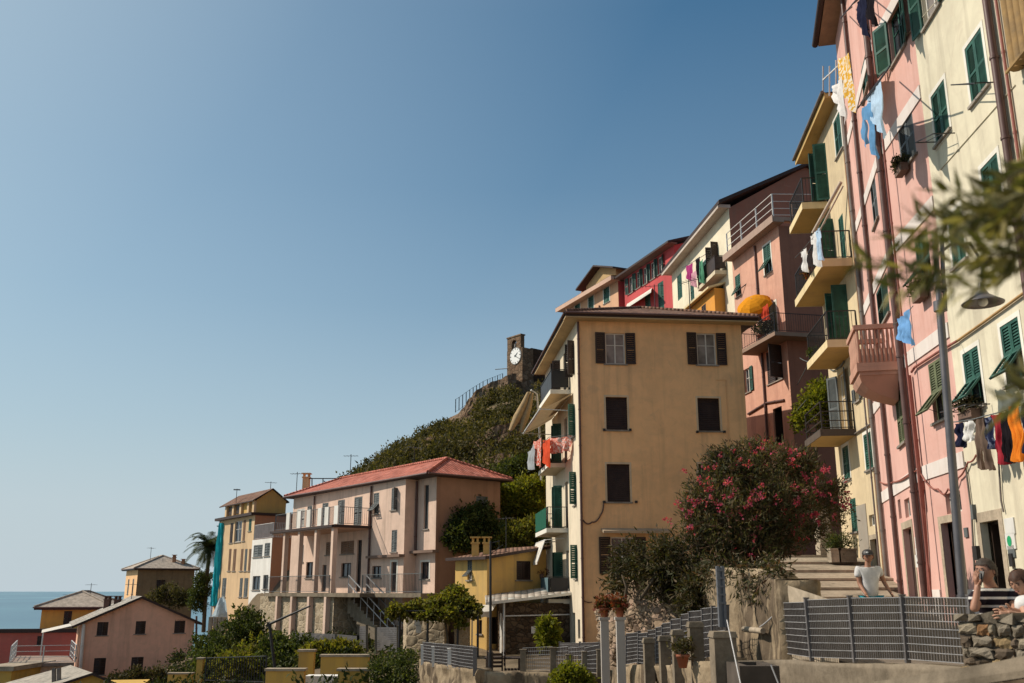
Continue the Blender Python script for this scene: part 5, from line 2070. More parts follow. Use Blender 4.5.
ns, nt = 150, 56
v = [hill_pt(i / ns, 1.7 * j / nt - .02) for j in range(nt + 1) for i in range(ns + 1)]
f = [(j * (ns + 1) + i, j * (ns + 1) + i + 1, (j + 1) * (ns + 1) + i + 1, (j + 1) * (ns + 1) + i) for j in range(nt) for i in range(ns)]
t = NT('hill_soil')
a = t.noise(.22, 6, .65)
b = t.noise(2.2, 6, .7)
col = t.ramp(a, [(.3, (.05, .048, .02)), (.5, (.11, .09, .045)), (.60, (.21, .145, .085)), (.75, (.11, .09, .045))])
col = t.mix(.7, col, t.ramp(b, [(.3, .4), (.7, 1.0)]), 'MULTIPLY')
M_HILL = t.done(t.bsdf(col, .95, t.bump(b, .9, .25), .1))
tag(numpy_mesh('hillside', v, f, M_HILL, None, (0, 90, 0), True), kind='structure')
# maquis scrub: nobody could count it
rg = random.Random(11)
bl_d, bl_l = [], []
for i in range(760):
    s_, t_ = rg.random() * .86, rg.random() ** .8 * .985
    p = hill_pt(s_, t_)
    rocky = s_ > .46 and t_ > .60 + .5 * (.75 - s_)
    if rocky and (t_ > .84 or rg.random() < .35):
        continue
    if mnoise.noise(p * .11 + Vector((5, 2, 0))) > .28 and rg.random() < .75:
        continue        # bare terraces
    r_ = rg.choice([.45, .6, .8, 1.1, 1.5, 2.0] if t_ < .45 else [.4, .5, .6, .8, 1.0]) * rg.uniform(.8, 1.15) * (.42 if t_ > .80 or rocky else 1)
    (bl_d if mnoise.noise(p * .14) > -.02 or rg.random() < .2 else bl_l).append((p + Vector((0, 0, r_ * .45)), (r_, r_, r_ * rg.uniform(.75, 1.15))))
for i in range(300):
    s_, t_ = .46 + .40 * rg.random(), .50 + .36 * rg.random()
    p = hill_pt(s_, t_)
    if mnoise.noise(p * .2 + Vector((1, 8, 0))) > .22: continue
    r_ = rg.uniform(.5, 1.15)
    (bl_d if rg.random() < .62 else bl_l).append((p + Vector((0, 0, r_ * .4)), (r_, r_, r_ * .9)))
L_DARK = leafmat('scrub_leaf', [(.045, .043, .019), (.07, .064, .027), (.10, .088, .036), (.14, .115, .05)], .3, .5)
L_LITE = leafmat('dry_scrub_leaf', [(.11, .105, .035), (.17, .14, .05), (.22, .16, .07), (.13, .10, .05)], .3, .3)
v, f = leaf_cloud(bl_d, 23000, 4, .30, .17, 5, shell=.6)
tag(numpy_mesh('hillside_scrub', v, f, L_DARK), 'dark green scrub covering the hillside below the clock tower', 'scrub', kind='stuff')
v, f = leaf_cloud(bl_l, 10000, 4, .28, .15, 6, shell=.6)
tag(numpy_mesh('hillside_scrub', v, f, L_LITE), 'dry yellowish scrub patches on the hillside below the clock tower', 'scrub', kind='stuff')
CASTLE = rubble('castle_stone', [(.19, .115, .07), (.27, .17, .105), (.33, .22, .14), (.23, .15, .095)], 1.5, (.10, .07, .045))
for k_, (sa_, sb_, tt_, hh2, lab_) in enumerate(((.44, .80, .46, .10, 'low dry stone terrace wall half way up the hillside'), (.52, .82, .30, .09, 'dry stone terrace wall low on the hillside behind the pink house'), (.30, .52, .62, .07, 'dry stone terrace wall high on the left hillside'))):
    mb2 = MB()
    G_ = []
    n = 50
    for i in range(n + 1):
        s_ = sa_ + (sb_ - sa_) * i / n
        b_ = hill_pt(s_, tt_) - Vector((0, .5, 0))
        t2_ = hill_pt(s_, tt_ + hh2)
        c_ = []
        for k in range(6):
            q = b_.lerp(t2_, .12 * k / 5)
            q.z = b_.z - .8 + (t2_.z - b_.z + .9) * k / 5
            q += Vector((0, -.2 * mnoise.noise(q * 1.3) - .12 * mnoise.noise(q * 3.1), .15 * mnoise.noise(q * 2)))
            c_.append(q)
        c_.append(t2_ + Vector((0, .4, -.1)))
        G_.append(c_)
    mb2.add([q for c in G_ for q in c], [(i * 7 + k, (i + 1) * 7 + k, (i + 1) * 7 + k + 1, i * 7 + k + 1) for i in range(n) for k in range(6)], False)
    tag(mb2.build('terrace_wall', CASTLE), lab_, 'wall')
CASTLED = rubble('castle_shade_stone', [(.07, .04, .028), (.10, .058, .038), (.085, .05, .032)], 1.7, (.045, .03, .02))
# rocky shoulder: rubble terrace walls that follow the ridge up to the tower
mb = MB()
def ridge_face(sa_, sb_, tt, hf, n=60):
    rows = 7
    G_ = []
    for i in range(n + 1):
        s_ = sa_ + (sb_ - sa_) * i / n
        b_ = hill_pt(s_, tt, False)
        r_ = hill_pt(s_, .999, False)
        zt2 = b_.z + (r_.z + .25 - b_.z) * hf(s_)
        c_ = []
        for k in range(rows + 1):
            q = b_.lerp(r_, .22 * k / rows)
            q.z = b_.z - .8 + (zt2 - b_.z + .8) * k / rows
            q += Vector((.1 * mnoise.noise(q * 1.7), -.35 * mnoise.noise(q * 1.1) - .2 * mnoise.noise(q * 2.9), .22 * mnoise.noise(q * 1.9) if k == rows else 0))
            c_.append(q)
        c_.append(Vector((r_.x, r_.y + .3, max(r_.z + .1, zt2 if hf(s_) > .95 else r_.z))))
        G_.append(c_)
    m = rows + 2
    mb.add([q for c in G_ for q in c], [(i * m + k, (i + 1) * m + k, (i + 1) * m + k + 1, i * m + k + 1) for i in range(n) for k in range(m - 1)], False)
ridge_face(.50, .78, .86, lambda s: min(1, .25 + (s - .50) / .16))
tag(mb.build('ridge_wall', CASTLE), 'rough stone wall climbing the ridge up to the clock tower', 'wall')
# iron fence on the ridge wall
mb = MB()
pts = [hill_pt(.555 + .19 * i / 12, .995, False) + Vector((-.1, -.3, .25)) for i in range(13)]
railing(mb, pts, 1.5, .3, 'bars', .09, .045)
tag(mb.build('ridge_fence', paint('blue_grey_iron', (.06, .075, .09), .6)), 'dark iron railing along the ridge leading up to the clock tower', 'railing')

# ------------------------------------------------ castle with clock
Dc, Ec = V2(-39), V2(51)
A = ((523 - 512) / 992 * 105, 105.0)
Lc = step(A, Dc, 2.75)
zc0, zc1 = at(515, 404, 105).z, at(523, 347, 105).z
ct = House('clock_tower', 'brown stone castle tower with white clock face on the hilltop', [Lc, A, step(A, Ec, 1.6), step(Lc, Ec, 1.6)], zc0 - 4, zc1, CASTLE, 'clock tower')
ct.finish()
G, E = ct.F[0], ct.F[1]
# belfry on top with arched opening
zb0, zb1 = zc1 + .002, at(515, 334.5, 105).z
uL, uR = G.at(507.5, 342)[0], G.at(521, 342)[0]
mb = MB()
um = (uL + uR) / 2
ow_ = .42
bx(mb, G, uL, um - ow_, -.5, .03, zb0, zb1 - .35)
bx(mb, G, um + ow_, uR, -.5, .03, zb0, zb1 - .35)
bx(mb, G, uL, uR, -.5, .03, zb1 - .348, zb1)
for sx in (-1, 1):
    for k in range(4):
        a0, a1 = k / 4 * PI / 2, (k + 1) / 4 * PI / 2
        x0, x1 = ow_ * math.cos(a0), ow_ * math.cos(a1)
        y1 = ow_ * math.sin(a1)
        bx(mb, G, um + sx * x1, um + sx * x0, -.49, .028, zb1 - .35 - ow_ + y1 * .95, zb1 - .349)
bx(mb, G, uL - .08, uR + .08, -.58, .1, zb1 + .001, zb1 + .14)
mb.build('belfry', CASTLE, ct.root)
mb = MB()
p = G.pt(um, zb0 + .15, -.24)
mb.lathe([(.0, .62), (.1, .6), (.17, .45), (.2, .2), (.28, .02), (.26, 0)], p, 12)
mb.tube([p + Vector((0, 0, .6)), p + Vector((0, 0, 1.1))], .03, 6)
mb.build('bell', M_IRON, ct.root)
# clock face
c = G.P(515.8, 356)
u, z = G.at(515.8, 356)
RAD = (G.at(515.8, 347.5)[1] - G.at(515.8, 364.5)[1]) / 2
mb = MB()
disk = lambda o, r, n=40: [G.pt(u + r * math.cos(2 * PI * i / n), z + r * math.sin(2 * PI * i / n), o) for i in range(n)]
d0, d1 = disk(.005, RAD), disk(.08, RAD)
mb.poly(*d1)
for i in range(40):
    mb.poly(d0[i], d0[(i + 1) % 40], d1[(i + 1) % 40], d1[i])
cf = mb.build('clock_face', paint('clock_enamel', (.82, .80, .76), .4, .06), ct.root)
mb = MB()
for i in range(12):
    a = 2 * PI * i / 12
    r0, r1, w = RAD * .74, RAD * .92, .035 if i % 3 else .06
    q = lambda r, s: G.pt(u + r * math.cos(a) - s * math.sin(a), z + r * math.sin(a) + s * math.cos(a), .09)
    mb.poly(q(r0, -w), q(r1, -w), q(r1, w), q(r0, w))
n = 40
for i in range(n):
    a0, a1 = 2 * PI * i / n, 2 * PI * (i + 1) / n
    q = lambda r, a: G.pt(u + r * math.cos(a), z + r * math.sin(a), .088)
    mb.poly(q(RAD * .95, a0), q(RAD * .99, a0), q(RAD * .99, a1), q(RAD * .95, a1))
k_ = mb.build('hour_marks', M_IRON, ct.root)
k_.parent = cf
mb = MB()
for (ang, ln, w) in ((R(38), .55, .07), (R(-32), .72, .05)):   # short hand up right, long hand down right
    dx, dz = math.cos(ang), math.sin(ang)
    q = lambda r, s, o=.11: G.pt(u + r * dx - s * dz, z + r * dz + s * dx, o)
    mb.poly(q(-RAD * .15, -w), q(RAD * ln, -w * .4), q(RAD * ln, w * .4), q(-RAD * .15, w))
k_ = mb.build('clock_hands', M_IRON, ct.root)
k_.parent = cf
# castle wall running back to the right, in shade
W0 = step(A, Ec, 1.61)
W0 = step(W0, Dc, .3)
zw1 = at(535, 349.5, 107).z
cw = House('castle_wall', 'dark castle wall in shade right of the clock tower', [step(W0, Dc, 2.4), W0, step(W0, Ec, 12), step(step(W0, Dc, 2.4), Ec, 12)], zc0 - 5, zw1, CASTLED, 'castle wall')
cw.finish()
cable(ct.root, [G.pt(.2, z - 1.2, .02), G.pt(-1.8, z - 1.0, .3)], .05, .0, M_IRON, 'iron_arm')
# battered rock foot under the tower
mb = MB()
nn = 26
rows = 7
ring = []
for k in range(rows):
    q = k / (rows - 1)
    rr = []
    for i in range(nn):
        a = 2 * PI * i / nn
        cx = (G.pt(1.4, 0, -.8))
        rad = (1.9 + 2.6 * (1 - q) ** 1.3)
        p = Vector((cx.x + rad * math.cos(a) * .95, cx.y + rad * math.sin(a), zc0 - 4.5 + q * 7.2))
        p += Vector((math.cos(a), math.sin(a), 0)) * .45 * mnoise.noise(p * 1.3)
        rr.append(p)
    ring.append(rr)
vs = [p for r_ in ring for p in r_]
fs = [(k * nn + i, k * nn + (i + 1) % nn, (k + 1) * nn + (i + 1) % nn, (k + 1) * nn + i) for k in range(rows - 1) for i in range(nn)]
mb.add(vs, fs)
mb.add(ring[-1], [list(range(nn))])
mb.build('rock_footing', CASTLE, ct.root)

# ================================================================== trees and shrubs
L_OLE = leafmat('oleander_leaf', [(.045, .05, .026), (.068, .07, .036), (.095, .088, .05), (.14, .115, .075), (.12, .062, .045)], .3, .9)
L_DRYO = leafmat('oleander_dry_leaf', [(.05, .055, .024), (.085, .075, .035), (.12, .085, .05), (.06, .05, .03)], .22, .9)
L_PINK = leafmat('oleander_flower', [(.46, .05, .13), (.56, .09, .19), (.60, .17, .27), (.36, .035, .09)], .4, 3.0)
L_BUSH = leafmat('bush_leaf', [(.036, .05, .018), (.055, .075, .024), (.08, .10, .03), (.12, .13, .04)], .32, .9)
L_YEL = leafmat('yellow_green_leaf', [(.11, .13, .018), (.18, .19, .024), (.27, .25, .03), (.13, .14, .025)], .4, .9)
L_VINE = leafmat('vine_leaf', [(.10, .115, .022), (.17, .165, .03), (.23, .20, .04), (.12, .10, .03)], .45, 1.2)
L_OLIVE = leafmat('olive_leaf', [(.07, .075, .03), (.13, .125, .055), (.26, .24, .14), (.10, .085, .04), (.36, .31, .15)], .4, 6.0)

# oleander
OB = [(at(x, y, Y), (r, r * .95, r * .72)) for (x, y, Y, r) in ((738, 482, 20.6, .78), (716, 497, 20.2, .62), (760, 470, 21, .72), (788, 480, 21.3, .74), (812, 495, 21.6, .66), (832, 512, 21.8, .42), (770, 508, 20.4, .80), (735, 520, 20.0, .72), (705, 525, 19.8, .48), (800, 522, 21.0, .62), (725, 462, 20.8, .42), (775, 455, 21.2, .46), (800, 464, 21.4, .40), (745, 545, 19.8, .58), (715, 552, 19.5, .46), (775, 538, 20.2, .55), (695, 508, 20.0, .30), (750, 452, 21, .36), (692, 545, 19.7, .42), (676, 556, 20.0, .36), (705, 568, 19.3, .34))]
ole = shrub('oleander_bush', 'large oleander bush with pink flowers in front of the ochre house', 'oleander', tuple(at(735, 590, 20.2)), OB, 4300, 9, .135, .028, L_OLE, 21, 9, shell=.3, spread=.95, up=.35, gap=1.6)
v, f = leaf_cloud(OB, 900, 8, .12, .026, 22, shell=.75, spread=.9, up=.45)
v2_, f2_ = leaf_cloud([(at(x, y, Y), (r, r, r * 1.3)) for (x, y, Y, r) in ((735, 575, 16.9, .22), (752, 582, 16.0, .25), (768, 590, 15.3, .22), (744, 592, 16.3, .16), (772, 576, 15.2, .3), (715, 572, 18.2, .3), (758, 604, 15.6, .13))], 330, 8, .12, .026, 24, shell=.2, spread=.9, up=-.5, gap=1.6)
numpy_mesh('hanging_shoots', v2_, f2_, L_OLE, ole)
numpy_mesh('lit_top_leaves', v, f, leafmat('oleander_lit_leaf', [(.10, .10, .05), (.15, .13, .07), (.13, .07, .05), (.08, .085, .04)], .35, 1.2), ole)  # paler outer leaves carry the sunlit tops in their colour
rg = random.Random(4)
fb = []
FL = [(700, 530), (730, 535), (765, 520), (790, 535), (752, 500), (720, 490), (772, 490), (822, 505), (710, 480), (845, 505), (735, 490), (690, 515), (745, 520), (778, 505), (800, 535), (815, 515), (728, 478), (760, 492), (792, 500), (700, 498), (752, 540), (835, 520), (775, 452), (790, 458), (768, 447), (800, 470), (815, 472), (828, 470), (835, 480), (746, 465), (758, 456), (742, 452), (718, 452), (703, 462), (689, 478), (684, 500), (755, 486), (783, 510), (800, 492), (808, 520), (725, 470), (812, 487), (712, 508), (795, 455), (786, 449), (840, 492), (675, 512), (762, 470), (738, 510), (744, 553), (822, 492)]
for (x, y) in FL:
    for k in range(rg.randint(1, 4)):
        fb.append((at(x + rg.uniform(-9, 9), y + rg.uniform(-5, 8), (19.9 + rg.uniform(0, .9)) if y < 478 else 19.35 + rg.uniform(-.15, .35) + max(0, (x - 760)) * .016), rg.uniform(.05, .11)))
v, f = leaf_cloud(fb, 230, 6, .052, .046, 9, shell=.2, spread=.8)
numpy_mesh('flowers', v, f, L_PINK, ole)
v, f = leaf_cloud([(at(650, 555, 20.6), (.75, .6, .4)), (at(680, 562, 20.0), (.8, .6, .5)), (at(632, 568, 21), (.45, .5, .3)), (at(698, 590, 19.2), (.4, .5, .5)), (at(657, 582, 20.2), (.4, .4, .35)), (at(618, 582, 21.6), (.25, .3, .3)), (at(690, 612, 19.2), (.2, .3, .35))], 1300, 8, .14, .035, 33, shell=.3, up=-.1, gap=1.5)
root = thing('creeper', 'dry creeper hanging over the rubble slope below the oleander', 'creeper', tuple(at(650, 600, 17.6)))
numpy_mesh('foliage', v, f, L_DRYO, root)
for (x0, y0, x1, y1) in ((640, 600, 660, 560), (690, 610, 700, 575), (625, 600, 622, 575)):
    mb = MB()
    mb.tube([at(x0, y0, 19.9), at((x0 + x1) / 2 + 3, (y0 + y1) / 2, 19.8), at(x1, y1, 20.1)], [.04, .03, .015], 6)
    mb.build('stem', M_BARK, root)

# shrubs between the pink and the ochre house and on the slope
def bushpx(name, label, cat, base, blobs, tw, per, ln, wd, mat, seed, group=None, **k):
    b = [(at(x, y, Y), (r * 1.0, r, r * .85)) for (x, y, Y, r) in blobs]
    return shrub(name, label, cat, tuple(at(*base)), b, tw, per, ln, wd, mat, seed, group=group, **k)


bushpx('shrub', 'round dark green bush against the end wall of the pink house', 'shrub', (475, 560, 53), [(470, 528, 53, 1.3), (485, 535, 53, 1.1), (458, 538, 52.5, .8), (478, 515, 54, .9)], 1500, 7, .2, .11, L_BUSH, 3)
bushpx('shrub', 'bright yellow green bush on the slope left of the ochre house', 'shrub', (525, 530, 56), [(518, 500, 56, 1.1), (530, 492, 56, 1.0), (505, 505, 56, .8), (535, 508, 55.5, .8)], 1400, 7, .2, .11, L_YEL, 4)
bushpx('shrub', 'olive green bush behind the roof of the small mustard house', 'shrub', (525, 555, 52), [(520, 537, 52, .9), (535, 532, 52, .8), (508, 541, 52, .6)], 900, 7, .18, .1, L_VINE, 5)
bushpx('shrub', 'dark tall shrub above the roof corner of the pink house', 'shrub', (512, 500, 60), [(512, 478, 60, 1.2), (525, 470, 60, 1.0), (500, 486, 60, .8)], 1200, 7, .2, .11, L_BUSH, 6)
bushpx('shrub', 'small yellow flowering shrub beside the pink house ridge', 'shrub', (520, 480, 66), [(517, 467, 66, .7), (508, 470, 66, .5)], 450, 7, .16, .12, leafmat('broom_flower', [(.22, .17, .02), (.15, .14, .02), (.10, .11, .02)], .3), 7)
# palm
pr = thing('palm_tree', 'date palm behind the turquoise scaffold net', 'palm', tuple(at(209, 585, 96)))
top = at(210, 547, 96)
mb = MB()
mb.tube([top - Vector((0, 0, 8)), top - Vector((.1, 0, 3)), top], [.2, .17, .2], 10)
mb.build('trunk', M_BARK, pr)
rg = random.Random(2)
V_, F_l = [], []
for i in range(48):
    a = 2 * PI * i / 48 + rg.uniform(-.1, .1)
    el = rg.uniform(-.5, 1.2)
    L_ = rg.uniform(2.3, 3.1)
    d = Vector((math.cos(a) * math.cos(el), math.sin(a) * math.cos(el), math.sin(el)))
    p = top.copy()
    n = 12
    for k in range(n):
        d2 = (d + Vector((0, 0, -1.5 * (k / n) ** 1.3))).normalized()
        q = p + d2 * (L_ / n)
        side = d2.cross(Vector((0, 0, 1))).normalized()
        for sx in (-1, 1):
            for m in range(2):
                b0 = p.lerp(q, m / 2)
                tip = b0 + (side * sx * .75 + d2 * .55 + Vector((0, 0, -.2))).normalized() * (.62 * (1 - .5 * k / n))
                w = d2 * .05
                o_ = len(V_)
                V_ += [b0 - w, b0 + w, tip + w * .3, tip - w * .3]
                F_l.append((o_, o_ + 1, o_ + 2, o_ + 3))
        p = q
L_PALM = leafmat('palm_leaf', [(.035, .05, .022), (.055, .07, .03), (.075, .085, .04)], .25)
numpy_mesh('fronds', V_, F_l, L_PALM, pr)

# garden trees lower left
GT = [('leafy garden tree left of the pink house terrace, tallest of the lower garden', (240, 655, 56), [(243, 632, 56, 1.3), (232, 640, 55.5, 1.1), (255, 640, 56, 1.1), (245, 618, 56.5, .8)], L_BUSH),
      ('yellowish garden bush below the tall garden tree', (250, 690, 48), [(250, 662, 48, 1.1), (235, 668, 48, 1.0), (268, 665, 48, .9), (258, 652, 49, .8)], L_VINE),
      ('dark bush at the foot of the gable house right wall', (208, 695, 54), [(208, 650, 54, 1.0), (215, 668, 53, 1.2), (205, 675, 53, 1.0), (225, 660, 54, .9)], L_BUSH),
      ('green bush under the buttressed retaining wall', (285, 680, 46), [(285, 655, 46, .8), (300, 652, 46, .8), (275, 648, 47, .7)], L_BUSH),
      ('dark glossy shrub beside the yellow garden walls', (395, 700, 30), [(392, 672, 30, .7), (408, 668, 30, .6), (380, 676, 30, .5), (402, 682, 29.5, .6)], L_BUSH),
      ('planting in front of the gable house ground floor windows', (140, 695, 62), [(135, 682, 62, .8), (155, 679, 62, .7), (118, 683, 62, .6), (163, 683, 62, .6)], L_DRYO),
      ('tree against the shaded front of the hip villa', (165, 600, 98), [(165, 594, 98, .9), (175, 598, 98, 1.0), (156, 599, 98, .9), (170, 589, 98.5, .7), (184, 598, 98, .9)], L_DARK),
      ('tree beside the hip villa under the palm', (197, 605, 96), [(201, 580, 96, .8), (205, 588, 96, .9), (198, 594, 96, .8), (207, 577, 97, .6), (197, 603, 96, .9)], L_BUSH),
      ('green plants on the pink house terrace garden bed', (330, 668, 45), [(325, 655, 45, .5), (340, 654, 45, .5), (352, 656, 45, .45), (312, 655, 45, .45)], L_VINE),
      ('sunlit yellow shrub at the bottom edge below the ochre house', (572, 695, 20.3), [(570, 678, 20.3, .26), (580, 680, 20.3, .22), (561, 682, 20.3, .2)], L_YEL),
      ('green shrub against the ochre house side door', (549, 650, 42), [(548, 633, 42, .26), (549, 641, 42, .27), (547, 626, 42, .2)], L_YEL),
      ('leafy tree on the landing beside the lowest straw house balcony', (815, 470, 40.5), [(822, 402, 40.5, .75), (816, 412, 40.5, .7), (826, 418, 40.8, .7), (806, 420, 40.5, .5), (822, 388, 41, .45)], L_YEL)]
for i, (lab, base, bl, m) in enumerate(GT):
    small = base[2] < 35
    bushpx('garden_tree' if 'tree' in lab else 'garden_shrub', lab, 'tree' if 'tree' in lab else 'shrub', base, bl, 900 if not small else 700, 7, .2 if not small else .09, .1 if not small else .05, m, 50 + i, shell=.45, gap=.9 if not small else 2)
# undergrowth in the hollow
bl = []
rg = random.Random(8)
for i in range(420):
    x, y = rg.uniform(-31, -4), rg.uniform(26, 66)
    z = float(ground_z(x, y))
    if -9.9 < x < -5 and 30 < y < 40: continue
    r_ = rg.uniform(.3, .8)
    bl.append((Vector((x, y, z + r_ * .3)), (r_, r_, r_ * .8)))
v, f = leaf_cloud(bl, 9000, 4, .2, .1, 77, shell=.5)
tag(numpy_mesh('undergrowth', v, f, leafmat('undergrowth_leaf', [(.02, .03, .012), (.04, .05, .018), (.07, .075, .025)], .25, .5)), 'dark weeds and undergrowth in the garden hollow below the terrace', 'undergrowth', kind='stuff')

# vine pergola
pg = thing('vine_pergola', 'yellow green vine trained on a pergola in front of the small mustard house', 'pergola', tuple(at(435, 655, 42.5)))
VB = [(at(x, y, 42.5 + dy), (r, r, r * .7)) for (x, y, r, dy) in ((394, 611, .3, 0), (404, 612, .28, 0), (414, 609, .33, .2), (425, 608, .36, .4), (436, 604, .42, .6), (448, 600, .5, .6), (456, 594, .42, 1), (464, 606, .42, .2), (474, 610, .3, 0), (433, 614, .3, -.3), (449, 613, .33, -.3), (461, 622, .22, -.2), (420, 616, .2, -.2))]
v, f = leaf_cloud(VB, 1000, 7, .16, .13, 91, shell=.2, up=-.05)
numpy_mesh('foliage', v, f, L_VINE, pg)
mb = MB()
for px_ in (400, 428, 458, 478):
    a = at(px_, 612, 42.3)
    mb.tube([Vector((a.x, a.y, -3.1)), a], .05, 6)
for dy in (0, 1.4):
    mb.tube([at(396, 611, 42.3) + Vector((0, dy, 0)), at(480, 611, 42.3) + Vector((0, dy, 0))], .035, 6)
mb.build('frame', M_IRON, pg)
mb = MB()
mb.tube([at(446, 660, 42.6), at(448, 640, 42.6), at(445, 620, 42.6), at(450, 606, 42.8)], [.07, .05, .05, .03], 7)
mb.build('trunk', M_BARK, pg)
# ================================================================== street, steps, walls, fences
# paved street along the right hand row
t = NT('street_paving')
a = t.noise(.8, 6, .65)
b = t.noise(9, 4, .7)
br = t.n('ShaderNodeTexBrick')
br.inputs['Scale'].default_value = 1.0
br.inputs['Brick Width'].default_value = .7
br.inputs['Row Height'].default_value = .35
br.inputs['Mortar Size'].default_value = .012
t.l(t.mapped(1.0), br.inputs['Vector'])
br.inputs['Color1'].default_value = (.17, .135, .105, 1)
br.inputs['Color2'].default_value = (.21, .17, .13, 1)
br.inputs['Mortar'].default_value = (.07, .055, .045, 1)
col = t.mix(.6, br.outputs['Color'], t.ramp(a, [(.3, .5), (.7, 1.0)]), 'MULTIPLY')
M_PAVE = t.done(t.bsdf(col, .85, t.bump(b, .4, .01), .2))
mb = MB()
SL = [(5.2, 2.0, 8.0, -1.40), (5.4, 8, 8.45, -1.32), (5.6, 12, 8.75, -1.22), (5.3, 16, 9.1, -1.10), (5.0, 20, 9.58, -1.0), (5.3, 21.6, 9.8, -.96)]
for i in range(len(SL) - 1):
    a, b = SL[i], SL[i + 1]
    mb.hexa([(a[0], a[1], a[3] - .6), (a[2] + .3, a[1], a[3] - .6), (b[2] + .3, b[1], b[3] - .6), (b[0], b[1], b[3] - .6)], [(a[0], a[1], a[3]), (a[2] + .3, a[1], a[3]), (b[2] + .3, b[1], b[3]), (b[0], b[1], b[3])])
tag(mb.build('street', M_PAVE), kind='structure')
# broad steps climbing beside the straw house
STEP_Y = [21.6, 22.9, 24.3, 25.7, 27.1, 28.5, 29.9, 31.3, 32.7]
STEP_Z = [-.78, -.58, -.38, -.16, .08, .34, .60, .88, 1.14]
root = thing('stone_steps', 'broad pale stone steps climbing between the oleander and the straw house', 'steps', (8, 26, -1.0))
mb = MB()
xl = lambda Y: .268 * Y - .2
xr = lambda Y: (10.0 if Y < 24 else (10.3 if Y < 27 else (11.0 if Y < 30 else 11.5)))
for i, (y, z) in enumerate(zip(STEP_Y, STEP_Z)):
    y2 = STEP_Y[i + 1] if i + 1 < len(STEP_Y) else 44
    x0, x1 = xl(y), xr(y)
    z2_ = (STEP_Z[i + 1] - .07) if i + 1 < len(STEP_Z) else z + .1
    mb.hexa([(x0, y, z - 1.0), (x1, y, z - 1.0), (x1, y2 + .02, z - 1.0), (x0 + .3, y2 + .02, z - 1.0)], [(x0, y, z), (x1, y, z), (x1, y2 + .02, z2_), (x0 + .3, y2 + .02, z2_)])
mb.build('tread', concrete('sunny_step_stone', (.36, .295, .215)), root)
mb = MB()
for i, (y, z) in enumerate(zip(STEP_Y, STEP_Z)):
    mb.bx(xl(y), xr(y), y - .03, y - .003, z - .062, z + .004)
mb.build('nosing', M_STONE, root)
# passage wall at the head of the steps, its shade put into dark stone
pw = House('passage_wall', 'shade-darkened stone wall at the head of the steps under the oleander', [(8.2, 41), (11.6, 41), (11.6, 42), (8.2, 42)], .5, 4.2, RUBD, 'wall')
pw.win(0, (1.6, 2.6, 1.2, 3.2), 'dark', M_DARKW, name='door')
pw.finish()
# stone pillar stump beside the steps
mb = MB()
for k in range(7):
    z = 1.1 + k * .2
    p = at(824, 540, 33)
    j = random.uniform(-.04, .04)
    mb.bx(p.x - .2 + j, p.x + .2 + j, 32.8 + j, 33.25, z, z + .197)
p0 = at(821, 532, 33)
mb.bx(p0.x - .3, p0.x + .35, 32.75, 33.3, 2.5, 2.68)
tag(mb.build('stone_pillar', M_STONE), 'short pale stone pillar standing on the upper steps', 'pillar')
# planters on the steps
for i, (px_, w) in enumerate(((834, .3), (846, .55))):
    p = at(px_, 557, 31.2)
    z = .86
    root = thing('planter', ('small pale stone planter on the steps' if i == 0 else 'larger dark planter on the steps beside the cream pier'), 'planter', (p.x, 31.2, z))
    mb = MB()
    mb.bx(p.x - w / 2, p.x + w / 2, 31.0, 31.4, z, z + .38)
    mb.bx(p.x - w / 2 - .03, p.x + w / 2 + .03, 30.97, 31.43, z + .381, z + .43)
    mb.build('box', M_STONE if i == 0 else M_CONC, root)
    v, f = leaf_cloud([(Vector((p.x, 31.2, z + .6)), (w * .6, .25, .28))], 60, 7, .12, .03, 300 + i, shell=.2, up=.6)
    numpy_mesh('plant', v, f, L_BUSH, root)

# retaining wall below the oleander: plastered stone, drip stains and leaf shadows painted in
t = NT('worn_plastered_stone')
a = t.noise(1.6, 7, .68, dist=.5)
b = t.noise(7, 6, .7)
vn = t.n('ShaderNodeTexVoronoi', feature='DISTANCE_TO_EDGE')
vn.inputs['Scale'].default_value = 1.0
t.l(t.mapped((2.4, 2.4, 3.4)), vn.inputs['Vector'])
crk = t.ramp(vn.outputs['Distance'], [(.0, 1), (.07, 0)])
col = t.ramp(a, [(.25, (.14, .10, .06)), (.45, (.28, .21, .135)), (.7, (.37, .285, .19))])
col = t.mix(.45, col, t.ramp(b, [(.3, .4), (.62, 1.0)]), 'MULTIPLY')
col = t.mix(t.math('MULTIPLY', crk, .35), col, (.22, .17, .11))
st_ = t.noise((2.2, 2.2, .22), 5, .6, dist=.3)
col = t.mix(t.math('MULTIPLY', t.ramp(st_, [(.52, 0), (.58, 1)]), .78), col, (.07, .05, .035))  # dark streaks paint in drip stains and leaf shadows
hh_ = t.mix(.5, a, b)
ROUGH = t.done(t.bsdf(col, .95, t.bump(hh_, .8, .05), .1))
MATS['worn_plastered_stone'] = ROUGH


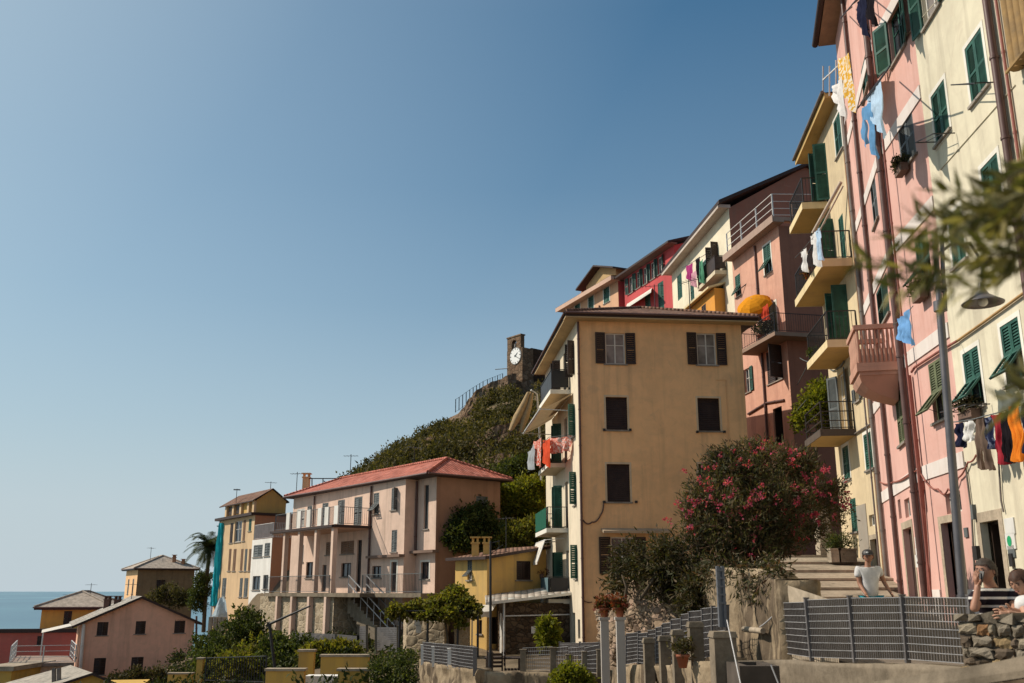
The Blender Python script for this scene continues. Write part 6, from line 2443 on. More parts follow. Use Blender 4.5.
def rough_wall(name, label, pts, thick, mat, cat='wall', jit=.07, seg=.07, freq=1.6, parent=None):
    """pts: list of (x, y, z_bottom, z_top) along the front face; a wall whose front and top are uneven"""
    mb = MB()
    P = []
    for i in range(len(pts) - 1):
        a, b = pts[i], pts[i + 1]
        n = max(1, int(math.hypot(b[0] - a[0], b[1] - a[1]) / seg))
        for q in range(n + (i == len(pts) - 2)):
            P.append(tuple(a[k] + (b[k] - a[k]) * q / n for k in range(4)))
    rows = 30
    G_ = []
    for i, p in enumerate(P):
        a = P[max(0, i - 1)]
        b = P[min(len(P) - 1, i + 1)]
        d = Vector((b[0] - a[0], b[1] - a[1], 0)).normalized()
        nrm = Vector((d.y, -d.x, 0))
        col_ = []
        for k in range(rows + 1):
            z = p[2] + (p[3] - p[2]) * k / rows
            q = Vector((p[0], p[1], z))
            w = mnoise.noise(q * freq) * jit + mnoise.noise(q * freq * 2.7) * jit * .5 + mnoise.noise(q * freq * 7) * jit * .3
            if k == rows:
                q.z += mnoise.noise(q * 2.2) * jit * .7
            col_.append(q + nrm * w)
        back = Vector((p[0], p[1], 0)) - nrm * thick
        col_.append(Vector((back.x, back.y, col_[-1].z)))
        col_.append(Vector((back.x, back.y, p[2])))
        G_.append(col_)
    m = rows + 3
    vs = [q for c in G_ for q in c]
    fs = []
    for i in range(len(G_) - 1):
        for k in range(m - 1):
            fs.append((i * m + k, (i + 1) * m + k, (i + 1) * m + k + 1, i * m + k + 1))
    mb.add(vs, fs, True)
    mb.add(G_[0], [list(range(m))[::-1]])
    mb.add(G_[-1], [list(range(m))])
    o = mb.build(name, mat, parent)
    if parent is None:
        tag(o, label, cat)
    return o


RW = [(702, 596, 19.6), (712, 568, 18.2), (736, 570, 16.6), (764, 574, 15.2), (778, 580, 14.5)]
rough_wall('retaining_wall', 'tall worn stone retaining wall under the oleander with painted drip stains and leaf shadows', [(at(690, 600, 20.4).x - .2, 20.6, -2.4, at(694, 600, 20.4).z)] + [(at(x, 590, Y).x, Y, -2.4, at(x, y, Y).z) for (x, y, Y) in RW] + [(at(779, 590, 14.5).x + .5, 14.35, -2.4, at(779, 582, 14.45).z), (at(779, 590, 14.5).x + .62, 14.5, -2.4, at(783, 585, 14.5).z)], .5, ROUGH, jit=.10)
# rubble slope in front of the ochre house
rough_wall('rubble_slope', 'rough rubble bank with creeper between ochre house and oleander', [(at(601, 640, 25).x, 25.4, -2.8, at(604, 606, 25).z), (at(612, 600, 23).x, 23.2, -2.8, at(612, 590, 23).z), (at(640, 590, 21.4).x, 21.6, -2.8, at(640, 574, 21.5).z), (at(672, 590, 20.3).x, 20.5, -2.8, at(672, 568, 20.4).z), (at(700, 590, 19.6).x, 19.7, -2.8, at(700, 566, 19.6).z)], 2.2, rubble('loose_rubble', [(.36, .26, .18), (.48, .35, .24), (.30, .21, .14), (.42, .29, .21)], 5.0, (.15, .11, .075)), jit=.22, freq=2.6)
# earth bed that carries the oleander
mb = MB()
bd = [(x_, y_) for (x_, y_) in ((2.9, 22.6), (3.5, 20.6), (3.85, 19.5), (3.95, 18), (3.98, 15.6), (4.5, 15.6), (5.0, 20), (7.0, 27), (5.0, 27))]
mb.poly(*[(x, y, .12 if y < 21 else .3) for (x, y) in bd])
mb.poly(*[(x, y, -2.5) for (x, y) in bd[::-1]])
for i in range(len(bd)):
    a_, b_ = bd[i], bd[(i + 1) % len(bd)]
    h_ = lambda p: .12 if p[1] < 21 else .3
    mb.poly((a_[0], a_[1], -2.5), (b_[0], b_[1], -2.5), (b_[0], b_[1], h_(b_)), (a_[0], a_[1], h_(a_)))
tag(mb.build('earth_bed', M_EARTH), kind='structure')
# sloping ramp wall with coping (right of the retaining wall)
mb = MB()
a, b = at(781, 583, 14.6), at(834, 601, 13.3)
c = Vector((0.35, 1.2, 0)).normalized() * .45
for (p, q) in ((a, b),):
    mb.hexa([(p.x, p.y, -2), (q.x, q.y, -2), (q.x + c.x, q.y + c.y, -2), (p.x + c.x, p.y + c.y, -2)], [p, q, q + c, p + c])
tag(mb.build('ramp_wall', M_STONE), 'sloping stone parapet that descends from the retaining wall to the fence', 'wall')


# ------------------------------------------------ grating fences
def grating(root, a0, a1, b0, b1, name='panel', sp=.048, nh=8, sag=.0):
    """a0,a1 bottom and top at one post; b0,b1 at the other"""
    mb = MB()
    a0, a1, b0, b1 = map(Vector, (a0, a1, b0, b1))
    w = (b0 - a0).length
    n = max(3, int(w / sp))
    d = (b0 - a0).normalized()
    nr = Vector((d.y, -d.x, 0)).normalized()
    for i in range(n + 1):
        p, q = a0.lerp(b0, i / n), a1.lerp(b1, i / n)
        mb.bar(p, q, .009, .026, up=tuple(nr.cross(Vector((0, 0, 1))) if False else nr))
    o = mb.build(name, M_FENCE, root)
    mb = MB()
    for k in range(nh + 1):
        p, q = a0.lerp(a1, k / nh), b0.lerp(b1, k / nh)
        mb.bar(p + nr * .018, q + nr * .018, .006, .007)
    r_ = mb.build('rod', M_FENCEL, root)
    r_.parent = o
    return o


def post(root, b, t, w=.055, mat=None, name='post'):
    mb = MB()
    b, t = Vector(b), Vector(t)
    mb.bar(b, t, w, w, up=(0, 1, 0))
    mb.bar(t, t + Vector((0, 0, .015)), w * 1.25, w * 1.25, up=(0, 1, 0))
    return mb.build(name, mat or M_FENCE, root)


# right hand fence between the retaining wall and the rubble parapet
PX = [(780, 603, 657, 14.6), (807, 600, 661, 13.7), (850.5, 598, 662.5, 12.6), (903, 597, 663, 11.5), (971, 597.5, 668, 10.4)]
root = thing('street_fence', 'grey steel grating fence beside the street, left of the people', 'fence', tuple(at(880, 662, 12)))
for i, (x, yt, yb, Y) in enumerate(PX):
    post(root, at(x + (5 if i < 4 else 3), yb, Y), at(x - 1, yt - 1.5, Y))
for i in range(4):
    a, b = PX[i], PX[i + 1]
    ta = b[1] + (2.2 if i < 1 else .5)
    grating(root, at(a[0] + 5.2, a[2] - 4, a[3]), at(a[0] + .6, min(a[1], ta + 2), a[3]), at(b[0] + 4, b[2] - 4, b[3]), at(b[0] - 1.5, ta, b[3]))
# low kerb wall under the fence
pts = [at(x, yb, Y) for (x, yt, yb, Y) in PX]
rough_wall('kerb_wall', 'low stained concrete wall that carries the grating fence', [(at(722, 662, 14.8).x, 14.8, -2.4, at(722, 661, 14.8).z), (at(780, 660, 14.2).x, 14.3, -2.4, at(780, 660, 14.3).z), (at(850, 664, 12.3).x, 12.3, -2.4, at(850, 664, 12.3).z), (at(905, 665, 11.2).x, 11.2, -2.4, at(905, 665, 11.2).z), (at(985, 671, 9.9).x, 9.9, -2.4, at(985, 671, 9.9).z)], .35, M_CONC, jit=.04)
# near parapet with coping crossing the lower right corner
mb = MB()
n = 14
for i in range(n):
    f0, f1 = i / n, (i + 1) / n
    ln_ = lambda p, q, f: Vector(p).lerp(Vector(q), f)
    A0, A1_ = ln_(at(848, 687, 7.4), at(1075, 647, 5.6), f0), ln_(at(848, 687, 7.4), at(1075, 647, 5.6), f1)
    dn = Vector((.08, -.27, -.02))
    j0, j1 = .012 * mnoise.noise(A0 * 5), .012 * mnoise.noise(A1_ * 5)
    up0, up1 = Vector((0, 0, j0)), Vector((0, 0, j1))
    mb.hexa([A0 + dn - Vector((0, 0, .045)), A1_ + dn - Vector((0, 0, .045)), A1_ - Vector((0, 0, .045)), A0 - Vector((0, 0, .045))], [A0 + dn + up0, A1_ + dn + up1, A1_ + up1, A0 + up0])
cop = mb
root = thing('parapet', 'stone parapet with pale coping crossing the bottom right corner', 'parapet', tuple(at(960, 690, 6.2) - Vector((0, 0, .8))))
cop.build('coping', M_CONC, root)
mb = MB()
A0, A1_ = at(848, 687, 7.4), at(1075, 647, 5.6)
dn = Vector((.055, -.19, 0))
bk = Vector((.02, -.06, 0))
mb.hexa([A0 + dn - Vector((0, 0, 1.4)), A1_ + dn - Vector((0, 0, 1.4)), A1_ + bk - Vector((0, 0, 1.4)), A0 + bk - Vector((0, 0, 1.4))], [A0 + dn - Vector((0, 0, .046)), A1_ + dn - Vector((0, 0, .046)), A1_ + bk - Vector((0, 0, .046)), A0 + bk - Vector((0, 0, .046))])
mb.build('wall', RUBD, root)

# rubble parapet the people lean on: individually laid stones
root = thing('rubble_parapet', 'thick rubble stone parapet that the two people lean on', 'wall', tuple(at(995, 665, 9.2)))
p0, p1 = at(963, 660, 9.5), at(1075, 660, 8.6)
p0.z = p1.z = 0
ztop = at(990, 614.5, 9.3).z
zbot = -1.7
d = (p1 - p0).normalized()
nr = Vector((d.y, -d.x, 0))
Lw = (p1 - p0).length
mb = MB()
rg = random.Random(12)
z = zbot
row = 0
stones = []
while z < ztop - .1:
    h = rg.uniform(.055, .12)
    if z + h > ztop - .07: h = ztop - .06 - z
    x = -rg.uniform(0, .2)
    while x < Lw:
        w = rg.uniform(.07, .24)
        stones.append((x, x + w, z, z + h))
        x += w
    z += h
tone = ['stone_grey', 'stone_ochre', 'stone_rust', 'stone_buff']
SM = [concrete('stone_grey', (.24, .20, .15), 4), concrete('stone_ochre', (.30, .21, .11), 4), concrete('stone_rust', (.27, .145, .07), 4), concrete('stone_buff', (.29, .24, .17), 4), concrete('stone_umber', (.14, .105, .075), 4)]
for (xa, xb, za, zb) in stones:
    g = .009
    xa, xb = max(xa, 0) + g, min(xb, Lw) - g
    if xb - xa < .03: continue
    za += g * .8
    zb -= g * .6
    mb.cur = rg.choice([0, 0, 0, 0, 1, 2, 3, 3, 4, 4])
    pr_ = rg.uniform(.0, .05)
    nu, nv = 4, 3
    P = [[None] * (nv + 1) for _ in range(nu + 1)]
    for i in range(nu + 1):
        for k in range(nv + 1):
            u_, v_ = i / nu, k / nv
            ex = 1 - (2 * abs(u_ - .5)) ** 3
            ey = 1 - (2 * abs(v_ - .5)) ** 3
            bul = .035 * (ex * ey) ** .5
            q = p0 + d * (xa + (xb - xa) * u_) + Vector((0, 0, za + (zb - za) * v_))
            q += d * rg.uniform(-.016, .016) + Vector((0, 0, rg.uniform(-.013, .013)))
            P[i][k] = q + nr * (pr_ + bul * .7 + .022 * mnoise.noise(q * 9) + .012 * mnoise.noise(q * 27))
    vs = [P[i][k] for i in range(nu + 1) for k in range(nv + 1)]
    o_ = len(vs)
    fs = [(i * (nv + 1) + k, (i + 1) * (nv + 1) + k, (i + 1) * (nv + 1) + k + 1, i * (nv + 1) + k + 1) for i in range(nu) for k in range(nv)]
    # rim back into the wall
    rim = [P[i][0] for i in range(nu + 1)] + [P[nu][k] for k in range(1, nv + 1)] + [P[i][nv] for i in range(nu - 1, -1, -1)] + [P[0][k] for k in range(nv - 1, 0, -1)]
    idx = [i * (nv + 1) for i in range(nu + 1)] + [nu * (nv + 1) + k for k in range(1, nv + 1)] + [i * (nv + 1) + nv for i in range(nu - 1, -1, -1)] + [k for k in range(nv - 1, 0, -1)]
    bk_ = [q - nr * .09 for q in rim]
    m = len(rim)
    fs += [(idx[(i + 1) % m], idx[i], o_ + i, o_ + (i + 1) % m) for i in range(m)]
    mb.add(vs + bk_, fs, False)
mb.build('stones', SM, root)
mb = MB()
bx_ = lambda o0, o1, z0_, z1_, x0=0, x1=None: mb.hexa([p0 + d * x0 + nr * o1 + Vector((0, 0, z0_)), p0 + d * (x1 or Lw) + nr * o1 + Vector((0, 0, z0_)), p0 + d * (x1 or Lw) + nr * o0 + Vector((0, 0, z0_)), p0 + d * x0 + nr * o0 + Vector((0, 0, z0_))],
                                        [p0 + d * x0 + nr * o1 + Vector((0, 0, z1_)), p0 + d * (x1 or Lw) + nr * o1 + Vector((0, 0, z1_)), p0 + d * (x1 or Lw) + nr * o0 + Vector((0, 0, z1_)), p0 + d * x0 + nr * o0 + Vector((0, 0, z1_))])
bx_(-.5, -.005, zbot, ztop - .07)
mb.build('core', concrete('mortar', (.15, .12, .09), 2), root)
mb = MB()
x = -.02
while x < Lw:
    w = rg.uniform(.12, .32)
    h_ = rg.uniform(-.03, .025)
    q = lambda xx, o_, zz: p0 + d * xx + nr * (o_ + rg.uniform(-.05, .03)) + Vector((0, 0, zz + rg.uniform(-.018, .014)))
    mb.hexa([q(x, .05, ztop - .065), q(x + w - .012, .05, ztop - .065), q(x + w - .012, -.52, ztop - .065), q(x, -.52, ztop - .065)], [q(x, .05, ztop + h_), q(x + w - .012, .05, ztop + h_), q(x + w - .012, -.52, ztop + h_), q(x, -.52, ztop + h_)])
    x += w
mb.build('coping', SM[0], root)

# zig-zag fence on the lower wall in front of the rubble bank: panels seen nearly edge-on
LOWZ = lambda x, Y: at(x, 660, Y).z
ZP = [(627, 637, 664, 20.5), (639, 632, 662, 20.0), (648.5, 635, 664, 19.4), (657, 629, 662, 19.0), (663, 626, 662, 18.6), (672, 622, 661, 18.1), (682, 618, 660, 17.6), (690, 613, 660, 17.2), (703, 610, 658, 16.6), (713, 607, 656, 16.1), (727, 606, 654, 15.6)]
root = thing('terrace_fence', 'grey grating fence in stepped panels below the rubble bank', 'fence', tuple(at(680, 662, 18)))
for i, (x, yt, yb, Y) in enumerate(ZP):
    post(root, at(x, yb + 3, Y), at(x, yt - .5, Y), .06)
for i in range(len(ZP) - 1):
    a, b = ZP[i], ZP[i + 1]
    tb = min(a[1], b[1]) + .5
    grating(root, at(a[0], a[2], a[3]), at(a[0], tb + 1, a[3]), at(b[0], b[2], b[3]), at(b[0], tb, b[3]))
# dumpy stone posts standing along that wall, one thing each
for i, (x, yt, yb, Y, w) in enumerate(((650, 640, 664, 17.3, .17), (666, 638, 664, 16.8, .17), (679.5, 632, 664, 16.2, .17), (698, 624, 662, 15.6, .21), (728, 634, 690, 13.6, .30))):
    p = at(x, yb, Y)
    zt_ = at(x, yt, Y).z
    mb = MB()
    mb.hexa([(p.x - w / 2, Y, p.z - .4), (p.x + w / 2, Y, p.z - .4), (p.x + w / 2, Y + w * 1.2, p.z - .4), (p.x - w / 2, Y + w * 1.2, p.z - .4)],
            [(p.x - w / 2, Y, zt_ - .05), (p.x + w / 2, Y, zt_ - .05), (p.x + w / 2, Y + w * 1.2, zt_ - .05), (p.x - w / 2, Y + w * 1.2, zt_ - .05)])
    mb.hexa([(p.x - w / 2 - .02, Y - .02, zt_ - .049), (p.x + w / 2 + .02, Y - .02, zt_ - .049), (p.x + w / 2 + .02, Y + w * 1.2 + .02, zt_ - .049), (p.x - w / 2 - .02, Y + w * 1.2 + .02, zt_ - .049)],
            [(p.x - w / 2, Y, zt_ + .03), (p.x + w / 2, Y, zt_ + .03), (p.x + w / 2, Y + w, zt_ + .03), (p.x - w / 2, Y + w, zt_ + .03)])
    lab = ['shortest leftmost stone bollard along the terrace fence', 'second stone bollard from the left along the terrace fence', 'third stone bollard from the left, clay pot at its foot', 'taller stone bollard with rounded cap below the retaining wall', 'large dark stone block post beside the trough at bottom centre'][i]
    tag(mb.build('stone_bollard', M_CONC), lab, 'bollard', 'stone bollards along the terrace fence')
# two white gate posts with red flower pots
for i, (x, Y) in enumerate(((606, 19.0), (622, 18.4))):
    a, b = at(x, 676, Y), at(x, 620, Y)
    mb = MB()
    w = .15
    mb.bx(a.x - w / 2, a.x + w / 2, Y, Y + w, a.z - .5, b.z)
    mb.bx(a.x - w / 2 - .025, a.x + w / 2 + .025, Y - .025, Y + w + .025, b.z + .001, b.z + .05)
    tag(mb.build('gate_post', plaster('grey_white_post', (.40, .36, .32), 1.0)), ('left' if i == 0 else 'right') + ' one of the two white gate posts with potted red plants', 'gate post', 'white gate posts')
    root = thing('flower_pot', 'terracotta pot of red flowers on the ' + ('left' if i == 0 else 'right') + ' white gate post', 'flower pot', (a.x, Y + w / 2, b.z + .051), 'pots on the gate posts')
    mb = MB()
    mb.lathe([(.0, 0), (.06, 0), (.09, .14), (.10, .14), (.10, .17), (.085, .17), (.08, .12), (0, .12)], (a.x, Y + w / 2, b.z + .051), 12)
    mb.build('pot', M_TERRA, root)
    v, f = leaf_cloud([((a.x, Y + w / 2, b.z + .28), (.15, .15, .12))], 60, 6, .07, .05, 70 + i, shell=.2)
    numpy_mesh('plant', v, f, leafmat('geranium', [(.05, .06, .02), (.30, .05, .03), (.08, .08, .03), (.25, .07, .04)], .3), root)
# clay pot on the low wall
root = thing('flower_pot', 'small clay pot with a pink plant in front of the stone bollards', 'flower pot', tuple(at(683, 668, 15.5)))
p = at(683, 668, 15.5)
mb = MB()
mb.lathe([(0, 0), (.06, 0), (.10, .16), (.115, .16), (.115, .2), (.095, .2), (.09, .15), (0, .15)], p, 12)
mb.build('pot', M_TERRA, root)
v, f = leaf_cloud([(p + Vector((0, 0, .3)), (.14, .14, .12))], 40, 6, .07, .04, 75, shell=.2)
numpy_mesh('plant', v, f, L_DRYO, root)
# tall grey tube box (post) standing on the retaining wall
mb = MB()
a, b = at(722.5, 607, 15.5), at(722.5, 566, 15.5)
mb.bx(a.x - .06, a.x - .02, 15.5, 15.6, a.z - .3, b.z)
mb.bx(a.x + .02, a.x + .06, 15.5, 15.6, a.z - .3, b.z)
mb.bx(a.x - .02, a.x + .02, 15.53, 15.57, a.z - .3, b.z - .02)
for k in range(5):
    z = a.z + (b.z - a.z) * (k + .5) / 5
    mb.bx(a.x - .065, a.x + .065, 15.49, 15.5, z - .015, z + .015)
tag(mb.build('steel_upright', paint('blue_grey_steel', (.15, .155, .17), .4, .2, .4, .3)), 'blue grey steel channel upright on the retaining wall beside the oleander', 'upright')
# stone trough and leaning rod
mb = MB()
a, b = at(741, 692, 12.8), at(781, 692, 12.8)
zt_ = at(760, 666, 12.8).z
zb = a.z - .3
for (x0, x1, y0, y1) in ((a.x, b.x, 12.8, 12.92), (a.x, b.x, 13.5, 13.62), (a.x, a.x + .12, 12.921, 13.499), (b.x - .12, b.x, 12.921, 13.499)):
    mb.bx(x0, x1, y0, y1, zb, zt_)
mb.bx(a.x + .121, b.x - .121, 12.921, 13.499, zb, zt_ - .25)
tag(mb.build('stone_trough', paint('dark_stone', (.09, .07, .055), .9, .4)), 'dark stone trough at the bottom edge below the retaining wall', 'trough')
mb = MB()
mb.tube([at(727, 620, 13.2), at(742, 690, 12.6)], .010, 6)
tag(mb.build('metal_rod', M_FENCEL), 'thin metal rod leaning beside the stone trough', 'rod')
mb = MB()
mb.tube([at(771, 665, 12.6), at(781, 690, 12.5)], .010, 6)
tag(mb.build('metal_rod', M_FENCEL), 'short thin rod leaning on the right end of the trough', 'rod')
# small white drain spout with its shadow
mb = MB()
a = at(745, 628, 15.4)
mb.tube([at(744, 629, 15.7), at(763, 631, 15.0)], .045, 8)
tag(mb.build('drain_spout', M_STONE), 'white drain spout on the worn retaining wall', 'spout')
cable(None, [at(760, 627, 15.1), at(779, 609, 14.7)], .012, .02, M_FENCEL, 'cable', 'thin taut cable from the drain spout to the street fence', 'cable')

# lower left terrace wall with fence and white posts
zc_ = lambda x, y, Y: at(x, y, Y).z
rough_wall('terrace_wall', 'sunlit rough stone wall under the louvred fence at bottom centre', [(at(419, 668, 29).x, 29.5, -4.5, zc_(419, 660, 29)), (at(424, 668, 27).x, 27, -4.5, zc_(424, 662, 27)), (at(450, 668, 24).x, 24.0, -4.5, zc_(450, 666, 24)), (at(476, 668, 22.4).x, 22.4, -4.5, zc_(476, 670, 22.4))], .4, ROUGH, jit=.13)
rough_wall('terrace_wall', 'shaded low stone wall below the courtyard fence', [(at(476, 668, 22.5).x, 22.5, -4.5, zc_(476, 671, 22.5)), (at(530, 672, 22.3).x, 22.3, -4.5, zc_(530, 672, 22.3)), (at(604, 672, 21.6).x, 21.6, -4.5, zc_(604, 674, 21.6))], .4, ROUGH, jit=.08)
rough_wall('terrace_wall', 'low rough stone wall carrying the bollards at bottom right of centre', [(at(604, 672, 21.7).x, 21.8, -4.5, zc_(606, 671, 21.8)), (at(625, 668, 19).x, 19, -4.5, zc_(625, 666, 19)), (at(690, 664, 15.8).x, 15.8, -4.5, zc_(690, 663, 15.8)), (at(722, 661, 14.7).x, 14.7, -4.5, zc_(722, 660, 14.7))], .4, ROUGH, jit=.10)
FL_ = [(423, 646, 663, 27.4), (434, 648, 665, 26.0), (450, 650, 667, 24.2), (462, 646, 670, 23.3), (475, 648, 672, 22.7)]
root = thing('louvred_fence', 'grey louvred fence with white posts above the sunlit rough wall', 'fence', tuple(at(450, 668, 23.5)))
for i, (x, yt, yb, Y) in enumerate(FL_[:3]):
    post(root, at(x, yb + 2, Y - .05), at(x, yt - 1, Y - .05), .11, P_WHITE)
post(root, at(475, 676, 22.5), at(475, 648, 22.5), .09)
for i in range(len(FL_) - 1):
    a, b = FL_[i], FL_[i + 1]
    grating(root, at(a[0], a[2] - 1, a[3]), at(a[0], 642 + i * 1.2, a[3]), at(b[0], b[2] - 1, b[3]), at(b[0], 643 + i * 1.3, b[3]), nh=7)
root = thing('courtyard_fence', 'grey grating fence with stone posts in front of the ochre house', 'fence', tuple(at(570, 672, 23)))
FC = [(523, 650, 671, 22.6), (553, 648, 672, 22.2), (569, 655, 674, 21.8), (585, 652, 674, 21.4), (600, 650, 675, 20.8)]
for i, (x, yt, yb, Y) in enumerate(FC):
    post(root, at(x, yb + 2, Y - .05), at(x, yt, Y - .05), .13, M_CONC)
for i in range(4):
    a, b = FC[i], FC[i + 1]
    grating(root, at(a[0], a[2] - 2, a[3]), at(a[0], 648, a[3]), at(b[0], b[2] - 2, b[3]), at(b[0], 646.5 if i < 3 else 645, b[3]), nh=6)
# second row of grating behind, closer to the houses
root = thing('lane_fence', 'grey grating fence along the lane at the foot of the ochre house', 'fence', tuple(at(580, 650, 32)))
FD = [(560, 642, 652, 34), (580, 642, 656, 32), (604, 641, 662, 29)]
for (x, yt, yb, Y) in FD:
    post(root, at(x, yb + 3, Y), at(x, yt, Y), .07)
for i in range(2):
    a, b = FD[i], FD[i + 1]
    grating(root, at(a[0], a[2], a[3]), at(a[0], a[1] + 1, a[3]), at(b[0], b[2], b[3]), at(b[0], b[1] + 1, b[3]), nh=6)
# fence in front of the terrace wall further left
root = thing('garden_fence', 'grey panel fence at the foot of the pink house terrace wall', 'fence', tuple(at(350, 650, 46)))
FE = [(294, 632, 644, 50), (310, 633, 645, 49), (336, 634, 647, 47.5), (358, 636, 650, 46), (358.5, 626, 648, 46), (367, 626, 648, 45.4), (376, 627, 650, 44.8), (398, 627, 652, 43.5)]
for (x, yt, yb, Y) in FE:
    post(root, at(x, yb + 4, Y), at(x, yt - 1, Y), .1, M_CONC)
for i in (0, 1, 2, 4, 6):
    a, b = FE[i], FE[i + 1]
    mb = MB()
    p, q, r_, s_ = at(a[0], a[2], a[3]), at(b[0], b[2], b[3]), at(b[0], b[1], b[3]), at(a[0], a[1], a[3])
    nl = 12
    for k in range(nl):
        f0, f1 = k / nl, (k + .86) / nl
        c0, c1, c2, c3 = p.lerp(s_, f0), q.lerp(r_, f0), q.lerp(r_, f1), p.lerp(s_, f1)
        o_ = Vector((0, .03, 0))
        mb.hexa([c0, c1, c1 + o_, c0 + o_], [c3, c2, c2 + o_ * .4, c3 + o_ * .4])
    mb.build('panel', M_FENCE, root)
# rubble wall under the vine
rough_wall('lane_wall', 'sunny rubble wall under the vine left of the small mustard house', [(at(400, 640, 45).x, 46.5, -4, zc_(400, 613, 45)), (at(404, 640, 44).x, 44.6, -4, zc_(404, 613, 44)), (at(444, 640, 43.8).x, 43.8, -4, zc_(444, 614, 43.8))], .4, RUBL, jit=.06)
rough_wall('lane_wall', 'short rubble wall pier right of the doorway under the vine', [(at(455, 640, 44).x, 43.9, -4, zc_(455, 612, 43.9)), (at(470, 640, 44).x, 44.0, -4, zc_(470, 613, 44))], .4, RUBL, jit=.06)
mb = MB()
p = at(450, 630, 44.5)
mb.bx(at(443, 630, 44.6).x, at(456, 630, 44.6).x, 44.5, 44.6, -3.2, at(450, 613, 44.5).z)
tag(mb.build('garden_door', M_DARKW), 'dark doorway in the rubble wall under the vine', 'door')
for i, (x, y) in enumerate(((417.5, 622), (419, 629))):
    p = at(x, y, 44.0)
    mb = MB()
    mb.bx(p.x - .12, p.x + .12, 43.86, 43.93, p.z - .16, p.z + .16)
    mb.bx(p.x - .14, p.x + .14, 43.85, 43.93, p.z + .161, p.z + .18)
    tag(mb.build('meter_cabinet', P_WHITE), ('upper' if i == 0 else 'lower') + ' small white meter box on the rubble wall under the vine', 'meter box', 'white meter boxes')

# dark street lamp mast in front of the small mustard house
root = thing('antenna_mast', 'thin dark mast standing before the small mustard house', 'mast', tuple(at(490.5, 672, 23)))
a, b = at(490.5, 676, 23), at(490.5, 541, 23)
mb = MB()
mb.tube([a, a.lerp(b, .5), b], [.036, .032, .024], 8)
mb.tube([a, a + Vector((0, 0, .5))], .06, 8)
mb.build('mast', M_IRON, root)
mb = MB()
mb.tube([b - Vector((0, 0, .30)), at(503, 545, 23)], .010, 6)
mb.tube([b - Vector((0, 0, .05)), at(500, 541, 23)], .010, 6)
mb.tube([at(499, 540, 23), at(499, 548, 23)], .008, 6)
mb.build('antenna', M_IRON, root)

# courtyard furniture behind the fence: table and chairs
def chair(x, y, z, rz, label):
    root = thing('garden_chair', label, 'chair', (x, y, z), 'dark garden chairs in the courtyard')
    root.rotation_euler = (0, 0, 0)
    M = Matrix.Translation((x, y, z)) @ Matrix.Rotation(rz, 4, 'Z')
    def part(nm, boxes):
        mb = MB()
        mb.M = M
        for b_ in boxes: mb.bx(*b_)
        return mb.build(nm, M_DARKW, root)
    part('seat', [(-.22, .22, -.22 + k * .09, -.22 + k * .09 + .07, .43, .46) for k in range(5)])
    part('backrest', [(-.22, .22, .2, .225, .55 + k * .1, .55 + k * .1 + .06) for k in range(4)])
    for sx in (-1, 1):
        part('leg', [(sx * .2 - .02, sx * .2 + .02, -.21, -.17, 0, .429)])
        part('leg', [(sx * .2 - .02, sx * .2 + .02, .18, .199, 0, .95)])
gz0 = -2.52
for i, (px_, Y, rz) in enumerate(((483, 27, -1.2), (497, 26.5, 0.3), (512, 27.5, 1.6))):
    p = at(px_, 665, Y)
    chair(p.x, Y, gz0, rz, ['dark garden chair nearest the lamp mast', 'middle dark garden chair behind the courtyard opening', 'dark garden chair right of the courtyard table'][i])
root = thing('garden_table', 'dark slatted garden table in the courtyard behind the fence opening', 'table', (at(503, 665, 27.6).x, 27.6, gz0))
x = at(503, 665, 27.6).x
mb = MB()
for k in range(8):
    mb.bx(x - .5, x + .5, 27.3 + k * .09, 27.3 + k * .09 + .08, .72 + gz0, .75 + gz0)
mb.build('tabletop', M_DARKW, root)
for sx in (-1, 1):
    for yy in (27.35, 27.95):
        mb = MB()
        mb.bx(x + sx * .44 - .025, x + sx * .44 + .025, yy, yy + .05, gz0, .719 + gz0)
        mb.build('leg', M_DARKW, root)
mb = MB()
xa, xb = at(478, 668, 24).x, at(526, 668, 24).x
for k in range(5):
    mb.bx(xa, xb, 23.2 - .3 * k, 24, -2.6 - .16 * k - .16, -2.6 - .16 * k)
tag(mb.build('entrance_steps', paint('dark_steps', (.07, .05, .04), .9)), 'dark steps in the opening between the louvred fence and courtyard fence', 'steps')

# yellow garden walls lower left
YW = [('front yellow garden wall block with flat coping at the bottom', 266, 304, 669, 700, 30.0), ('yellow garden wall panel behind the front block', 299, 314, 650, 674, 33.5), ('long yellow garden wall with diagonal shadow', 321, 365, 655, 678, 33.0), ('right yellow garden wall block at the bottom', 338, 368, 669, 700, 30.0), ('yellow gate pier at the right end of the long garden wall', 361, 368.5, 655, 700, 30.8), ('yellow garden wall with wire fence below the gable house', 168, 192, 673, 700, 48.0), ('yellow pier with cap right of the gable house garden', 197, 203, 658, 700, 47.0)]
for i, (lab, x0, x1, yt, yb, Y) in enumerate(YW):
    a, b = at(x0, yt, Y), at(x1, yt, Y)
    w = .3
    mb = MB()
    mb.bx(a.x, b.x, Y, Y + w, -9 if Y > 40 else -6, a.z - .06)
    root = thing('garden_wall', lab, 'garden wall', ((a.x + b.x) / 2, Y + w / 2, -6), 'yellow garden walls')
    mb.build('wall', P_YELF, root)
    mb = MB()
    mb.bx(a.x - .04, b.x + .04, Y - .04, Y + w + .04, a.z - .058, a.z + .01)
    mb.build('coping', M_STONE, root)
